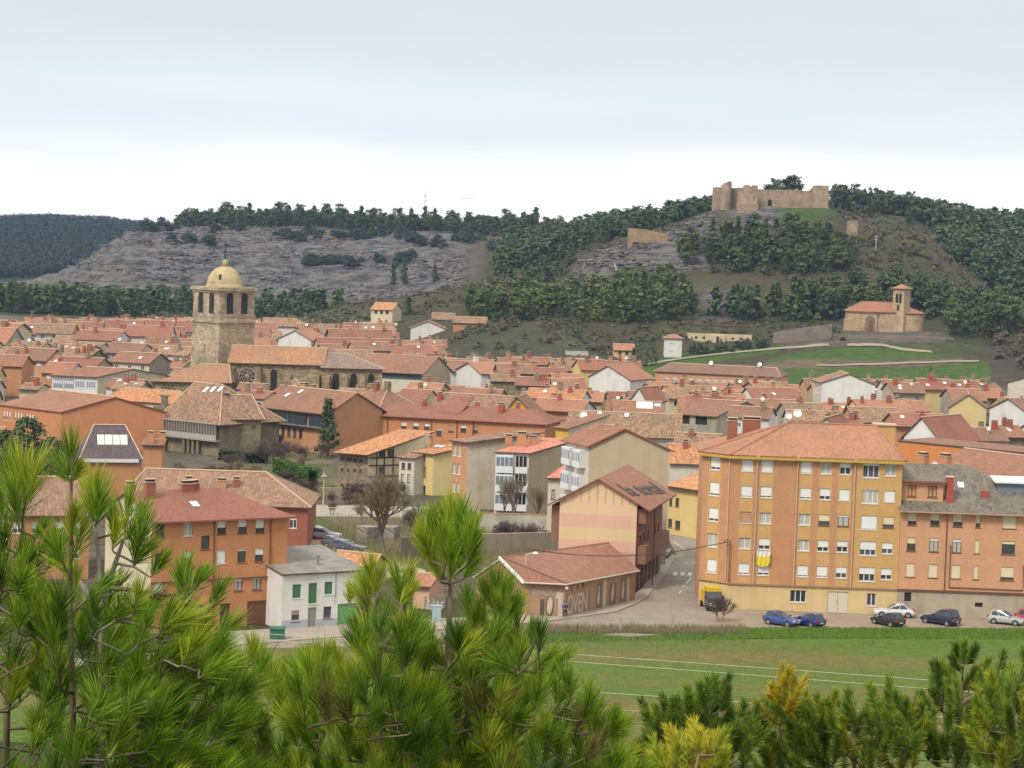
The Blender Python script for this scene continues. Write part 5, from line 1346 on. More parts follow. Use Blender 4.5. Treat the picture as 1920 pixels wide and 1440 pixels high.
b.box((.1, -.9, 4.45), (inf['W'] - .1, -.005, 4.7)); part(inf, 'gallery_frame', b, [METAL])
inf = house('palace', 'old stone palace with a pale wooden gallery and a broad brown roof', 'palace', (306, 778), (412, 789), 6.2, 15, 'hip', 5.6, GREYST, T_OLD, hl=.1, hr=7, o=.9, og=.2, mark='the stone palace with the wooden gallery', sky=((4, 5.5), (5.6, 5.7), (7.2, 5.9), (8.8, 6.0)), caps=True,
            wins=[(6.3 + k * 1.15, .2, .7, 2.2, '') for k in range(3)])
b = MB(); W_ = inf['W']
b.box((-.1, -1.1, 2.55), (W_ + .3, -.005, 2.75)); b.box((-.1, -1.15, 2.75), (W_ + .3, -1.08, 3.7), 1); b.box((-.1, -1.14, 5.55), (W_ + .3, -1.0, 5.8))
for k in range(22): b.box((-.1 + k * W_ / 21, -1.17, 2.75), (.03 + k * W_ / 21, -1.05, 5.8))
b.box((0, -.7, 3.7), (W_, -.6, 5.5), 2)
part(inf, 'wooden_gallery', b, [plaster('weathered_wood', (.33, .30, .25), None, .95, .4), plaster('pale_panel', (.36, .35, .31), None, .9, .4), glass_dark('gallery_dim', (.13, .12, .10), .3)])
b = MB()
for k in range(4): b.lathe([(.32, -.5), (.3, 2.3), (.4, 2.5)], 10, (6.0 + k * 1.15, -.6))
part(inf, 'column', b, [GREYST])
house('palace_wing', 'stone wing with a worn crest, right of the wooden gallery', 'house', (412, 783), (490, 783), 6.6, 12, 'hip', 3.5, GREYST, T_OLD, hl=2, hr=.1, o=.5, mark=None, wins=[(5.8, 4.3, .7, .9, '')])
b = MB()
q0 = G(292, 772, 5.8); q0.z = 0
b.box((-.5, 0, -1), (.1, .9, 6.2)); b.box((3.0, 0, -1), (3.6, .9, 6.2)); b.box((-.5, 0, 6.2), (3.6, .9, 6.8)); b.box((.9, .1, 6.8), (2.1, .8, 8.6)); b.box((.6, 0, 8.6), (2.4, .9, 8.9)); b.box((-.5, .5, 3), (3.6, .88, 6.2))
tag(b.build('stone_portal', [GREYST], None, q0), 'weathered stone portal with a small crest at the palace corner', 'portal')
inf = house('school_block', 'large orange brick block with rows of white arched windows and a brown roof', 'school', (0, 757), (116, 771), 6.9, 16, 'eave', 2.6, OBRICK, T_BROWN, skew=0.55, side=OBRICK, o=.3, og=.3, eave=EAVER, mark='the orange brick school',
            wins=[(1.0 + g * 3.4 + k * .85, 4.1, .5, 1.7, 'ww60') for g in range(3) for k in range(3)] + [(1.5, 1.2, .9, 1.4, 'ww80'), (4.9, 1.2, .9, 1.4, 'ww80')])
inf = house('side_wall_block', 'blank orange brick gable block joined to the school', 'house', (115, 772), (245, 769), 6.8, 12, 'gable', 1.5, OBRICK, T_BROWN, o=.2, og=.15, mark=None, eave=EAVER)
inf = house('white_block', 'white apartment block with glazed balconies and a blank cream side', 'house', (98, 702), (183, 706), 6.2, 14, 'eave', 1.6, WHITE, T_BROWN, skew=.75, side=plaster('tan_cream', (.45, .40, .29), None, .9, .4), o=.5, mark='the white balconied block')
b = MB()
for z in (3.4, .8):
    for k in range(4):
        u = .3 + k * 2.55; b.box((u, -.05, z), (u + 2.2, -.004, z + 1.9), 1 if k < 2 else 0)
        for q in range(4): b.box((u + .1 + q * .53, -.07, z + (.9 if k < 2 else .3)), (u + .5 + q * .53, -.051, z + 1.6), 1 if k > 1 else 0)
part(inf, 'balcony_glazing', b, [GAL, GLASSB])
house('cream_house', 'cream house with a patchy orange and brown roof above the stone wall', 'house', (191, 746), (342, 756), 4.4, 8, 'hip', 2.0, CREAM, T_ORANGE, hl=3, hr=3, mark='the cream house below the church', wins=[(u, 1.6, .7, 1.6, 'bd0') for u in (1.2, 4.0, 5.0, 6.0, 8.6, 10.0)])
inf = house('pavilion', 'dark purple hipped roof with a long skylight over orange walls', 'house', (152, 857), (264, 858), 6.4, 9, 'hip', 4.3, plaster('orange_wall', (.45, .21, .09), None, .9, .3), T_PURP, hl=2.0, hr=2.0, o=.3, mark='the dark purple roof')
hg = inf['hg']; b = MB()
for k in range(4): b.slab([(2.4 + k * 1.1, 1.7, hg(4, 1.7) + .14), (3.4 + k * 1.1, 1.7, hg(4, 1.7) + .14), (3.4 + k * 1.1, 3.0, hg(4, 3.0) + .14), (2.4 + k * 1.1, 3.0, hg(4, 3.0) + .14)], .16)
b.build('skylight', [paint('skylight_bright', (.62, .66, .55), .2)], inf['roof'])
b = MB(); b.box((.3, -.42, 5.7), (inf['W'] - .3, -.3, 6.2)); part(inf, 'clerestory', b, [GAL])
house('brick_tower_house', 'slim brick gable and chimney stack right of the dark purple roof', 'house', (268, 833), (304, 834), 6.4, 4, 'shed', .5, SBRICK, T_BROWN, mark=None, chim=((1.0, 1.5, 1.0, .8, 1.4, SBRICK), (2.8, 1.5, .9, .8, 1.4, SBRICK)))
house('long_roof_house', 'long low building under a ribbed brown roof behind the orange brick block', 'house', (228, 936), (577, 947), 5.6, 13, 'hip', 3.3, RBRICK, T_CANAL, hr=6, hl=2, o=.5, mark='the ribbed brown roof', wins=[(21.2, 2.6, .9, 1.3, 'ww20'), (20.0, 2.6, .9, 1.3, 'ww20')], chim=((8, 3, .9, .7, 1.0, SBRICK), (12.2, 3, 1.2, .7, .9, SBRICK), (14, 3.5, .8, .7, .8)))
house('brick_house', 'brown roofed brick house half hidden by the pines at the left', 'house', (15, 962), (168, 962), 7.5, 13, 'eave', 3.4, SBRICK, T_CANAL, mark='the brick house behind the left pines', wins=[(u, z, 1.0, 1.3, 'ww60') for u in (.6, 2.7, 5.2, 7.0) for z in (5.2, 2.3)], chim=((3, 5, 1, .8, 1.0),), side=CREAM)
house('low_shed', 'low shed with a bright orange tiled roof beside the car park', 'shed', (622, 1052), (697, 1060), 2.4, 5, 'eave', .9, CONC, T_ORANGE, skew=-.2, mark=None)
house('low_shed', 'small pink shed with a pale roof, half hidden by the central pine', 'shed', (775, 1095), (805, 1097), 2.6, 6, 'eave', .8, PINKR, T_SALM, mark=None)
inf = house('yellow_house', 'yellow house with an orange roof and dark eaves beside the mustard block', 'house', (1253, 908), (1322, 918), 6.8, 9, 'shed', 2.0, YELLOW, T_ORANGE, eave=WOODD, o=.7, mark='the yellow house by the street', wins=[(.3, 3.9, .6, 1.1, 'bd0'), (1.5, 3.9, .7, 1.2, 'bd0'), (.2, .9, .8, 1.2, 'bd0'), (1.6, .8, 1.0, 1.2, 'bd0')])
b = MB(); w0, w1 = G(1250, 998, 0), G(1345, 1012, 0)
d = (w1 - w0).normalized(); nn = Vector((-d.y, d.x, 0))
b.prism([w0, w1, w1 + nn * .3, w0 + nn * .3], 2.0, 0); b.prism([w0 - nn * .05 + Vector((0, 0, 2.0)), w1 - nn * .05 + Vector((0, 0, 2.0)), w1 + nn * .35 + Vector((0, 0, 2.0)), w0 + nn * .35 + Vector((0, 0, 2.0))], .1, 1)
tag(b.build('garden_wall', [YELLOW, MORTAR]), 'yellow garden wall curving along the street end', 'wall')
# ---------------------------------------------------------------- behind the salmon block
house('long_roof_house', 'long brown roof with an orange parapet behind the salmon brick block', 'house', (1690, 898), (2010, 945), 11.0, 16, 'eave', 3.6, YELLOW, T_BROWN, mark='the long roof behind the salmon block', chim=((1.2, 2.5, 1.2, .9, 2.3, SBRICK), (4.6, 3.0, 1.4, .9, 2.3, SBRICK)), dishes=((3.2, 2.6, .6),), rat=.7)
house('parapet_block', 'block with a bright orange parapet wall and a flat brown roof', 'house', (1685, 828), (1990, 858), 11.0, 9, 'flat', .3, plaster('bright_orange', (.52, .20, .055), None, .85, .25), T_BROWN, mark=None)
for k, (a, c, lab) in enumerate((((1532, 803), (1566, 805), 'small white gable rising over the orange hipped roof'), ((1695, 816), (1760, 822), 'large white gable with red roof behind the orange parapet'))):
    house('gabled_house', lab, 'house', a, c, 9.6, 12, 'gable', 1.9 + k * 1.3, WHITE, T_RED, mark=None, o=.9)
house('white_house', 'big blank white gable house standing over the brown roofs', 'house', (1541, 716), (1641, 721), 7.2, 10, 'gable', 2.3, WHITE, T_OLD, skew=-.4, side=PALE, mark='the big white gable', lwins=[(2, 4.2, 5, 1.8, '')])
house('brick_block', 'long low brown brick block below the green lawn', 'house', (1229, 695), (1462, 706), 4.6, 13, 'hip', 1.9, PBRICK, T_BROWN, hl=3, hr=2, mark='the long brick block under the lawn', wins=[(2.5 + k * 2.2, 1.4, 1.3, 1.6, 'bk30') for k in range(10)], dishes=((14, 5, .6), (27, 5.6, .6)))
inf = house('grey_house', 'tall grey weathered house with two dark loggias under a red roof', 'house', (1269, 774), (1345, 779), 6.6, 12, 'eave', 2.6, plaster('grey_weathered', (.36, .33, .26), (.22, .2, .15), .95, .9), T_BROWN, skew=.55, mark='the grey house with loggias', wins=[(.5, 4.6, 2.2, 1.6, ''), (3.9, 4.6, 2.4, 1.6, ''), (1.3, 1.6, .9, 1.3, 'wd0'), (5.2, 1.5, .9, 1.3, 'wd0')])
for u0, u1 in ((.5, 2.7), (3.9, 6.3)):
    b = MB(); b.box((u0, .16, 4.6), (u1, .2, 6.2)); part(inf, 'loggia_dark_panel', b, [DARK])  # flat dark panel stands in for the shade inside each loggia
house('ochre_house', 'deep yellow gable house with a brown roof and two skylights', 'house', (930, 787), (1016, 790), 4.8, 12, 'gable', 4.4, OCHRE, T_BROWN, rat=.45, skew=.1, mark='the deep yellow gable', sky=())
house('ochre_house', 'narrow deep yellow house with a cream stepped side', 'house', (1042, 800), (1066, 803), 6.8, 9, 'shed', 2.0, OCHRE, T_BROWN, side=CREAM, mark=None)
house('brown_row_house', 'long house with a lichened canal tile roof right of the deep yellow gable', 'house', (1064, 812), (1275, 820), 4.6, 14, 'eave', 3.6, PALE, T_OLD, mark='the long lichened roof', sky=((5, 6), (10, 5.5), (14.5, 8)), dishes=((2.6, 4, .7),), wins=[(14.2, 2.2, 4, 1.6, 'wk0')])
house('glass_roof_house', 'house with a pale glass skylight roof among brown roofs', 'house', (1150, 775), (1240, 778), 6.0, 10, 'eave', 2.2, PALE, T_BROWN, mark=None, sky=((4.5, 2, 3.2, 2.6), (8, 3, 1.2, 1.0)))
house('stepped_gable_house', 'white peaked dormer house among brown roofs, left of the brick block', 'house', (1183, 748), (1212, 750), 7.4, 9, 'gable', 2.4, WHITE, T_BROWN, mark=None)
inf = house('long_roof_house', 'wide red roofed hall with a dark glazed strip behind the church', 'house', (668, 692), (795, 698), 5.3, 14, 'eave', 3.6, PALE, T_BROWN, skew=.2, side=BEIGE, mark='the hall behind the church', o=.8)
b = MB(); b.box((.3, -.1, 3.4), (inf['W'] - .3, -.004, 5.0)); part(inf, 'glazed_strip', b, [glass_dark('dark_glazing')])
house('white_gable_house', 'white gable house with a dark balcony right of the church tower', 'house', (522, 634), (583, 637), 6.2, 12, 'gable', 2.6, WHITE, T_SALM, mark='the white gable right of the tower')
house('white_gable_house', 'white sloping gable house below the green mound', 'house', (856, 692), (902, 700), 6.0, 12, 'gable', 2.2, WHITE, T_SALM, mark='the white sloping gable', chim=((5, 3, 1.2, 1.0, 2.2, WHITE),))
house('gabled_house', 'broad house with a wide brown tiled roof and dark open gable', 'house', (806, 762), (945, 770), 5.0, 12, 'eave', 2.5, BUFF, T_OLD, mark='the broad canal roof', chim=((1, 3, 1.0, .7, 1.2, REDM),), wins=[(5 + k * 3, 2.2, 1.4, 1.4, 'wk0') for k in range(4)])
house('white_gable_house', 'white fronted gable house with pink roof by the lone dark trees', 'house', (1105, 705), (1182, 712), 5.4, 13, 'gable', 3.0, WHITE, T_SALM, rat=.45, mark='the white gable by the dark trees', skew=-.3)
house('pale_gable_house', 'pale yellow gable house in the roofs at the far right', 'house', (1780, 762), (1850, 765), 5.6, 12, 'gable', 2.8, plaster('lemon_render', (.55, .45, .22), None, .9, .3), T_BROWN, mark='the pale yellow gable')
house('white_gable_house', 'bright white gable house right of the pale yellow gable', 'house', (1856, 764), (1925, 772), 5.8, 12, 'gable', 2.4, WHITE, T_BROWN, mark=None)
house('pale_house', 'pale house at the far right edge under the dark thicket', 'house', (1890, 716), (1960, 720), 5.6, 10, 'gable', 1.6, PALE, T_BROWN, mark=None)
# ---------------------------------------------------------------- houses on the hill foot
def hillhouse(name, label, L, R, D, dep, roof, rise, wall, tile, **k):
    pl, pr = P(L[0], L[1], D), P(R[0], R[1], D + k.pop('dD', 0)); ze = (pl.z + pr.z) / 2
    if k.get('wins') and 'gz' not in k: k['gz'] = min(ze - max(w[1] + w[3] for w in k['wins']) - .5, land1(pl.x, D) - .3)
    gz = k.pop('gz', None)
    if gz is None: gz = land1(pl.x, D) - .3
    return house(name, label, 'house', (pl.x, pl.y, 0), (pr.x, pr.y, 0), ze, dep, roof, rise, wall, tile, gz=gz, show=k.pop('show', True), **k)
hillhouse('cream_house', 'tall cream house with an orange roof alone above the town', (696, 578), (736, 581), 850, 9, 'gable' if False else 'eave', 2.2, CREAM, T_ORANGE, skew=.3, mark='the tall cream house', wins=[(1.2 + k * 2, 4.6, 1.0, 1.2, 'bd0') for k in range(3)])
b = MB(); p0, p1 = P(680, 602, 843), P(745, 607, 843); b.prism([(p0.x, p0.y, -1), (p1.x, p1.y, -1), (p1.x, p1.y + 6, -1), (p0.x, p0.y + 6, -1)], p1.z + 1); tag(b.build('terrace_wall', [PALE]), 'pale terrace wall in front of the tall cream house', 'wall')
hillhouse('low_house', 'wide house with a shallow brown roof beside the dark conifer', (810, 597), (852, 600), 850, 9, 'eave', 2.0, BEIGE, T_OLD, mark=None)
hillhouse('gabled_house', 'white gabled house below the wide shallow roof', (770, 613), (835, 617), 815, 10, 'gable', 2.4, WHITE, T_SALM, gz=0, mark='the white house at the hill foot')
hillhouse('brown_house', 'brown brick house with flat windows at the end of the hill row', (850, 602), (912, 608), 800, 9, 'eave', 1.8, SBRICK, T_OLD, gz=0, mark=None, wins=[(2 + k * 2.4, 3, 1.2, 1.4, 'bd0') for k in range(4)])
hillhouse('small_house', 'small brown house with an orange roof beside the bushy dark tree', (1151, 655), (1189, 656), 740, 7, 'eave', 1.6, BUFF, T_SALM, mark='the small house by the bushy tree', wins=[(1.4, 3.5, 1.0, 1.1, 'bd0'), (3.6, 3.5, 1.0, 1.1, 'bd0'), (1.2, .8, 1.2, 1.4, 'bd0')])
hillhouse('white_cabin', 'narrow white two storey cabin beside the bushy tree', (1247, 633), (1279, 634), 762, 5, 'hip', .9, WHITE, T_SALM, hl=2, hr=2, mark='the narrow white cabin', wins=[(1.6, 4.4, 1.2, .4, ''), (1.5, 2.0, 1.2, .35, '')])
hillhouse('grey_roof_house', 'pale house with a flat grey roof at the foot of the mound', (1062, 664), (1102, 668), 720, 8, 'shed', .8, PALE, T_GREYSHEET, mark=None)
def pale_ruin():
    D = 812; a, c = P(1291, 624, D), P(1410, 628, D); base = land1(a.x, D) - .8
    U = c - a; W = math.hypot(U.x, U.y); root = empty('roofless_building', (a.x, a.y, base), math.atan2(U.y, U.x))
    tag(root, 'long pale roofless building with a dark timber frame on top', 'ruin')
    h = (a.z + c.z) / 2 - base
    b = MB()
    hol = [(2.2, h - 1.9, .9, .8), (4.8, h - 1.9, .9, .8), (14.6, h - 1.9, .9, .8), (17.4, h - 1.9, .9, .8)]
    wall_grid(b, (0, 0), (1, 0), W, -2, h, hol, 0, .3, None, (0, 1)); b.box((0, .31, -2), (W, 5, h - .2))
    b.box((7.0, -2.2, -2), (12.2, -.01, h - .3)); b.build('wall', [plaster('ruin_cream', (.52, .44, .28), (.4, .33, .2), .95, .6)], root)
    b = MB()
    for u, z, w, hh in hol: b.box((u, .2, z), (u + w, .29, z + hh))
    b.box((9.3, -2.23, .2), (10.2, -2.18, 2.6)); b.build('opening', [DARK], root)
    b = MB()
    for k in range(5): b.box((.8 + k * W / 4.4, 1, h - .3), (1.0 + k * W / 4.4, 1.2, h + 2.6))
    b.box((.5, .9, h + 2.35), (W - .5, 1.3, h + 2.75)); b.box((.5, 4.2, h + 2.35), (W - .5, 4.6, h + 2.75)); b.build('timber_frame', [WOODD], root)
    LANDMARKS.append(('the pale roofless building', a.x + W / 2, D))
pale_ruin()
# ================================================================== CHURCH, HERMITAGE, CASTLE
def dark_arch(b, c, r, z0, z1, d, n, depth, m, m2):
    """flat round-headed dark patch on a face, standing for a shaded recess; c centre, d along face, n outward"""
    pts = [(-r, z0), (r, z0)] + [(r * math.cos(t), z1 - r + r * math.sin(t)) for t in np.linspace(0, PI, 9)]
    f = [c + d * u + n * .04 + Vector((0, 0, z)) for u, z in pts]
    b.poly(f, m)
    rim = [c + d * (u * 1.22) + n * .02 + Vector((0, 0, z if z <= z0 else z + r * .2)) for u, z in pts]
    b.poly(rim, m2)
def church():
    D = 548
    root = empty('church', (P(420, 700, D).x, D, 0)); o = root.location.copy()
    tag(root, 'golden stone church with a domed bell tower and long tiled nave', 'church')
    def rel(p): return Vector((p.x - o.x, p.y - o.y, 0))
    # tower
    c = rel(P(411, 600, 558)); a = 10.4; rot = math.radians(44)
    d1 = Vector((math.cos(rot), math.sin(rot), 0)); d2 = Vector((-math.sin(rot), math.cos(rot), 0))
    cen = c + (d1 + d2) * a / 2
    def sq(s): return [cen + d1 * (x * s) + d2 * (y * s) for x, y in ((-1, -1), (1, -1), (1, 1), (-1, 1))]
    zt = zat(419, 541, 560); zl = zat(419, 601, 560); zm = zat(419, 655, 560)
    b = MB()
    up = lambda P_, z: [v + Vector((0, 0, z)) for v in P_]
    b.prism(up(sq(a / 2 * 1.03), -1), zm + 1); b.prism(up(sq(a / 2 * 1.0), zm), zl - zm - .6)
    b.prism(up(sq(a / 2 * 1.06), zl - .6), .5); b.prism(up(sq(a / 2 * .985), zl - .1), zt - zl - .8)
    b.prism(up(sq(a / 2 * 1.0), zl + .8), .35); b.prism(up(sq(a / 2 * 1.03), zt - 1.0), .5); b.prism(up(sq(a / 2 * 1.09), zt - .5), .75)
    b.prism(up([v + d1 * -4.2 + d2 * 1.2 for v in sq(1.3)], -1), zm + 2)
    tw = b.build('tower', [GOLDST], root)
    for f0, dd, nn in ((sq(a / 2 * .985)[0], d1, -d2), (sq(a / 2 * .985)[3], -d2, -d1)):
        for t in (.29, .70): g = MB(); dark_arch(g, f0 + dd * (a * t * .985), .95, zl + 1.6, zl + 6.6, dd, nn, .5, 0, 1); g.build('bell_opening', [DARK, GOLDST], tw)
    g = MB(); R = 4.15
    prof = [(R + .25, zt + .2), (R + .25, zt + .6), (R, zt + .65)] + [(R * math.cos(t), zt + .65 + R * 1.08 * math.sin(t)) for t in np.linspace(0, 1.45, 12)] + [(.7, zt + R * 1.08 + .7), (.7, zt + R * 1.08 + 1.6), (.45, zt + R * 1.08 + 1.8), (.35, zt + R * 1.08 + 2.2), (0, zt + R * 1.08 + 2.3)]
    g.lathe(prof, 28, (cen.x, cen.y)); q = cen + Vector((0, 0, 0)) - (d1 + d2).normalized() * (R * .93)
    dm = g.build('dome', [stone('dome_stone', (.44, .36, .20), (.38, .30, .16), (.22, .17, .10), 2.2, .25)], tw, smooth=True)
    g = MB(); dv = (d1 - d2).normalized(); q = q + Vector((-.5, 0, 0)); g.poly([q + Vector((-.3, -.1, zt + 2.0)), q + Vector((.3, -.1, zt + 2.0)), q + Vector((.3, .35, zt + 3.2)), q + Vector((-.3, .35, zt + 3.2))]); g.build('dome_window', [DARK], dm)
    g = MB(); zz = zt + R * 1.08 + 2.2; g.tube([cen + Vector((0, 0, zz)), cen + Vector((0, 0, zz + 1.8)), cen + Vector((0, 0, zz + 4.6))], [.32, .12, .05], 6); g.box((cen.x - .1, cen.y - .1, zz + 3.0), (cen.x + 1.0, cen.y + .1, zz + 3.6)); g.lathe([(0, zz + 1.7), (.35, zz + 2), (0, zz + 2.3)], 8, (cen.x, cen.y)); g.build('weather_vane', [BLACK], dm)
    # nave and aisle
    ze = zat(430, 677, 545)
    def blk(L, R, Dl, Dr, ze, dep, rise, hl, hr, name, tile, rat=.5, skew=0.0):
        a_, c_ = rel(P(L[0], L[1], Dl)), rel(P(R[0], R[1], Dr)); U = c_ - a_; W = U.length
        e = empty(name, a_, math.atan2(U.y, U.x)); e.parent = root
        w = MB(); w.prism([(0, 0, -1), (W, 0, -1), (W + skew * dep, dep, -1), (skew * dep, dep, -1)], ze + 1)
        r = MB(); hg = hip_roof(r, W, dep, ze, rise, rat, hl, hr, .7, .4, skew=skew)
        return e, w, r, W, hg
    e4, w4, r4, W4, hg4 = blk((604, 686), (717, 690), 544, 545, ze - .5, 14, 2.7, 0, 8, 'choir', T_SALM)
    for u in (1.2, 5.2, 9.2, 13.0): w4.prism([(u - .6, -1.5, -1), (u + .6, -1.5, -1), (u + .6, 0, -1), (u - .6, 0, -1)], ze - 1.4)
    for u in (3.2, 7.2, 11.2): dark_arch(w4, Vector((u, -.02, 0)), .75, 1.8, ze - 1.9, Vector((1, 0, 0)), Vector((0, -1, 0)), .3, 1, 0)
    w4.build('wall', [NAVEST, DARK], e4); r4.build('roof', [T_CHOIR, WOODD, MORTAR], e4)
    e, w, r, W, hg = blk((430, 677), (606, 684.5), 545, 545, ze, 15, 3.3, 0, 0, 'nave', T_SALM)
    w.poly([(W, 0, ze), (W, 15, ze), (W, 7.5, ze + 3.3)])
    w.poly([(0, 0, ze), (0, 7.5, ze + 3.3), (0, 15, ze)])
    bx = MB()
    for u in (.4, 6.6, 13.5, 20.0): bx.prism([(u - .7, -1.6, -1), (u + .7, -1.6, -1), (u + .7, 0, -1), (u - .7, 0, -1)], ze - .2 if u < 10 else ze - 1.6)
    for u in (10.2,): dark_arch(bx, Vector((u, -.02, 0)), .75, 1.8, ze - 1.6, Vector((1, 0, 0)), Vector((0, -1, 0)), .3, 1, 0)
    for v in w.v: bx.v.append(v)
    k0 = len(bx.v) - len(w.v)
    for f, m in zip(w.f, w.m): bx.f.append([i + k0 for i in f]); bx.m.append(m)
    bx.build('wall', [NAVEST, DARK], e); r.build('roof', [T_CHURCH, WOODD, MORTAR], e)
    def rose(parent, u, z, R, half=False):
        g = MB(); n = 24
        ring = lambda r0, y, m: g.poly([(u + r0 * math.cos(t), y, z + r0 * math.sin(t)) for t in np.linspace(0, 2 * PI, n, endpoint=False)], m)
        ring(R * 1.15, -.03, 1); ring(R, -.06, 0)
        for k in range(9):
            t = k * 2 * PI / 9; g.tube([(u, -.1, z), (u + R * math.cos(t), -.1, z + R * math.sin(t))], .09, 4, 1)
            g.tube([(u + .72 * R * math.cos(t + q) , -.1, z + .72 * R * math.sin(t + q)) for q in np.linspace(0, 2 * PI / 9, 4)], .08, 4, 1)
        g.build('rose_window', [DARK, GOLDST], parent)
    rose(e, 4.1, ze - 3.3, 1.7)
    z2 = zat(292, 713, 530)
    e2, w2, r2, W2, hg2 = blk((290, 713), (428, 722), 530, 532, z2, 15, 3.2, 9, 1.0, 'aisle', T_SALM, .8, .1)
    for u in (1.0, 8.6, 14.5): w2.prism([(u - .6, -1.3, -1), (u + .6, -1.3, -1), (u + .6, 0, -1), (u - .6, 0, -1)], z2 - .2)
    dark_arch(w2, Vector((8.7 + 1.6, -.02, 0)), .65, .2, z2 - .8, Vector((1, 0, 0)), Vector((0, -1, 0)), .3, 1, 0); dark_arch(w2, Vector((14.0, -.02, 0)), .6, 2.5, z2 - .8, Vector((1, 0, 0)), Vector((0, -1, 0)), .3, 1, 0)
    w2.build('wall', [NAVEST, DARK], e2); r2.build('roof', [T_CHURCH, EAVE, MORTAR], e2); rose(e2, 3.4, z2 - 2.3, 1.3)
    z3 = zat(520, 740, 530)
    e3, w3, r3, W3, hg3 = blk((518, 736), (580, 738), 528, 528, z3, 10, 3.4, 3.5, 3.5, 'chapel', T_SALM)
    w3.build('wall', [GOLDST], e3); r3.build('roof', [T_OLD, EAVE, MORTAR], e3)
    for px in range(290, 720, 30): q = P(px, 700, 548); FOOT.extend([(q.x, q.y, 6), (q.x, q.y + 9, 6), (q.x, q.y - 9, 5)])
    FOOT.append((cen.x + o.x, cen.y + o.y, 9))
    SHOWN.append((360, 470, 478, 668, 545)); SHOWN.append((430, 650, 716, 716, 545)); SHOWN.append((292, 690, 430, 745, 530))
    LANDMARKS.append(('the church tower', o.x, 558)); LANDMARKS.append(('the church nave', rel(P(600, 700, 545)).x + o.x, 545))
church()
def hermitage():
    D = 818; a = P(1592, 579, D); c = P(1746, 587, D); gz = land1(P(1660, 620, D).x, D) - .2
    root = empty('hermitage', (a.x, a.y, gz), math.atan2(0, 1) + .0); W = c.x - a.x
    tag(root, 'small stone hermitage with a square bell tower and red tiled roofs', 'chapel')
    px = D / 4500
    hn = a.z - gz - .4; wn_ = 88 * px; ht = zat(1690, 541, D) - gz
    b = MB(); b.prism([(0, 0, -2), (wn_ - .8, 0, -2), (wn_ - .8, 9, -2), (0, 9, -2)], hn + 2)
    b.prism([(-1.2, .4, -2), (0, .4, -2), (0, 3, -2), (-1.2, 3, -2)], hn - 1.0)
    b.build('wall', [HERMST], root)
    r = MB(); hg = hip_roof(r, wn_ - .4, 9, hn, 3.0, .5, 5.2, 0, .5, .3); r.build('roof', [T_SALM, EAVER, T_SALM], root)
    # portal block
    b = MB(); u0 = 25 * px; b.box((u0, -.7, -2), (u0 + 5.0, -.005, hn - 1.0)); b.box((u0 - .3, -.9, hn - 1.0), (u0 + 5.5, -.005, hn - .75), 2)
    dark_arch(b, Vector((u0 + 2.7, -.72, 0)), 1.7, 0, hn - 1.7, Vector((1, 0, 0)), Vector((0, -1, 0)), .3, 1, 0)
    b.box((u0 + 2.3, -.80, 0), (u0 + 3.6, -.78, 3.9), 3); b.build('portal', [HERMST, plaster('arch_shade', (.20, .145, .09), None, .9, .5), T_SALM, DOORB], root)
    # tower, turned a little so two faces show
    rot = math.radians(-38); d1 = Vector((math.cos(rot), math.sin(rot), 0)); d2 = Vector((-math.sin(rot), math.cos(rot), 0)); a_ = 4.4
    t0 = Vector((82 * px, 1.2, 0)); q = lambda s: [t0 + d1 * a_ / 2 + d2 * a_ / 2 + d1 * x * s * a_ / 2 + d2 * y * s * a_ / 2 for x, y in ((-1, -1), (1, -1), (1, 1), (-1, 1))]
    b = MB(); b.prism([v + Vector((0, 0, -2)) for v in q(1.02)], hn + 2 - .8); b.prism([v + Vector((0, 0, hn - .8)) for v in q(.96)], ht - hn + .8)
    b.prism([Vector((78 * px, -.4, -2)), Vector((93 * px, -.4, -2)), Vector((93 * px, 3, -2)), Vector((78 * px, 3, -2))], hn + 1.0)
    tw = b.build('tower', [HERMST], root)
    s = q(.96)
    for f0, dd, nn in ((s[0], d1, -d2), (s[3], -d2, -d1)):
        for t, r_, za, zb in ((.36, .5, 4.9, 1.8), (.66, .5, 4.9, 1.8), (.5, .42, 7.6, 5.5)): g = MB(); dark_arch(g, f0 + dd * (a_ * .96 * t), r_, ht - za, ht - zb, dd, nn, .3, 0, 1); g.build('bell_opening', [DARK, HERMST], tw)
    r = MB(); e = [v + Vector((0, 0, ht)) for v in q(1.25)]; top = t0 + d1 * a_ / 2 + d2 * a_ / 2 + Vector((0, 0, ht + 1.5))
    for i in range(4): r.slab([e[i], e[(i + 1) % 4], top], .15, 0, 1)
    r.build('tower_roof', [T_SALM, EAVER], tw)
    # apse
    b = MB(); cx, cy, R = 116 * px, 4.5, 4.6; n = 14
    arc = [Vector((cx + R * .9 * math.sin(t) * 1.25, cy - R * math.cos(t), 0)) for t in np.linspace(0, PI, n)]
    base = [Vector((96 * px, cy - R, 0))] + arc + [Vector((96 * px, cy + R, 0))]
    ha = c.z - gz - .3
    b.prism([v + Vector((0, 0, -2)) for v in base], ha + 2); b.build('apse', [HERMST], root, smooth=False)
    r = MB(); ap = Vector((100 * px, cy, ha + 3.2)); rim = [Vector(((v.x - 105 * px) * 1.06 + 105 * px, (v.y - cy) * 1.09 + cy, ha)) for v in base]
    for i in range(len(rim) - 1): r.slab([rim[i], rim[i + 1], ap], .15, 0, 1)
    r.build('apse_roof', [T_SALM, EAVER], root)
    FOOT.append((a.x + 14, D, 20)); LANDMARKS.append(('the hermitage', a.x + 14, D))
hermitage()
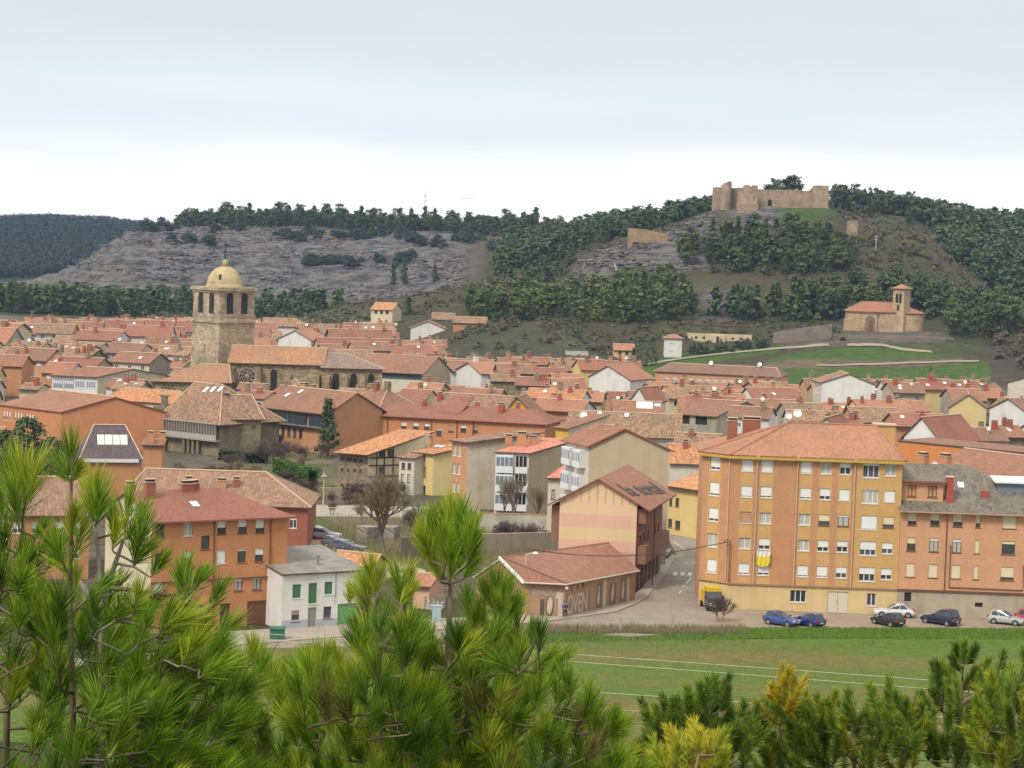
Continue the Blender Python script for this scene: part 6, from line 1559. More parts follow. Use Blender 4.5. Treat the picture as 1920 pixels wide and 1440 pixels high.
def strip_wall(name, label, pix, D, h_top, thick, mat, base=-3.0, cat='wall'):
    """rough wall standing on the land: pix = top points, D per point"""
    b = MB(); n = len(pix)
    T = [P(px, py, D[i] if isinstance(D, (list, tuple)) else D) for i, (px, py) in enumerate(pix)]
    for i in range(n - 1):
        p, q = T[i], T[i + 1]; zb = min(land1(p.x, p.y), land1(q.x, q.y)) + base
        f = [Vector((p.x, p.y, zb)), Vector((q.x, q.y, zb))]; bk = [v + Vector((0, thick, 0)) for v in f]
        b.poly([f[0], f[1], q, p]); b.poly([bk[1], bk[0], p + Vector((0, thick, 0)), q + Vector((0, thick, 0))]); b.poly([p, q, q + Vector((0, thick, 0)), p + Vector((0, thick, 0))])
        if i == 0: b.poly([f[0], p, p + Vector((0, thick, 0)), bk[0]])
        if i == n - 2: b.poly([f[1], bk[1], q + Vector((0, thick, 0)), q])
    return tag(b.build(name, [mat]), label, cat) if label else b
def castle():
    D = 990; o = P(1445, 370, D); root = empty('castle', (o.x, D, 0))
    tag(root, 'ruined stone castle with broken towers crowning the hill', 'castle')
    rs = random.Random(3)
    def curtain(name, pts, D0, thick, jag):
        b = MB(); top = []
        for i in range(len(pts) - 1):
            (x0, y0), (x1, y1) = pts[i], pts[i + 1]; k = max(1, int(abs(x1 - x0) / 2.2))
            for j in range(k): top.append((x0 + (x1 - x0) * j / k, y0 + (y1 - y0) * j / k + rs.uniform(-jag, jag)))
        top.append(pts[-1])
        T = [P(x, y, D0) - Vector((o.x, D, 0)) for x, y in top]
        for i in range(len(T) - 1):
            p, q = T[i], T[i + 1]; zb = 40
            b.poly([(p.x, p.y, zb), (q.x, q.y, zb), q, p]); b.poly([p, q, q + Vector((0, thick, 0)), p + Vector((0, thick, 0))]); b.poly([(q.x, q.y + thick, zb), (p.x, p.y + thick, zb), p + Vector((0, thick, 0)), q + Vector((0, thick, 0))])
            if i == 0: b.poly([(p.x, p.y, zb), p, p + Vector((0, thick, 0)), (p.x, p.y + thick, zb)])
            if i == len(T) - 2: b.poly([(q.x, q.y, zb), (q.x, q.y + thick, zb), q + Vector((0, thick, 0)), q])
        return b.build(name, [CASTST], root)
    curtain('curtain_wall', [(1340, 351), (1356, 351)], 993, 10, .6); curtain('curtain_wall', [(1370, 353), (1385, 351.5), (1398, 353)], 992, 4, .6)
    cw = curtain('curtain_wall', [(1416, 354), (1440, 356), (1446, 355), (1468, 356), (1490, 356), (1515, 358), (1520, 356), (1526, 350), (1530, 349)], 992, 3, .4)
    q0, q1 = P(1440, 373, 991.9) - Vector((o.x, D, 0)), P(1447, 386, 991.9) - Vector((o.x, D, 0)); g = MB(); g.poly([(q0.x, q0.y, q1.z), (q1.x, q0.y, q1.z), (q1.x, q0.y, q0.z - .6), ((q0.x + q1.x) / 2, q0.y, q0.z), (q0.x, q0.y, q0.z - .6)]); g.build('gateway', [DARK], cw)
    def round_tower(px0, px1, ytop, D0, jag):
        c = P((px0 + px1) / 2, ytop, D0) - Vector((o.x, D, 0)); r = (px1 - px0) / 2 * D0 / 4500; b = MB(); n = 18
        tops = [c.z + rs.uniform(-jag, jag) + 0.9 * math.sin(k * 2 * PI / n * 1.0 + 2.4) for k in range(n)]
        P0 = [Vector((c.x + r * math.cos(2 * PI * k / n), c.y + r * math.sin(2 * PI * k / n), 0)) for k in range(n)]
        for k in range(n):
            j = (k + 1) % n; b.poly([P0[k] * 1 + Vector((0, 0, 40)), P0[j] + Vector((0, 0, 40)), P0[j] + Vector((0, 0, tops[j])), P0[k] + Vector((0, 0, tops[k]))])
            b.poly([P0[k] + Vector((0, 0, tops[k])), P0[j] + Vector((0, 0, tops[j])), Vector((c.x, c.y, c.z - .5))])
        return b.build('tower', [CASTST], root)
    round_tower(1352, 1372, 345, 990, .35)
    b = MB(); R_ = lambda px, py, D0: P(px, py, D0) - Vector((o.x, D, 0))
    def rough(x0, x1, y, D0, dp, yb=None):
        a, c = R_(x0, y, D0), R_(x1, y, D0); b.prism([Vector((a.x - .5, a.y, 40)), Vector((c.x + .5, a.y, 40)), Vector((c.x, a.y + dp, 40)), Vector((a.x, a.y + dp, 40))], a.z - 40)
    rough(1386, 1419, 358, 984, 8); rough(1395, 1408, 349, 985, 4); rough(1398, 1404, 346.5, 985.5, 3); rough(1412, 1419, 347.5, 985, 3); rough(1406, 1414, 352, 985.3, 3); rough(1384, 1420, 383, 982, 8)
    b.build('tower', [CASTST], root)
    b = MB(); rough(1527, 1552, 348.5, 986, 6.5); rough(1531, 1552, 347.5, 986.4, 5); b.build('tower', [CASTST], root)
castle()
strip_wall('ruined_wall', 'ruined ochre wall on the rocky spur below the castle', [(1178, 428), (1180, 427), (1195, 429), (1210, 430), (1225, 433), (1240, 436), (1252, 439)], 968, 0, 2.5, stone('ochre_stone', (.36, .255, .14), (.29, .2, .11), (.17, .13, .08), .9), base=-1.5)
b = MB(); p = P(1599, 414, 958); zb = land1(p.x, p.y) - 2
b.prism([(p.x - 2.0, p.y, zb), (p.x + 2.0, p.y, zb), (p.x + 1.8, p.y + 4, zb), (p.x - 1.8, p.y + 4, zb)], p.z - zb - .6); b.prism([(p.x - 1.7, p.y + .1, p.z - .6), (p.x + 1.9, p.y + .1, p.z - .6), (p.x + 1.8, p.y + 3, p.z - .6), (p.x - 1.5, p.y + 3, p.z - .6)], .6)
tag(b.build('ruined_turret', [CASTST]), 'lone square ruined turret on the slope right of the castle', 'ruin')
for k, (pix, D, lab) in enumerate((
    ([(1450, 624), (1500, 615), (1560, 608)], 800, 'long sloping stone retaining wall left of the hermitage'),
    ([(1465, 634), (1520, 627), (1560, 630), (1640, 629), (1740, 630), (1785, 634)], 803, 'low stone retaining wall in front of the hermitage terrace'),
    ([(1510, 646), (1575, 640), (1578, 643)], 790, 'short stone wall beside the path up to the hermitage'))):
    strip_wall('retaining_wall', lab, pix, D, 0, .8, stone('terrace_stone', (.24, .20, .16), (.19, .16, .13), (.12, .105, .09), 1.0), base=-1.0)
# footpath and pale tracks on the lawns, laid as ribbons on the land
def ribbon(name, pix, w, mat, lift=.25):
    pts = []
    for i in range(len(pix) - 1):
        for t in np.linspace(0, 1, 14, endpoint=False):
            q = hit(pix[i][0] + (pix[i + 1][0] - pix[i][0]) * t, pix[i][1] + (pix[i + 1][1] - pix[i][1]) * t, 600, 1100)
            if q: pts.append(q)
    pts = [sum((pts[j] for j in range(max(0, i - 3), min(len(pts), i + 4))), Vector()) / (min(len(pts), i + 4) - max(0, i - 3)) for i in range(len(pts))]
    b = MB()
    for i in range(len(pts) - 1):
        p, q = pts[i], pts[i + 1]
        if (p - q).length > 40: continue
        zz = lambda v, dy: land1(v.x, v.y + dy) + lift
        b.poly([(p.x, p.y - w, zz(p, -w)), (q.x, q.y - w, zz(q, -w)), (q.x, q.y + w, zz(q, w)), (p.x, p.y + w, zz(p, w))])
    return tag(b.build(name, mat), kind='structure')
pathm = plaster('path_gravel', (.24, .21, .15), (.19, .16, .11), .95, .4)
ribbon('footpath', [(1200, 687), (1300, 671), (1400, 660), (1480, 655), (1570, 646)], 2.2, pathm)
ribbon('footpath', [(1580, 649), (1660, 651), (1690, 658), (1760, 664)], 1.8, pathm)
ribbon('footpath', [(1520, 688), (1620, 686), (1760, 681), (1852, 678)], 1.5, pathm)
ribbon('footpath', [(1148, 509), (1172, 514), (1200, 522)], 1.2, pathm)
# masts and pylon
def mast(name, label, cat, px, y0, y1, D, kind):
    p, q = P(px, y0, D), P(px, y1, D); b = MB(); zb = land1(p.x, D) - .5; H = q.z
    if kind == 'mast':
        for dx, dy in ((-.5, -.3), (.5, -.3), (0, .5)): b.tube([(p.x + dx, D + dy, zb), (p.x + dx * .6, D + dy * .6, H)], .07, 4)
        n = 18
        for k in range(n):
            z0, z1 = zb + (H - zb) * k / n, zb + (H - zb) * (k + 1) / n; b.tube([(p.x - .5, D - .3, z0), (p.x + .5, D - .3, z1)], .07, 3); b.tube([(p.x + .5, D - .3, z0), (p.x, D + .5, z1)], .07, 3)
        for z in (H - 4, H - 7, H - 10): b.box((p.x - .9, D - .5, z), (p.x - .4, D, z + 1.3)); b.box((p.x + .4, D - .5, z + .5), (p.x + .9, D, z + 1.6))
    elif kind == 'pylon':
        fk = H - 6.5
        for dx in (-1.2, 1.2): b.tube([(p.x + dx, D, zb), (p.x, D, fk - 2)], .16, 4)
        for s in (-1, 1): b.tube([(p.x, D, fk - 2), (p.x + s * 3.2, D, H - 1.4), (p.x + s * 3.0, D, H)], .16, 4); b.tube([(p.x, D + .6, fk - 2), (p.x + s * 3.2, D, H - 1.4)], .1, 4)
        b.tube([(p.x - 4.8, D, H - 1.6), (p.x + 4.8, D, H - 1.6)], .17, 4); b.tube([(p.x - 3.2, D, H - .9), (p.x + 3.2, D, H - .9)], .1, 4)
    else:
        b.tube([(p.x, D, zb), (p.x, D, H)], [.14, .08], 6); b.tube([(p.x - .9, D, H - .6), (p.x + .9, D, H - .6)], .09, 4); b.tube([(p.x - .6, D, H - 1.6), (p.x + .6, D, H - 1.6)], .07, 4)
    tag(b.build(name, [paint('galvanised', (.60, .61, .62), .7)]), label, cat)
mast('radio_mast', 'slim lattice radio mast rising above the plateau pines', 'mast', 796, 420, 357, 1420, 'mast')
mast('pylon', 'forked power pylon showing above the skyline pines', 'pylon', 874, 425, 367, 1440, 'pylon')
mast('aerial_mast', 'small aerial mast behind the right hand castle tower', 'mast', 1533, 350, 335, 1000, 'pole')
mast('power_pole', 'pale power pole standing on the slope right of the ruined turret', 'pole', 1641, 490, 441, 950, 'pole')
# ================================================================== THE OLD TOWN: ROW UPON ROW OF TILED HOUSES
NOGO = [[(430, 800), (640, 790), (640, 850), (760, 930), (1060, 950), (1260, 985), (1345, 1000), (1345, 1160), (300, 1190), (400, 960), (300, 870)],
        [(1205, 640), (1900, 640), (1900, 712), (1205, 712)], [(0, 800), (470, 800), (470, 1200), (0, 1200)], [(-200, 860), (2200, 860), (2200, 1300), (-200, 1300)],
        [(1195, 660), (1262, 660), (1262, 708), (1195, 708)]]
_fx = np.array([f[0] for f in FOOT]); _fy = np.array([f[1] for f in FOOT]); _fr = np.array([f[2] for f in FOOT])
foot = [list(FOOT)]
def free(pts, rad):
    fx = np.array([f[0] for f in FOOT]); fy = np.array([f[1] for f in FOOT]); fr = np.array([f[2] for f in FOOT])
    for x, y in pts:
        if np.any((fx - x) ** 2 + (fy - y) ** 2 < (fr + rad) ** 2): return False
    return True
def simple_window(w, h, k):
    key = ('s', w, h, k)
    if key not in _wc:
        b = MB(); t = .08
        b.box((0, 0, 0), (w, .05, t)); b.box((0, 0, h - t), (w, .05, h)); b.box((0, 0, t), (t, .05, h - t)); b.box((w - t, 0, t), (w, .05, h - t)); b.box((w / 2 - .04, 0, t), (w / 2 + .04, .05, h - t)); b.box((t, .02, t), (w - t, .03, h - t), 1)
        if k: b.box((.02, -.04, h * (1 - k / 100)), (w - .02, -.003, h - .01), 2)
        _wc[key] = b.mesh('window', [FRAMEW, GLASS, BLINDW])
    return _wc[key]
FILL = []
SHOWN += [(-60, 300, 640, 595, 3000), (640, 300, 870, 604, 3000), (840, 300, 1205, 668, 3000), (1205, 300, 1960, 708, 3000)]
WALLS = [(WHITE, 'white', 3), (CREAM, 'cream', 4), (PALE, 'pale', 4), (BEIGE, 'beige', 3), (SBRICK, 'brick', 3), (PBRICK, 'salmon', 2), (YELLOW, 'yellow', 1), (GREY, 'grey', 2), (BUFF, 'buff', 2), (GREYST, 'stone', 2)]
ROOFS = [(T_BROWN, 'brown', 7), (T_RED, 'dark red', 4), (T_SALM, 'salmon', 4), (T_OLD, 'lichened', 5), (T_ORANGE, 'orange', .5)]
pick = lambda L: rnd.choices(L, [x[2] for x in L])[0]
def filler(x, y, W, dep, rz, ze):
    rt, rname, _ = pick(ROOFS); wm, wname, _ = pick(WALLS)
    gable = rnd.random() < (.34 if W < 10 else .08)
    form = 'gabled' if gable else rnd.choice(('ridged', 'ridged', 'hipped'))
    rise = rnd.uniform(.16, .24) * (W if gable else dep)
    c0, s0 = math.cos(rz), math.sin(rz)
    corner = [(x + u * c0 - v * s0, y + u * s0 + v * c0) for u in np.arange(0, W + .1, max(2.5, W / 4)) for v in (0, dep / 2, dep)]
    if not free(corner, 0.8): return False
    if max(land(np.array([c[0] for c in corner]), np.array([c[1] for c in corner]))) > 1.0: return False
    cx, cy = x + W / 2 * c0 - dep / 2 * s0, y + W / 2 * s0 + dep / 2 * c0
    g = proj((cx, cy, 0))
    if any(inpoly([g[0]], [g[1]], q)[0] for q in NOGO): return False
    tops = [proj((x + u * c0 - v * s0, y + u * s0 + v * c0, z)) for u, v, z in ((0, 0, ze), (W, 0, ze), (0, dep, ze), (W, dep, ze), (0, dep / 2, ze + rise), (W, dep / 2, ze + rise), (W / 2, dep / 2, ze + rise))]
    x0, x1, yt = min(t[0] for t in tops), max(t[0] for t in tops), min(t[1] for t in tops)
    if x1 < -40 or x0 > 1960: return False
    for a, b_, c, d, Ds in SHOWN:
        if Ds > y + 2 and x1 > a + 2 and x0 < c - 2 and yt < d: return None
    L, R = (x, y, 0), (x + W * c0, y + W * s0, 0)
    kw = dict(roof='gable' if gable else 'hip', hl=0, hr=0)
    if form == 'hipped': kw.update(hl=rnd.choice((0, 3)), hr=3.2)
    ch = [(rnd.uniform(1, W - 1), rnd.uniform(dep * .3, dep * .6), rnd.uniform(.6, 1.2), .6, rnd.uniform(.7, 1.4), rnd.choice((RBRICK, SBRICK, REDM, GREYST))) for _ in range(rnd.choice((0, 1, 1, 2, 3)))]
    sk = [(rnd.uniform(1, W - 2), rnd.uniform(1, dep * .3), .8, 1.1) for _ in range(rnd.choice((0, 0, 0, 1, 2)))] if not gable else []
    ds = [(rnd.uniform(1, W - 1), rnd.uniform(2, dep * .5), rnd.uniform(.35, .5))] if rnd.random() < .16 else []
    side = pick(WALLS)[0] if rnd.random() < .4 else None
    inf = house('tiled_house', None, 'house', L, R, ze, dep, rise=rise, wall=wm, tile=rt, o=rnd.uniform(.4, .8), chim=ch, sky=sk, dishes=ds, show=False, side=side, rat=rnd.uniform(.42, .58), aer=[(W * .3, dep * .5)] if rnd.random() < .25 else ())
    if rnd.random() < .6:
        n = max(2, int(W / 3.2)); k = rnd.choice((0, 0, 40, 70))
        for i in range(n): link('window', simple_window(1.0, 1.2, k), inf['root'], ((i + .5) * W / n - .5, -.045, ze - rnd.choice((1.9, 1.9)) - .0))
    FILL.append((inf['root'], cx, cy, rname, form, wname))
    return True
D = 330.0
total = 0
while D < 1000:
    far = D > 640
    dep = rnd.uniform(8, 10.5) if not far else rnd.uniform(9, 12)
    half = .228 * D + 12
    x = -half + rnd.uniform(0, 6)
    while x < half:
        ang = .22 * math.sin(x / 70 + D / 90) + .16 * math.sin(D / 41 + x / 31)
        W = rnd.uniform(12, 24) if (far and rnd.random() < .5) else rnd.uniform(6.5, 12.5)
        ze = rnd.choice((4.8, 5.6, 6.2, 6.8, 7.4)) + rnd.uniform(-.3, .3)
        if rnd.random() < .12 and D > 480: ze += 2.4
        yy = D + rnd.uniform(-2, 2) + (x * .12 * math.sin(D / 50))
        ok = False
        if total < 292:
            for z_, w_ in ((ze, W), (ze - 1.4, W * .8), (3.8, W * .6), (3.0, 7.0)):
                ok = filler(x, yy, w_, dep, ang, z_)
                if ok: W = w_; break
                if ok is False and w_ < W * .7: break
        if ok: total += 1
        x += (W * math.cos(ang) + rnd.choice((.1, .4, .8, 2.5))) if ok else 5.0
    D += dep + (rnd.uniform(1.5, 4.5) if D < 620 else rnd.uniform(5, 9))
for _ in range(9000):                                        # small houses squeezed into the gaps
    if total >= 296: break
    D = 345 + 560 * rnd.random(); x = rnd.uniform(-.22, .22) * D
    r = filler(x, D, rnd.uniform(5, 9), rnd.uniform(5.5, 8), .22 * math.sin(x / 70 + D / 90) + rnd.choice((0, 0, 1.57)) * .0 + rnd.uniform(-.25, .25), rnd.uniform(4.0, 6.6))
    if r: total += 1
print('fillers', total)
# a label for each: nearest landmark, on which side, in what order
ORD = ['nearest', 'second', 'third', 'fourth', 'fifth', 'sixth', 'seventh', 'eighth', 'ninth', 'tenth', 'eleventh', 'twelfth', 'thirteenth', 'fourteenth', 'fifteenth', 'sixteenth', 'seventeenth', 'eighteenth', 'nineteenth', 'twentieth']
bins = {}
for root, cx, cy, rn_, form, wn_ in FILL:
    q = proj((cx, cy, 5)); best = None
    for nm, lx, ly in LANDMARKS:
        if 'left pines' in nm: continue
        l = proj((lx, ly, 5)); dx, dy = q[0] - l[0], (q[1] - l[1]) * 2.2
        d = math.hypot(dx, dy)
        if best is None or d < best[0]: best = (d, nm, 'left of' if dx < 0 and abs(dx) > abs(dy) else 'right of' if abs(dx) > abs(dy) else 'behind' if dy < 0 else 'in front of')
    bins.setdefault(best[1:], []).append((best[0], root, rn_, form, wn_))
for (nm, side), L in bins.items():
    L.sort(key=lambda t: t[0])
    for i, (d, root, rn_, form, wn_) in enumerate(L):
        lab = f"{ORD[min(i, 19)]} house {side} {nm}, {rn_} {form} roof, {wn_} walls"
        root['label'] = lab if len(lab.split()) <= 16 else lab.rsplit(', ', 1)[0]
        root['group'] = 'tiled houses of the old town'
# ================================================================== CARS
TYRE = paint('tyre', (.018, .018, .018), .9); RIM = paint('rim', (.38, .38, .38), .35, .6); CARGL = glass_dark('car_glass', (.02, .025, .03), .06)
LAMPW = paint('headlamp', (.55, .56, .56), .15); LAMPR = paint('tail_lamp', (.30, .02, .015), .2); PLATE = paint('number_plate', (.62, .62, .58), .5); TRIM = paint('black_trim', (.02, .02, .02), .6)
def car(label, col, px, py, head, kind='hatch', scale=1.0, z=0.03, group='cars parked along the block', dark_roof=False, pos=None):
    """head: direction the bonnet points, degrees from +x; built along +x with the origin under its middle"""
    p = pos or G(px, py, z)
    root = empty('parked_car', p, math.radians(head)); tag(root, label, 'car', group)
    spec = {'hatch': (3.95, 1.68, 1.43, .28, .52, 1.52, 2.62), 'sedan': (4.45, 1.74, 1.44, .62, 1.15, 2.05, 3.05), 'suv': (4.25, 1.8, 1.68, .2, .42, 1.8, 2.75), 'estate': (4.5, 1.74, 1.45, .12, .5, 2.0, 2.95)}[kind]
    L, Wd, H, r0, r1, f1, f0 = [s * scale for s in spec]
    hw = Wd / 2; belt = .62 * H if kind != 'suv' else .6 * H
    paintm = paint('car_paint_' + label.split()[0] + '_' + label.split()[1], col, .28, .25, .05, .8)
    X = lambda x: x - L / 2
    st = [(0.0, .42, .58, .80), (.06, .30, .74, .90), (.30, .22, belt * .97, .97), (r1 + .2, .2, belt, 1.0), (f1, .2, belt, 1.0), (f0, .2, belt * .98, 1.0), (L - .75, .2, belt * .90, .98), (L - .22, .24, belt * .78, .93), (L - .04, .32, .62, .84), (L, .40, .54, .78)]
    b = MB(); rings = []
    for x, zb, zt, w in st:
        w *= hw; k = len(b.v); zm = zb + (zt - zb) * .62
        for y, zz in ((-w * .86, zb), (-w, zb + .14), (-w, zm), (-w * .93, zt), (0, zt + .03), (w * .93, zt), (w, zm), (w, zb + .14), (w * .86, zb)): b.v.append((X(x), y, zz))
        rings.append(k)
    for i in range(len(rings) - 1):
        for q in range(8): b.f.append([rings[i] + q, rings[i + 1] + q, rings[i + 1] + q + 1, rings[i] + q + 1]); b.m.append(0)
        b.f.append([rings[i] + 8, rings[i + 1] + 8, rings[i + 1], rings[i]]); b.m.append(1)
    b.f.append([rings[0] + q for q in range(9)]); b.m.append(0); b.f.append([rings[-1] + q for q in range(9)][::-1]); b.m.append(0)
    cb = [(X(r0), hw * .90, belt * .98), (X(f0), hw * .93, belt * .98)]; tb = [(X(r1), hw * .68, H), (X(f1), hw * .70, H)]
    mid = (X((r1 + f1) / 2), hw * .72, H + .035)
    for s in (-1, 1):
        b.poly([(cb[0][0], s * cb[0][1], cb[0][2]), (cb[1][0], s * cb[1][1], cb[1][2]), (tb[1][0], s * tb[1][1], tb[1][2]), (mid[0], s * mid[1], mid[2]), (tb[0][0], s * tb[0][1], tb[0][2])], 0)
    b.poly([(tb[0][0], -tb[0][1], H), (mid[0], -mid[1], mid[2]), (mid[0], mid[1], mid[2]), (tb[0][0], tb[0][1], H)], 0); b.poly([(mid[0], -mid[1], mid[2]), (tb[1][0], -tb[1][1], H), (tb[1][0], tb[1][1], H), (mid[0], mid[1], mid[2])], 0)
    b.poly([(cb[0][0], -cb[0][1], cb[0][2]), (tb[0][0], -tb[0][1], H), (tb[0][0], tb[0][1], H), (cb[0][0], cb[0][1], cb[0][2])], 0); b.poly([(cb[1][0], cb[1][1], cb[1][2]), (tb[1][0], tb[1][1], H), (tb[1][0], -tb[1][1], H), (cb[1][0], -cb[1][1], cb[1][2])], 0)
    for x in (.78 * scale, L - .82 * scale):
        for s in (-1, 1): b.poly([(X(x) + .37 * math.cos(t), s * (hw + .004), .30 + .37 * math.sin(t)) for t in np.linspace(-.3, PI + .3, 14)], 1)
    b.build('body', [paintm, TRIM], root)
    lerp = lambda a, c, t: a + (c - a) * t
    def quad_on(A, B, Cc, D_, ins, off, name, parent=root):
        A, B, Cc, D_ = map(Vector, (A, B, Cc, D_)); c = (A + B + Cc + D_) / 4; n = (B - A).cross(D_ - A).normalized()
        if n.dot(c - Vector((0, 0, .8))) < 0: n = -n
        q = MB(); q.poly([c + (v - c) * ins + n * off for v in (A, B, Cc, D_)]); q.build(name, [CARGL], parent)
    quad_on((cb[1][0], -cb[1][1], cb[1][2]), (cb[1][0], cb[1][1], cb[1][2]), (tb[1][0], tb[1][1], H), (tb[1][0], -tb[1][1], H), .88, .012, 'windscreen')
    quad_on((cb[0][0], -cb[0][1], cb[0][2]), (cb[0][0], cb[0][1], cb[0][2]), (tb[0][0], tb[0][1], H), (tb[0][0], -tb[0][1], H), .82, .012, 'rear_window')
    for s in (-1, 1):
        for t0, t1 in ((.06, .46), (.50, .93)):
            pt = lambda t, k: (lerp(lerp(cb[0][0], cb[1][0], t), lerp(tb[0][0], tb[1][0], t), k), s * lerp(lerp(cb[0][1], cb[1][1], t), lerp(tb[0][1], tb[1][1], t), k), lerp(cb[0][2], H, k))
            quad_on(pt(t0, .12), pt(t1, .12), pt(t1, .88), pt(t0, .88), 1.0, .014, 'side_window')
        m = MB(); m.box((X(f0) - .25, s * hw * .95 - .02 + (.0 if s > 0 else -.14), belt + .02), (X(f0) - .1, s * hw * .95 + .02 + (.14 if s > 0 else 0), belt + .15)); m.build('wing_mirror', [paintm], root)
        l = MB(); l.box((X(L - .2), s * hw * .62 - .17, belt * .66), (X(L) - .02, s * hw * .62 + .17, belt * .66 + .15)); l.build('headlight', [LAMPW], root)
        l = MB(); l.box((X(0) + .0, s * hw * .76 - .1, .62), (X(.22), s * hw * .76 + .1, .62 + .26)); l.build('tail_light', [LAMPR], root)
        for x in (.78 * scale, L - .82 * scale):
            w = MB(); n = 16
            for y0, y1, r, mm in ((-.1, .1, .30, 0), (.1, .108, .19, 1), (-.108, -.1, .19, 1)):
                a = [(r * math.cos(t), y0, r * math.sin(t)) for t in np.linspace(0, 2 * PI, n, endpoint=False)]; c = [(q[0], y1, q[2]) for q in a]
                w.poly(a, mm); w.poly(c[::-1], mm)
                for i in range(n): w.poly([a[i], a[(i + 1) % n], c[(i + 1) % n], c[i]], mm)
            w.build('wheel', [TYRE, RIM], root, (X(x), s * (hw - .08), .30))
    for x, d in ((X(0) - .012, 0), (X(L) + .004, 0)):
        q = MB(); q.box((x, -.26, .44), (x + .008, .26, .55)); q.build('number_plate', [PLATE], root)
    return root
car('bright blue hatchback with its bonnet towards the field, leftmost of the parked row', (.035, .075, .26), 1466, 1172, -38)
car('dark blue hatchback with its tail turned to the field', (.018, .025, .17), 1514, 1173, 132)
car('black hatchback parked nose in beside the white saloon', (.012, .012, .014), 1664, 1172, 128)
car('white saloon car parked close to the mustard building', (.62, .63, .63), 1676, 1156, 176, 'sedan')
car('dark navy off road car with silver bumper standing alone', (.014, .018, .05), 1763, 1170, 138, 'suv')
car('silver grey hatchback at the far end of the parked row', (.40, .41, .42), 1887, 1170, -26)
car('red car cut off by the edge of the picture', (.42, .02, .03), 1936, 1168, -12)
car('white car standing in the street by the peach block', (.60, .62, .63), 1243, 1042, 78, 'hatch', z=.2, group='cars in the street')
car('silver estate car behind the brick wall of the ribbed roof building', (.40, .43, .48), 608, 1010, -8, 'estate', group='cars in the car park', z=.035)
car('dark grey car mostly hidden behind the navy estate car', (.06, .075, .075), 632, 1026, -12, 'hatch', group='cars in the car park', z=.035)
car('navy estate car with silver sides beside the orange shed roof', (.035, .05, .09), 652, 1034, -14, 'estate', group='cars in the car park', z=.035)
def truck():
    p = G(1334, 1141, .03); root = empty('small_truck', p, math.radians(-82)); tag(root, 'small black truck with a yellow box body seen from the front', 'truck')
    BLK = paint('truck_black', (.014, .015, .018), .3, .2, .05, .6); YEL = paint('truck_yellow', (.58, .38, .012), .45)
    b = MB()
    prof = [(0, .45), (0, 1.0), (.25, 1.12), (.95, 1.22), (1.45, 1.95), (2.1, 2.0), (2.1, .45)]
    for s in (-.85, .85): b.poly([(2.2 - x, s, z) for x, z in prof])
    for i in range(len(prof)):
        (x0, z0), (x1, z1) = prof[i], prof[(i + 1) % len(prof)]; b.poly([(2.2 - x0, -.85, z0), (2.2 - x1, -.85, z1), (2.2 - x1, .85, z1), (2.2 - x0, .85, z0)])
    b.build('body', [BLK], root)
    b = MB(); b.box((-2.0, -.78, .6), (.05, .78, 1.98)); b.box((-.9, -.72, 1.98), (.75, .72, 2.42)); b.build('box_body', [YEL], root)
    b = MB(); b.poly([(1.22, -.74, 1.3), (1.22, .74, 1.3), (.83, .7, 1.9), (.83, -.7, 1.9)]); b.build('windscreen', [CARGL], root); 
    b = MB(); b.box((2.19, -.8, .62), (2.28, .8, .74)); b.build('bumper', [RIM], root)
    b = MB(); b.box((2.2, -.26, .5), (2.29, .26, .61)); b.build('number_plate', [PLATE], root)
    for s in (-1, 1):
        b = MB(); b.box((2.18, s * .62 - .16, .82), (2.23, s * .62 + .16, .98)); b.build('headlight', [LAMPW], root)
        b = MB(); b.box((1.1, s * .98 - .1, 1.25), (1.2, s * .98 + .1, 1.55)); b.build('wing_mirror', [BLK], root)
        for x in (1.45, -1.6):
            w = MB(); a = [(.34 * math.cos(t), -.12, .34 * math.sin(t)) for t in np.linspace(0, 2 * PI, 16, endpoint=False)]; c = [(q[0], .12, q[2]) for q in a]; w.poly(a); w.poly(c[::-1])
            for i in range(16): w.poly([a[i], a[(i + 1) % 16], c[(i + 1) % 16], c[i]])
            w.build('wheel', [TYRE], root, (x, s * .78, .34))
truck()
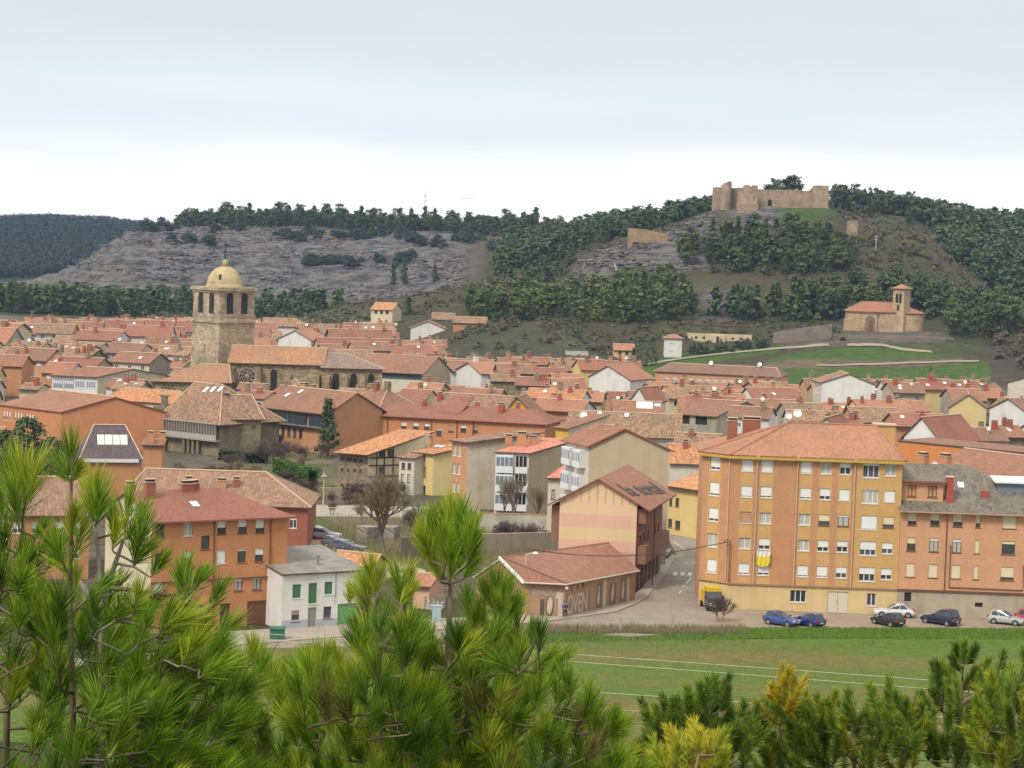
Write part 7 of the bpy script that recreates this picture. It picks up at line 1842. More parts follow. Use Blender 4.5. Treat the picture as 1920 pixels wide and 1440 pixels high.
# ================================================================== PERSON
def skin_mesh(name, verts, edges, mat, sub=2):
    me = bpy.data.meshes.new(name); me.from_pydata([v[0] for v in verts], edges, [])
    o = bpy.data.objects.new(name, me); C.objects.link(o)
    m = o.modifiers.new('skin', 'SKIN'); m.use_smooth_shade = True
    for i, v in enumerate(verts): me.skin_vertices[0].data[i].radius = (v[1], v[2] if len(v) > 2 else v[1])
    me.skin_vertices[0].data[0].use_root = True
    s = o.modifiers.new('sub', 'SUBSURF'); s.levels = s.render_levels = sub
    dg = bpy.context.evaluated_depsgraph_get(); bpy.context.view_layer.update()
    r = bpy.data.meshes.new_from_object(o.evaluated_get(dg)); r.name = name
    bpy.data.objects.remove(o); bpy.data.meshes.remove(me)
    r.materials.clear(); r.materials.append(mat)
    for p in r.polygons: p.use_smooth = True
    return r
def person():
    p = G(1059, 1158, .14); root = empty('person', p, math.radians(8))
    tag(root, 'person in a dark blue jacket and black trousers facing the mural', 'person')
    skin = paint('skin', (.42, .24, .16), .6); navy = paint('navy_cloth', (.02, .04, .17), .85, vary=.3); blackc = paint('black_cloth', (.012, .012, .016), .9, vary=.3); hair = paint('dark_hair', (.02, .014, .01), .8)
    V = [((0, 0, .95), .13, .10), ((0, 0, 1.12), .13, .095), ((0, .0, 1.38), .155, .10), ((0, .01, 1.48), .055), ((0, .03, 1.55), .06), ((0, .035, 1.64), .078, .09), ((0, .03, 1.71), .06, .07),
         ((.17, 0, 1.40), .055), ((.29, .03, 1.17), .042), ((.23, .16, .98), .032), ((.17, .2, .95), .03), ((-.17, 0, 1.40), .055), ((-.29, .03, 1.17), .042), ((-.23, .16, .98), .032), ((-.17, .2, .95), .03),
         ((.09, 0, .88), .085), ((.11, .02, .49), .058), ((.12, -.01, .09), .038), ((.13, .12, .04), .035), ((-.09, 0, .88), .085), ((-.12, .04, .49), .058), ((-.13, -.01, .09), .038), ((-.15, .11, .04), .035)]
    E = [(0, 1), (1, 2), (2, 3), (3, 4), (4, 5), (5, 6), (2, 7), (7, 8), (8, 9), (9, 10), (2, 11), (11, 12), (12, 13), (13, 14), (0, 15), (15, 16), (16, 17), (17, 18), (0, 19), (19, 20), (20, 21), (21, 22)]
    for base, sx in ((10, 1), (14, -1)):                     # fingers and thumb, half closed in front of the body
        h = Vector(V[base][0])
        for k, (dx, ln) in enumerate(((-.028, .055), (-.01, .065), (.01, .062), (.028, .05))):
            a = len(V); V.append(((h.x + dx * .6, h.y + .03, h.z - .02), .009)); V.append(((h.x + dx, h.y + .03 + ln * .4, h.z - .03 - ln * .6), .008)); E += [(base, a), (a, a + 1)]
        a = len(V); V.append(((h.x - sx * .035, h.y + .03, h.z + .01), .01)); E.append((base, a))
    link('body', skin_mesh('body', V, E, skin), root)
    J = [((0, 0, .90), .17, .13), ((0, 0, 1.12), .16, .12), ((0, .0, 1.38), .19, .125), ((0, .01, 1.47), .085), ((.19, 0, 1.40), .075), ((.31, .03, 1.17), .062), ((.24, .15, 1.0), .05), ((-.19, 0, 1.40), .075), ((-.31, .03, 1.17), .062), ((-.24, .15, 1.0), .05)]
    link('jacket', skin_mesh('jacket', J, [(0, 1), (1, 2), (2, 3), (2, 4), (4, 5), (5, 6), (2, 7), (7, 8), (8, 9)], navy), root)
    T = [((0, 0, .93), .15, .11), ((.095, 0, .84), .10), ((.115, .02, .49), .075), ((.125, -.01, .10), .058), ((-.095, 0, .84), .10), ((-.125, .04, .49), .075), ((-.135, -.01, .10), .058)]
    link('trousers', skin_mesh('trousers', T, [(0, 1), (1, 2), (2, 3), (0, 4), (4, 5), (5, 6)], blackc), root)
    link('hair', skin_mesh('hair', [((0, .0, 1.60), .06, .06), ((0, .0, 1.68), .088, .095), ((0, .04, 1.745), .06, .07)], [(0, 1), (1, 2)], hair), root)
    for s in (1, -1): link('shoe', skin_mesh('shoe', [((s * .125, -.04, .045), .05), ((s * .13, .1, .035), .042), ((s * .135, .19, .03), .03)], [(0, 1), (1, 2)], TRIM), root)
person()
# ================================================================== NEAR TREES, HEDGES, VERGE
BARK2 = paint('bare_bark', (.145, .115, .085), .95, vary=.5, scale=2); TWIG = paint('twig', (.20, .155, .10), .95, vary=.4, scale=1); TWIGD = paint('dark_twig', (.10, .075, .065), .95, vary=.4, scale=1)
def bare_tree(name, label, p, H, seed, spread=.5, levels=5, trunk=.035, group=None, twig=None, fork=.28, cat='bare tree', nsub=3, multi=1):
    rs = random.Random(seed); t = MB(); w = MB()
    def grow(q, d, ln, r, lv):
        mb = t if lv >= levels - 2 else w
        pts = [q]; dd = d.copy()
        for k in range(3):
            dd = (dd + Vector((rs.uniform(-1, 1), rs.uniform(-1, 1), rs.uniform(-.2, .6))) * .16).normalized(); pts.append(pts[-1] + dd * ln / 3)
        mb.tube(pts, [r, r * .88, r * .76, r * .62], 6 if lv >= levels - 1 else 3 if lv < 2 else 4, cap=False)
        if lv == 0: return
        n = nsub if lv > 1 else nsub + 1
        for k in range(n):
            a = rs.uniform(0, 2 * PI); perp = Vector((math.cos(a), math.sin(a), 0)); perp = (perp - dd * perp.dot(dd)).normalized()
            nd = (dd * (1 - spread * .4) + perp * spread * rs.uniform(.6, 1.3) + Vector((0, 0, .18))).normalized()
            s = pts[rs.choice((1, 2, 3, 3))] if lv < levels else pts[rs.choice((2, 3, 3))]
            grow(s, nd, ln * rs.uniform(.62, .82), r * .58, lv - 1)
        grow(pts[-1], dd, ln * .72, r * .6, lv - 1)
    for m in range(multi):
        a = m * 2.4 + seed; grow(Vector((.25 * m * math.cos(a) * (multi > 1), .25 * m * math.sin(a) * (multi > 1), -.3)), Vector((.35 * math.cos(a) * (multi > 1), .35 * math.sin(a) * (multi > 1), 1)).normalized(), H * fork, H * trunk, levels)
    root = empty(name, p, rs.random() * 6); tag(root, label, cat, group)
    t.build('trunk', [BARK2], root); w.build('twigs', [twig or TWIG], root)
    return root
bare_tree('bare_tree', 'big leafless tree with a thick forked trunk in the river bed', G(722, 1052, 0), 11.5, 4, .55, 6, .034, None, TWIG, .30, nsub=3)
for k, (px, py, H, lab) in enumerate(((955, 1030, 6.2, 'dense dark leafless shrub left of the peach block'), (992, 1030, 5.6, 'rounded dark leafless shrub against the peach block wall'))):
    bare_tree('bare_shrub', lab, G(px, py, 0), H, 11 + k, .75, 5, .025, None, TWIGD, .22, 'bare shrub', 3, 3)
for k, (px, py, H, lab) in enumerate(((945, 985, 8.0, 'slim pale leafless tree before the white gallery house'), (975, 990, 9.0, 'slim pale leafless tree between the gallery house and the beige gable'), (1010, 992, 8.0, 'slim pale leafless tree just left of the peach block'))):
    bare_tree('bare_tree', lab, G(px, py, 0), H, 21 + k, .32, 5, .016, None, TWIG, .26, nsub=3)
for k, (px, py, H, lab) in enumerate(((563, 880, 4.0, 'small leafless tree above the green hedge'), (588, 906, 4.4, 'small reddish leafless tree right of the green hedge'), (527, 845, 4.5, 'grey leafless shrub under the dark glazed building'), (497, 858, 4.0, 'grey leafless shrub at the foot of the palace wall'), (490, 905, 3.2, 'tangled bare shrub left of the green hedge'), (818, 925, 4.0, 'brown climbing shrub on the yellow house corner'), (1312, 958, 4.2, 'bare shrub against the yellow house by the street'), (1353, 1166, 4.2, 'leafless bush beside the small truck'), (620, 965, 3.0, 'small leafless shrub by the white railing'), (680, 972, 3.2, 'leafless shrub behind the big bare tree'), (770, 985, 3.4, 'leafless shrub on the river bank near the central pine'))):
    bare_tree('bare_shrub', lab, G(px, py, 0), H, 31 + k, .6, 5, .022, None, TWIGD if k in (1, 2, 3, 7) else TWIG, .24, 'bare shrub', 3, 2)
_bs = bpy.data.objects['bare_shrub']
for k in range(52):                                          # the thicket on the bank below the palace
    px, py = rnd.choice(((rnd.uniform(330, 505), rnd.uniform(868, 900)), (rnd.uniform(430, 600), rnd.uniform(890, 945)), (rnd.uniform(610, 900), rnd.uniform(975, 1000)), (rnd.uniform(620, 760), rnd.uniform(925, 948)), (rnd.uniform(505, 620), rnd.uniform(845, 872))))
    src = bpy.data.objects[rnd.choice(('bare_shrub.003', 'bare_shrub.005', 'bare_shrub.006', 'bare_shrub.010'))]
    c = copy_tree(src); c.location = G(px, py, 0); c.rotation_euler = (0, 0, rnd.random() * 6); s = rnd.uniform(.6, 1.25); c.scale = (s * 1.2, s * 1.2, s)
    tag(c, 'leafless shrub in the thicket on the banks below the palace and the timbered house', 'bare shrub', 'leafless shrubs on the river banks')
def leafy(name, label, cat, p, H, kind, leaves, mat, seed, group=None, R=None, hb=0.08):
    rs = np.random.RandomState(seed); root = empty(name, p, seed); tag(root, label, cat, group)
    prof = {'cone': lambda t: (1 - t) ** .85 * (.8 + .2 * math.sin(t * 40)) + .03, 'round': lambda t: math.sin(PI * (.15 + .83 * t)) ** .6}[kind]
    V = crown_cloud(rs, leaves, prof, hb * H, H, R or (.24 * H if kind == 'cone' else .42 * H), 160, .028 * H, .016 * H, .3)
    link('crown', raw_mesh('crown', V, quads=np.arange(len(V)).reshape(-1, 4), mat=mat), root)
    b = MB(); b.tube([(0, 0, -.4), (0, 0, H * .3), (.02 * H, 0, H * .8)], [.03 * H, .022 * H, .005 * H], 7); b.build('trunk', [bark], root)
    return root
leafy('conifer', 'tall dark conifer standing before the jutting orange brick block', 'conifer', G(614, 856, 0), 10.2, 'cone', 2600, fo_dark, 3)
leafy('conifer', 'dark conifer beside the tall cream house on the hill foot', 'conifer', P(765, 607, 880), 10, 'cone', 1500, fo_dark, 5)
leafy('leafy_tree', 'round dark tree by the narrow white cabin below the hermitage', 'tree', P(1212, 692, 735), 9, 'round', 1800, fo_dark, 6)
leafy('conifer', 'dark ivy covered conifer left of the round tree by the cabin', 'conifer', P(1187, 702, 725), 8, 'cone', 1200, fo_dark, 7, R=2.2)
for k, (px, h, D, R_) in enumerate(((52, 11.6, 345, 3.1), (98, 9.8, 335, 2.4), (12, 11.0, 330, 2.2))):
    x = ray(px, 850)[0] * D; leafy('leafy_tree', ('big round dark evergreen before the orange school', 'lower dark evergreen left of the purple roof', 'narrow dark evergreen at the left edge of the picture')[k], 'tree', Vector((x, D, 0)), h, 'round', 2600, fo_dark, 40 + k, R=R_, hb=.3)
leafy('shrub', 'small dark bush standing alone on the green lawn', 'shrub', P(1744, 715, 705), 4.2, 'cone', 700, fo_dark, 9, R=1.6)
HEDGE = foliage('hedge_leaf', (.045, .10, .02), (.10, .17, .035), .2, scale=.8)
def hedge(name, label, pix, h, wdt, n, mat, seed):
    rs = np.random.RandomState(seed); pts = [G(px, py, 0) for px, py in pix]; out = []
    for i in range(len(pts) - 1):
        a, c = np.array(pts[i]), np.array(pts[i + 1]); k = n; t = rs.rand(k)[:, None]; q = a + (c - a) * t
        d = (c - a)[:2] / np.linalg.norm((c - a)[:2]); nn = np.array([-d[1], d[0]])
        ww = rs.rand(k) * 2 - 1; z = rs.rand(k) ** .6 * h; sel = rs.rand(k)
        ww = np.where(sel < .55, np.sign(ww) * 1.0, ww); z = np.where(sel >= .55, h * (1 + .05 * rs.randn(k)), z)
        p = q + np.stack([nn[0] * ww * wdt / 2, nn[1] * ww * wdt / 2, z], 1) + rs.randn(k, 3) * .06
        nv = rs.randn(k, 3); nv[:, 2] += .6; nv /= np.linalg.norm(nv, axis=1)[:, None]
        u = np.cross(nv, rs.randn(k, 3)); u /= np.linalg.norm(u, axis=1)[:, None]; v = np.cross(nv, u); s = (.10 + .1 * rs.rand(k))[:, None]
        out.append(np.stack([p - u * s - v * s, p + u * s - v * s, p + u * s + v * s, p - u * s + v * s], 1).reshape(-1, 3))
    V = np.concatenate(out)
    return tag(link(name, raw_mesh(name, V, quads=np.arange(len(V)).reshape(-1, 4), mat=mat)), label, 'hedge')
hedge('hedge', 'bright green clipped hedge beside the garden of the palace', [(520, 888), (552, 900), (586, 911)], 2.3, 1.6, 2600, HEDGE, 3)
hedge('hedge', 'dark rough hedge under the palace garden wall', [(415, 862), (470, 868), (500, 868)], 1.4, 1.4, 1500, foliage('dark_hedge', (.025, .05, .02), (.05, .085, .03), .15), 4)
def blades(name, label, pix_fn, n, hmin, hmax, mat, seed, cat, wd=.03):
    rs = np.random.RandomState(seed); P0 = np.array([tuple(pix_fn(rs)) for _ in range(n)])
    a = rs.rand(n) * 2 * PI; h = rs.uniform(hmin, hmax, n); lean = rs.randn(n, 2) * .25 * h[:, None]
    w = np.stack([np.cos(a), np.sin(a), np.zeros(n)], 1) * wd
    tip = P0 + np.stack([lean[:, 0], lean[:, 1], h], 1)
    V = np.stack([P0 - w, P0 + w, tip], 1).reshape(-1, 3)
    return tag(link(name, raw_mesh(name, V, tris=np.arange(len(V)).reshape(-1, 3), mat=mat)), label, cat, kind='stuff')
GR = foliage('verge_grass', (.13, .25, .035), (.21, .33, .055), .5, scale=.5); WEED = foliage('dry_weed', (.30, .26, .16), (.21, .19, .10), .4, scale=.5)
def vpix(x0, x1, ya, yb):
    def f(rs):
        px = rs.uniform(x0, x1); py = rs.uniform(ya, yb) + (px - 1600) * .004; return G(px, py, .01)
    return f
blades('verge_grass', 'thick green grass verge between the parked cars and the field', vpix(1360, 2050, 1178, 1198), 15000, .12, .34, GR, 1, 'grass', .06)
blades('verge_grass', 'sparser green grass along the edge of the field', vpix(980, 1400, 1186, 1206), 6000, .08, .25, GR, 2, 'grass', .05)
blades('dry_weeds', 'dry brown weeds along the near side of the road', vpix(950, 1400, 1178, 1191), 6000, .2, .8, WEED, 3, 'weeds', .035)
blades('river_weeds', 'dry reeds and scrub filling the river bed', lambda rs: G(rs.uniform(610, 1040), rs.uniform(975, 1062), 0), 9000, .4, 1.5, WEED, 5, 'reeds', .05)
def crop(rs):
    px, py = rs.uniform(-50, 1980), 1205 + 245 * rs.rand() ** 1.3; return G(px, py, .02)
blades('field_blades', 'short green crop covering the field', crop, 26000, .04, .16, foliage('crop', (.10, .16, .035), (.14, .17, .05), .4, scale=.08), 6, 'crop', .04)
# ------------------------------------------------------------------ walls, railing, lamps, wires
def gwall(name, label, pix, h, th, mat, cat='wall', cap=None):
    b = MB(); pts = [G(px, py, 0) for px, py in pix]
    for i in range(len(pts) - 1):
        a, c = pts[i], pts[i + 1]; d = (c - a).normalized(); n = Vector((-d.y, d.x, 0)) * th
        f = [a - Vector((0, 0, .5)), c - Vector((0, 0, .5)), c + n - Vector((0, 0, .5)), a + n - Vector((0, 0, .5))]; b.prism(f, h + .5)
        if cap: e = n * .15; b.prism([v + Vector((0, 0, h + .5)) + k for v, k in zip(f, (-e, -e, e, e))], .09, 1)
    return tag(b.build(name, [mat] + ([cap] if cap else [])), label, cat)
gwall('retaining_wall', 'grey stone retaining wall on the far side of the river bed', [(755, 1047), (900, 1040), (1040, 1036)], 2.6, .6, plaster('river_wall', (.27, .23, .18), (.19, .16, .12), .95, .8))
gwall('boundary_wall', 'pale wall with worn paint under the peeling house', [(880, 998), (960, 1000), (1040, 1003)], 2.6, .3, plaster('worn_wall', (.45, .42, .36), (.27, .24, .19), .95, .9), cap=plaster('ochre_cap', (.40, .24, .08), None, .9, .4))
gwall('garden_wall', 'long beige wall below the half timbered house', [(592, 936), (700, 934), (748, 930)], 1.7, .4, plaster('garden_beige', (.33, .27, .18), (.24, .2, .13), .95, .7))
gwall('garden_wall', 'stone wall stepping down beside the green hedge', [(505, 905), (555, 925), (590, 938)], 1.2, .5, GREYST)
gwall('boulder', 'large grey boulder like wall end beside the big bare tree', [(688, 1018), (712, 1016), (738, 1018)], 2.0, 2.2, stone('boulder_stone', (.26, .23, .19), (.22, .19, .155), (.14, .125, .1), .5), 'rock')
gwall('stone_wall', 'rough ruined stone wall below the palace', [(246, 826), (300, 838), (330, 842)], 4.6, .8, GREYST)
gwall('stone_wall', 'pale broken stone wall under the palace wing', [(412, 846), (450, 850), (488, 848)], 3.0, .8, stone('pale_rubble', (.33, .28, .21), (.25, .21, .155), (.13, .115, .09), 1.2))
gwall('graffiti_wall', 'low wall with a pale scrawled tag behind the central pine', [(796, 1142), (835, 1140)], 1.4, .25, CONC)
cu = bpy.data.curves.new('tag_lettering', 'FONT'); cu.body = 'EqUbS'; cu.extrude = .004; cu.offset = .015; cu.shear = .3
o, w0 = text_mesh('graffiti_lettering', cu, paint('graffiti_white', (.5, .48, .46), .9), None)
q = G(798, 1142, .25); q.y -= .03; o.parent = bpy.data.objects['graffiti_wall']; o.matrix_local = Matrix.Translation(q) @ Matrix.Rotation(.0, 4, 'Z') @ Matrix.Rotation(PI / 2, 4, 'X') @ Matrix.Diagonal((1.9 / w0, 1.3, 1, 1))
def railing(name, label, a, c, h, n, mat):
    p, q = G(*a, 0), G(*c, 0); b = MB()
    for k in range(n + 1):
        v = p + (q - p) * k / n; b.box((v.x - .06, v.y - .06, 0), (v.x + .06, v.y + .06, h))
    for z in (h, h * .55): b.tube([p + Vector((0, 0, z)), q + Vector((0, 0, z))], .05, 5)
    return tag(b.build(name, [mat]), label, 'railing')
railing('railing', 'pale railing along the riverside road', (588, 966), (890, 970), 1.1, 22, plaster('pale_rail', (.5, .45, .37), None, .8, .3))
def lamp(name, label, px, py, H, arm=True, kind='arm'):
    p = G(px, py, .0); root = empty(name, p); tag(root, label, 'street lamp')
    b = MB(); b.tube([(0, 0, -.2), (0, 0, H * .6), (0, 0, H)], [.11, .08, .06], 8); b.build('pole', [plaster('pole_pale', (.46, .41, .32), None, .8, .3)], root)
    b = MB()
    if kind == 'arm': b.tube([(0, 0, H - .1), (.35, 0, H + .1), (.9, 0, H + .15)], .04, 5); b.lathe([(0, H + .32), (.25, H + .22), (.33, H + .08), (.0, H + .02)], 10, (1.0, 0))
    else: b.lathe([(0, H + .75), (.12, H + .7), (.2, H + .3), (.5, H + .05), (.45, H), (0, H + .1)], 12)
    b.build('lamp_head', [DISHW if kind == 'arm' else METAL], root)
lamp('street_lamp', 'pale street lamp pole standing before the mural hall', 983, 1150, 6.4)
lamp('street_lamp', 'bell shaped street lamp by the riverside railing', 606, 953, 4.6, kind='bell')
def cable(name, label, pts, r, mat, cat='cable'):
    b = MB(); b.tube(pts, r, 4); return tag(b.build(name, [mat]), label, cat)
cable('street_cable', 'black cable sagging across the street to the mustard block', [P(1000, 1031, 252), P(1035, 1036, 253.5), P(1075, 1040, 255), P(1120, 1042, 256), P(1167, 1042.5, 257), P(1235, 1039, 259), P(1300, 1029, 260.5), P(1366, 1016, 262)], .045, BLACK)
for k, (a, c, lab) in enumerate((((1075, 1228), (1760, 1275), 'topmost pale power line crossing the field'), ((1065, 1241), (1740, 1290), 'second pale power line, close under the topmost one'), ((985, 1290), (1700, 1338), 'third pale power line crossing the field'), ((1165, 1332), (1340, 1344), 'lowest pale power line crossing the field'))):
    m = (c[1] - a[1]) / (c[0] - a[0]); pts = []
    for i in range(25):
        px = -250 + i * 105; py = a[1] + m * (px - a[0]) - 6 * math.sin(PI * i / 24) + 5; pts.append(P(px, py, 112 + k * 1.2))
    cable('power_line', lab, pts, .014, paint('pale_wire', (.42, .44, .30), .6))
for k, (px, py, h, lab) in enumerate(((1163, 1186, 1.55, 'short concrete post at the road edge opposite the mural'), (1261, 1182, 1.75, 'short concrete post at the road edge, nearer the truck'), (1082, 1191, 1.1, 'thin dark post at the roadside near the person'))):
    p = G(px, py, 0); b = MB(); t = .14 if k < 2 else .05; b.box((p.x - t, p.y - t, -.3), (p.x + t, p.y + t, h)); b.box((p.x - t * 1.12, p.y - t * 1.12, h), (p.x + t * 1.12, p.y + t * 1.12, h + .08)); tag(b.build('roadside_post', [CONC if k < 2 else WOODD]), lab, 'post')
b = MB(); b.slab([G(1130, 1189, .25), G(1185, 1193, .2), G(1238, 1190, .2), G(1170, 1186.5, .28)], .2); tag(b.build('concrete_slab', [plaster('mossy_slab', (.20, .18, .12), (.12, .12, .06), .95, .8)]), 'flat concrete slab lying in the grass beside the road', 'slab')
b = MB(); p = G(520, 1200, 0); b.prism([(p.x - .7, p.y - .5, .15), (p.x + .7, p.y - .5, .15), (p.x + .7, p.y + .5, .15), (p.x - .7, p.y + .5, .15)], .95); b.slab([(p.x - .78, p.y - .58, 1.22), (p.x + .78, p.y - .58, 1.22), (p.x + .78, p.y + .58, 1.3), (p.x - .78, p.y + .58, 1.3)], .12); b.box((p.x - .55, p.y - .4, 0), (p.x - .4, p.y - .2, .15)); b.box((p.x + .4, p.y - .4, 0), (p.x + .55, p.y - .2, .15)); tag(b.build('waste_container', [paint('bin_green', (.03, .12, .07), .5)]), 'green wheeled waste container by the road', 'container')
b = MB(); q = G(818, 1168, 0); b.prism([(q.x - .45, q.y, 0), (q.x + .45, q.y, 0), (q.x + .45, q.y + .5, 0), (q.x - .45, q.y + .5, 0)], 1.7); b.slab([(q.x - .5, q.y - .05, 1.8), (q.x + .5, q.y - .05, 1.8), (q.x + .5, q.y + .55, 1.8), (q.x - .5, q.y + .55, 1.8)], .08); tag(b.build('utility_cabinet', [paint('cabinet_blue', (.30, .38, .42), .6)]), 'pale blue utility cabinet behind the central pine', 'cabinet')
# ================================================================== YOUNG PINES ON THE CAMERA'S HILLSIDE
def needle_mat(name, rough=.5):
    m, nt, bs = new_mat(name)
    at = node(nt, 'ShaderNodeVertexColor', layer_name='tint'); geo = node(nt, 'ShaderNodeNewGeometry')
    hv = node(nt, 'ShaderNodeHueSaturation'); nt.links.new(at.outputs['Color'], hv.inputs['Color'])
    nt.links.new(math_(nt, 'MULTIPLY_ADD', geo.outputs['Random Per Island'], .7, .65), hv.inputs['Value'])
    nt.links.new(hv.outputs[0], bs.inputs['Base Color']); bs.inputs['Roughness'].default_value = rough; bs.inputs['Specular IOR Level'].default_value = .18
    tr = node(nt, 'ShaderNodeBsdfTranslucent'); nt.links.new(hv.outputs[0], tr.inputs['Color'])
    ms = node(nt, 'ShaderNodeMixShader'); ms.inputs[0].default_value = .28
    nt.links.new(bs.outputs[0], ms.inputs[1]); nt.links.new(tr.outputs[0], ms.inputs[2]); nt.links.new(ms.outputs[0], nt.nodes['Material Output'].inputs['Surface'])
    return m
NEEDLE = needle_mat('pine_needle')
PBARK = paint('young_pine_bark', (.17, .125, .085), .9, vary=.6, scale=30); PBARKG = paint('grey_pine_bark', (.26, .23, .19), .9, vary=.6, scale=30)
def needles(rs, S, kind):
    """S: list of (base, dir, axis length, needle length, count, colour). one array of thin tapering blades"""
    out, cols = [], []
    for p, d, L, ln, n, c in S:
        d = np.array(d); d = d / np.linalg.norm(d); p = np.array(p)
        t = rs.rand(n) ** (.8 if kind == 'long' else 1.0)
        r = rs.randn(n, 3); r -= (r @ d)[:, None] * d; r /= np.linalg.norm(r, axis=1)[:, None]
        if kind == 'long': ang = np.radians(36 - 22 * t + rs.randn(n) * 7)
        else: ang = np.radians(52 - 26 * t ** 2 + rs.randn(n) * 7)
        dr = d * np.cos(ang)[:, None] + r * np.sin(ang)[:, None]
        b = p + d * (L * t)[:, None] + r * .004
        l = (ln * (.75 + .4 * rs.rand(n)))[:, None]
        w = np.cross(dr, rs.randn(n, 3)); w /= np.linalg.norm(w, axis=1)[:, None]
        wd = NW[kind]
        m = b + dr * l * .55 + (d * .03 - np.array([0, 0, .02])) * l
        dr2 = dr * .92 + d * .12 + np.array([0, 0, -.06]); tip = m + dr2 * l * .45
        out.append(np.stack([b - w * wd, b + w * wd, m - w * wd * .9, m + w * wd * .9, tip], 1).reshape(-1, 3))
        cc = np.array(c)[None] * (1 + .16 * rs.randn(n, 1)).clip(.55, 1.5)
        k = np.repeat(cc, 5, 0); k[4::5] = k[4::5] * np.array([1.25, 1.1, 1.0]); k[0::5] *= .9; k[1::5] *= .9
        cols.append(k)
    V = np.concatenate(out); Cc = np.concatenate(cols).clip(.004, 1); n5 = len(V) // 5; i = np.arange(n5)[:, None] * 5
    return V, Cc, i + np.array([[0, 1, 3, 2]]), i + np.array([[2, 3, 4]])
NW = {'long': .00115, 'brush': .0020}
def pine(label, trunk, D, shoots, mass, n_mass, kind, cols, seed, depth, dirbias=(0, 0), grey=False, L=(.085, .14), ln=(.07, .105), cnt=(85, 120), trr=.012, up=1.0, lo_cols=None):
    rs = np.random.RandomState(seed)
    TR = [[P(px, py, D + dd) for px, py, dd in tr] for tr in trunk]
    S3 = []
    for (px, py, tx, ty, dd) in shoots:                      # tuft drawn from its base (px,py) to its tip (tx,ty)
        a, c = P(px, py, D + dd), P(tx, ty, D + dd); c.y += rs.uniform(-.25, .25) * (c - a).length
        S3.append((a, (c - a), True))
    axis = [v for tr in TR for v in tr]; cx = sum((v for v in axis), Vector()) / len(axis)
    xs = [q[0] for q in mass]; ys = [q[1] for q in mass]; got = 0; tries = 0
    while mass and got < n_mass and tries < n_mass * 60:
        tries += 1
        px, py = rs.uniform(min(xs), max(xs)), rs.uniform(min(ys), max(ys))
        if not inpoly([px], [py], mass)[0]: continue
        a = P(px, py, D + rs.uniform(-depth, depth))
        near = min(axis, key=lambda v: (Vector((v.x, v.y, v.z)) - a).length)
        o = Vector((a.x - near.x, (a.y - near.y), 0)); o = o / (o.length + .15)
        d = Vector((o.x * .75 + dirbias[0] + rs.randn() * .28, o.y * .5 + rs.randn() * .3 - .1, up * .95 + dirbias[1] + rs.randn() * .22))
        S3.append((a, d.normalized() * rs.uniform(*L) * 1.25, False)); got += 1
    # wood: join every tuft to the nearest lower point of what has grown already
    wood = MB(); nodes = []
    for tr in TR:
        n = len(tr); rad = [trr * (1 - .6 * i / max(1, n - 1)) for i in range(n)]; wood.tube(tr, rad, 7, 1 if grey else 0)
        for i in range(n - 1):
            for t in np.linspace(0, 1, 7): nodes.append((tr[i] + (tr[i + 1] - tr[i]) * t, rad[i] * .8))
    S3.sort(key=lambda s: min((s[0] - q[0]).length for q in nodes))
    SH = []
    for a, d, hand in S3:
        best, bd = None, 1e9
        for q, r in nodes:
            v = a - q; e = v.length + max(0, -v.z) * 3 + (0 if r > .003 else .03)
            if e < bd: bd, best = e, (q, r)
        q, r = best; dn = d.normalized(); ln_ = (a - q).length
        r0 = max(.0036, min(r * .75, .004 + .018 * ln_)) * (1 if kind == 'long' else 1.3); c1 = q + (a - q) * .3 + Vector((0, 0, .04 * ln_)); c2 = a - dn * ln_ * .12
        path = []
        for t in np.linspace(0, 1, 6):
            path.append(q * (1 - t) ** 3 + c1 * 3 * t * (1 - t) ** 2 + c2 * 3 * t * t * (1 - t) + a * t ** 3)
        path.append(a + dn * d.length * .45)
        wood.tube(path, [r0, r0 * .95, r0 * .9, r0 * .85, r0 * .8, r0 * .75, r0 * .4], 5, 1 if (grey and rs.rand() < .6) else 0, cap=False)
        for p_ in path[2:6]: nodes.append((p_, r0 * .8))
        L_ = d.length
        pal = cols if (hand or not lo_cols or rs.rand() < .5) else lo_cols
        c = np.array(pal[rs.randint(len(pal))])
        if hand: SH.append((a, dn, L_ * .62, min(ln[1] * 1.05, L_ * .62) if kind == 'long' else rs.uniform(*ln), int(rs.uniform(*cnt) * 1.15), c))
        else: SH.append((a, dn, L_ * .55 if kind == 'long' else L_ * .85, rs.uniform(*ln), int(rs.uniform(*cnt)), c))
    base = TR[0][0]; g = land1(base.x, base.y)
    wood.tube([Vector((base.x, base.y, g - .2)), Vector((base.x, base.y, (g + base.z) / 2)), base], [trr * 1.9, trr * 1.5, trr], 8, 1 if grey else 0)
    root = empty('young_pine', (base.x, base.y, g)); tag(root, label, 'pine')
    off = np.array(root.location)
    for i, v in enumerate(wood.v): wood.v[i] = (v[0] - off[0], v[1] - off[1], v[2] - off[2])
    wood.build('trunk', [PBARK, PBARKG], root, smooth=True)
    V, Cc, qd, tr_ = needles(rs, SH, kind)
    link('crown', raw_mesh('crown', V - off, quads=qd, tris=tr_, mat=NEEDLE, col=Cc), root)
    return root
GA, GB, GC, GD, GY = (.155, .26, .022), (.215, .325, .026), (.088, .175, .020), (.305, .38, .028), (.44, .38, .03)
GBR = (.20, .18, .06)
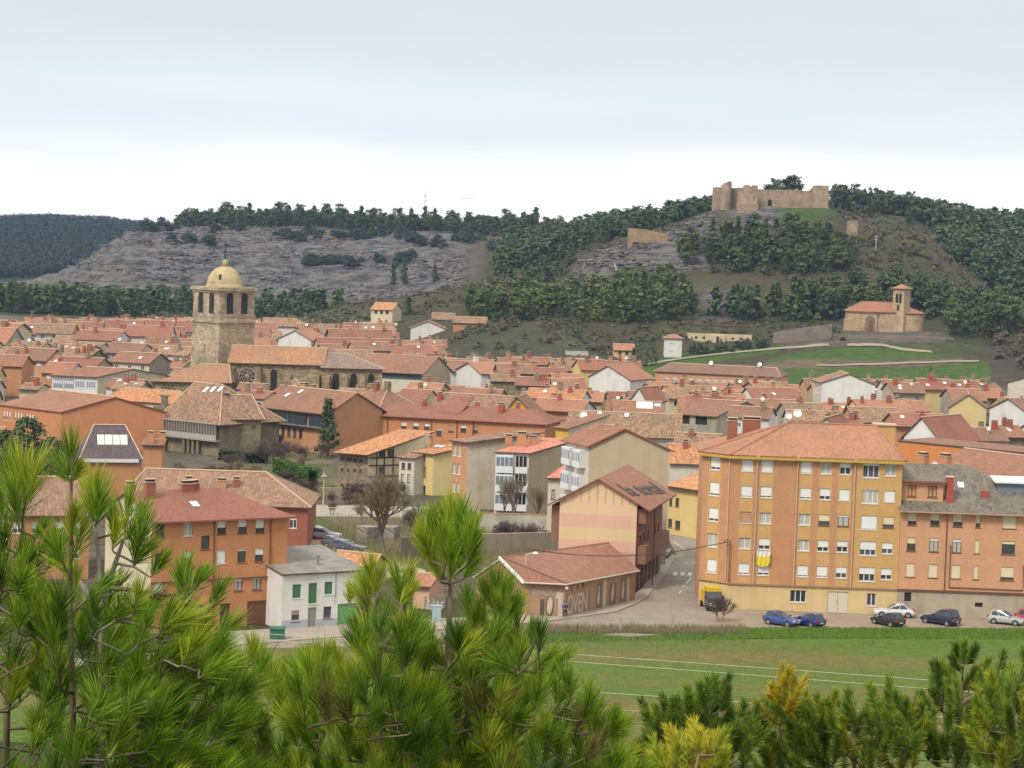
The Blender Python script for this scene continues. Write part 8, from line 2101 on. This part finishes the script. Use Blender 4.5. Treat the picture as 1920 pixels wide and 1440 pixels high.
# --- left
pine('nearest young pine, its slim bare leader topped by one tuft at the left', [[(139, 1500, 0), (136, 1300, 0), (131, 1130, 0), (133, 1000, 0), (134, 905, 0)]], 6.7,
     [(134, 890, 129, 800, 0), (134, 905, 98, 850, -.05), (138, 900, 160, 862, .04), (131, 1060, 175, 950, .05), (131, 1080, 90, 985, -.05), (133, 1010, 150, 930, -.06), (136, 1180, 200, 1105, .1), (134, 1160, 80, 1080, .1)],
     [(95, 1140), (190, 1120), (260, 1200), (330, 1290), (300, 1520), (80, 1520), (60, 1250)], 60, 'long', [GA, GB, GB, GD], 1, .35, trr=.011, lo_cols=[GA, GC, GC, GA, GB, GC, GA, GA, GC, GBR])
pine('bushy young pine at the left edge with a broad rounded top tuft', [[(10, 1500, .2), (14, 1300, .2), (22, 1120, .2), (42, 1000, .2), (44, 950, .2)]], 6.9,
     [(44, 955, 42, 822, 0), (40, 950, 8, 835, .05), (46, 950, 76, 832, -.05), (42, 985, 60, 865, .1), (36, 990, 18, 880, -.1), (44, 960, 28, 840, .1), (66, 1010, 95, 965, .0), (70, 1040, 110, 990, 0), (20, 1080, -5, 990, .1), (25, 1100, 60, 1020, -.1), (15, 1010, -10, 900, .1)],
     [(-60, 1000), (40, 1020), (110, 1060), (120, 1250), (90, 1520), (-60, 1520)], 70, 'long', [GA, GB, GB, GD], 2, .45, lo_cols=[GA, GC, GC, GA, GB, GC, GA, GA, GC, GBR])
pine('young pine with several upright shoots before the cream gable', [[(192, 1500, .1), (190, 1330, .1), (190, 1170, .1), (187, 1060, .1), (178, 985, .1)], [(190, 1150, .1), (208, 1080, .15), (232, 1010, .15)], [(190, 1160, .1), (150, 1090, .05)]], 6.6,
     [(178, 980, 178, 868, 0), (180, 975, 160, 895, .06), (178, 985, 196, 890, -.05), (234, 1000, 248, 905, .05), (238, 1010, 278, 940, .0), (212, 1000, 210, 930, .1), (250, 1055, 282, 955, 0), (255, 1050, 262, 960, .05), (285, 1080, 318, 1025, 0), (210, 1030, 225, 960, -.05), (252, 1060, 300, 1000, .08), (345, 1110, 352, 1035, .05), (350, 1120, 395, 1060, .0), (395, 1140, 425, 1080, 0), (350, 1130, 330, 1050, -.1)],
     [(150, 1160), (260, 1140), (340, 1190), (400, 1180), (430, 1240), (400, 1260), (430, 1330), (440, 1520), (140, 1520)], 165, 'long', [GA, GB, GA, GD], 3, .5, dirbias=(.35, -.1), grey=True, lo_cols=[GA, GC, GA])
# --- centre
pine('young pine with a thick bare leader and large top tuft in the centre', [[(838, 1520, 0), (836, 1380, 0), (840, 1240, 0), (843, 1150, 0), (845, 1095, 0)]], 7.6,
     [(848, 1015, 847, 922, 0), (838, 1025, 826, 938, .05), (858, 1020, 868, 932, -.05), (822, 1035, 800, 950, .03), (872, 1030, 890, 955, .08), (808, 1050, 783, 975, -.08), (850, 1040, 852, 950, .1), (880, 1055, 898, 990, -.05), (835, 1060, 838, 975, -.1), (862, 1065, 872, 985, .12), (820, 1075, 790, 1015, .1), (845, 1090, 846, 1010, -.12), (868, 1085, 900, 1040, .05), (826, 1090, 808, 1040, -.05), (815, 1060, 806, 985, .1), (878, 1045, 882, 970, -.1), (845, 1060, 858, 965, .15), (836, 1260, 790, 1180, .1), (842, 1250, 880, 1170, .1), (845, 1250, 905, 1190, -.1)],
     [(800, 1240), (840, 1215), (890, 1230), (930, 1320), (960, 1520), (720, 1520), (740, 1330)], 85, 'long', [GB, GD, GA, GB], 4, .5, trr=.017, cnt=(130, 170), lo_cols=[GA, GC, GB, GA, GC, GB, GA, GA, GBR])
pine('young pine left of centre with two tall yellowish shoots', [[(712, 1520, -.1), (712, 1380, -.1), (706, 1250, -.1), (702, 1160, -.1), (700, 1120, -.1)], [(706, 1230, -.1), (745, 1180, -.05), (755, 1130, -.05)]], 7.4,
     [(700, 1115, 690, 1035, 0), (700, 1120, 672, 1070, .05), (702, 1115, 715, 1050, -.05), (700, 1150, 655, 1085, 0), (755, 1125, 735, 1045, 0), (755, 1125, 772, 1050, .06), (750, 1135, 780, 1090, -.05), (700, 1170, 680, 1100, .1), (740, 1180, 715, 1110, .1), (760, 1150, 750, 1080, .1), (668, 1190, 660, 1150, 0), (655, 1130, 660, 1090, .1), (640, 1260, 620, 1200, .1), (600, 1270, 590, 1205, 0), (585, 1300, 575, 1230, .1)],
     [(575, 1280), (640, 1250), (690, 1200), (780, 1200), (810, 1280), (800, 1520), (540, 1520)], 140, 'long', [GB, GD, GD, GA], 5, .6, lo_cols=[GA, GB, GC, GA, GB, GC, GA, GA, GB, GBR])
pine('young pine right of centre with spreading arms of tufts', [[(915, 1520, .1), (915, 1370, .1), (908, 1270, .1), (915, 1200, .1), (930, 1150, .1)], [(915, 1200, .1), (880, 1160, .15)], [(908, 1270, .1), (985, 1240, .1), (1010, 1190, .1)]], 7.8,
     [(930, 1145, 928, 1060, 0), (925, 1145, 900, 1075, .05), (935, 1145, 960, 1085, -.05), (930, 1150, 945, 1060, .1), (950, 1160, 978, 1105, 0), (880, 1165, 870, 1090, 0), (995, 1205, 1003, 1160, 0), (1010, 1250, 1050, 1210, 0), (1030, 1260, 1078, 1210, .1), (910, 1190, 895, 1110, .1), (945, 1180, 935, 1100, -.1), (970, 1190, 968, 1120, .1), (1040, 1330, 1080, 1270, .1), (1100, 1380, 1150, 1330, .1)],
     [(870, 1180), (950, 1150), (985, 1190), (1035, 1250), (1030, 1290), (1090, 1310), (1160, 1350), (1180, 1520), (880, 1520)], 140, 'long', [GB, GD, GA, GB], 6, .6, lo_cols=[GA, GB, GC, GA, GB, GC, GA, GA, GB, GBR])
pine('low young pine filling the gap between the left and centre pines', [[(500, 1520, .4), (505, 1400, .4), (500, 1320, .4)]], 8.6,
     [(475, 1240, 470, 1180, 0), (490, 1300, 480, 1215, .1), (505, 1320, 510, 1240, 0), (520, 1290, 545, 1230, .1), (545, 1330, 570, 1260, 0), (450, 1270, 440, 1210, .1), (465, 1250, 478, 1195, .1), (460, 1300, 455, 1240, 0)],
     [(430, 1290), (480, 1260), (540, 1280), (600, 1290), (620, 1520), (400, 1520)], 130, 'long', [GB, GD, GA], 7, .6, lo_cols=[GA, GB, GC, GA, GB, GC, GA, GA, GB, GBR])
# --- right: further down the slope, short needled bottle-brush shoots
BA, BB_, BC, BY = (.14, .215, .03), (.19, .28, .032), (.09, .15, .024), (.46, .38, .03)
bk = dict(L=(.17, .27), ln=(.058, .075), cnt=(240, 310), trr=.024)
pine('tall pine at the right with upright brush shoots against the field', [[(1800, 1540, 0), (1800, 1400, 0), (1802, 1290, 0), (1806, 1250, 0)], [(1802, 1330, 0), (1775, 1280, .1)], [(1802, 1320, 0), (1850, 1290, .1)]], 18,
     [(1808, 1245, 1806, 1178, 0), (1800, 1240, 1785, 1190, .1), (1815, 1245, 1838, 1192, .1), (1800, 1260, 1775, 1215, 0), (1770, 1265, 1740, 1230, .1), (1780, 1290, 1765, 1240, .2), (1822, 1270, 1850, 1240, .1), (1850, 1290, 1862, 1225, 0), (1855, 1290, 1890, 1245, .1), (1780, 1310, 1770, 1262, -.1), (1830, 1300, 1828, 1255, .2), (1760, 1310, 1748, 1280, 0), (1800, 1330, 1790, 1280, .2)],
     [(1700, 1340), (1760, 1290), (1800, 1270), (1870, 1280), (1900, 1330), (1910, 1450), (1690, 1450)], 85, 'brush', [BA, BC, BB_], 11, .7, **bk)
pine('yellowing pine with curved yellow shoots in front of the field', [[(1462, 1540, .3), (1462, 1420, .3), (1460, 1340, .3), (1468, 1300, .3)]], 17,
     [(1470, 1290, 1486, 1232, 0), (1466, 1300, 1475, 1260, .1), (1462, 1310, 1438, 1270, 0), (1470, 1300, 1505, 1280, .1), (1462, 1320, 1435, 1290, .1), (1468, 1325, 1512, 1285, .1)],
     [(1440, 1320), (1480, 1300), (1500, 1330), (1500, 1360), (1440, 1360)], 10, 'brush', [BY, (.36, .33, .04)], 12, .3, **bk)
pine('broad dark pine low in the middle right of the picture', [[(1330, 1540, .2), (1330, 1420, .2), (1322, 1340, .2)]], 16.5,
     [(1322, 1335, 1312, 1270, 0), (1325, 1340, 1335, 1275, .1), (1318, 1345, 1282, 1295, 0), (1300, 1360, 1262, 1310, .1), (1330, 1350, 1350, 1300, .1), (1270, 1360, 1245, 1320, 0), (1265, 1400, 1235, 1345, .1), (1280, 1345, 1270, 1300, .2)],
     [(1225, 1370), (1280, 1330), (1340, 1310), (1400, 1370), (1420, 1450), (1200, 1450)], 110, 'brush', [BA, BB_, BC], 13, .7, **bk)
pine('pine with thin brush shoots between the yellowing and the tall pine', [[(1600, 1540, .1), (1602, 1430, .1), (1600, 1370, .1)], [(1690, 1500, .1), (1690, 1400, .1), (1688, 1340, .1)]], 17.5,
     [(1600, 1365, 1592, 1312, 0), (1595, 1370, 1570, 1335, .1), (1605, 1370, 1622, 1330, .1), (1645, 1365, 1642, 1325, .2), (1688, 1335, 1690, 1298, 0), (1680, 1345, 1662, 1310, .1), (1692, 1345, 1718, 1315, .1), (1550, 1370, 1530, 1330, .1), (1512, 1345, 1512, 1275, .2)],
     [(1420, 1380), (1500, 1340), (1560, 1360), (1600, 1340), (1690, 1330), (1730, 1370), (1720, 1450), (1410, 1450)], 150, 'brush', [BA, BB_, BA, (.27, .31, .03)], 14, .8, **bk)
pine('bright green pine at the right edge of the picture', [[(1910, 1540, -.3), (1908, 1420, -.3), (1905, 1340, -.3)]], 15.5,
     [(1905, 1335, 1900, 1275, 0), (1910, 1340, 1925, 1290, .1), (1895, 1340, 1880, 1300, .1)],
     [(1850, 1340), (1890, 1300), (1960, 1290), (1970, 1460), (1830, 1460)], 75, 'brush', [BB_, (.28, .34, .03), BA], 15, .6, **bk)
pine('low bright yellow green pine at the bottom edge', [[(1300, 1560, -.5), (1300, 1460, -.5)]], 13.5,
     [(1285, 1440, 1280, 1380, 0), (1300, 1440, 1305, 1385, .1), (1315, 1440, 1335, 1390, 0), (1270, 1445, 1255, 1400, .1)],
     [(1240, 1420), (1300, 1400), (1350, 1410), (1360, 1480), (1230, 1480)], 44, 'brush', [(.42, .40, .035), (.30, .36, .035)], 16, .4, L=(.10, .15), ln=(.06, .085), cnt=(150, 200), trr=.02)
# ================================================================== AIR
def haze(density):
    b = MB(); b.box((-1500, -70, -8), (1500, 3700, 92))
    m = bpy.data.materials.new('haze'); m.use_nodes = True; nt = m.node_tree; nt.nodes.clear()
    out = nt.nodes.new('ShaderNodeOutputMaterial'); v = nt.nodes.new('ShaderNodeVolumePrincipled')
    v.inputs['Color'].default_value = (.50, .68, 1.0, 1); v.inputs['Density'].default_value = density; v.inputs['Density Attribute'].default_value = ''; v.inputs['Anisotropy'].default_value = 0.2
    nt.links.new(v.outputs[0], out.inputs['Volume'])
    o = b.build('haze', [m]); tag(o, kind='stuff', label='thin pale haze in the air over the valley', cat='haze')
haze(0.00006)
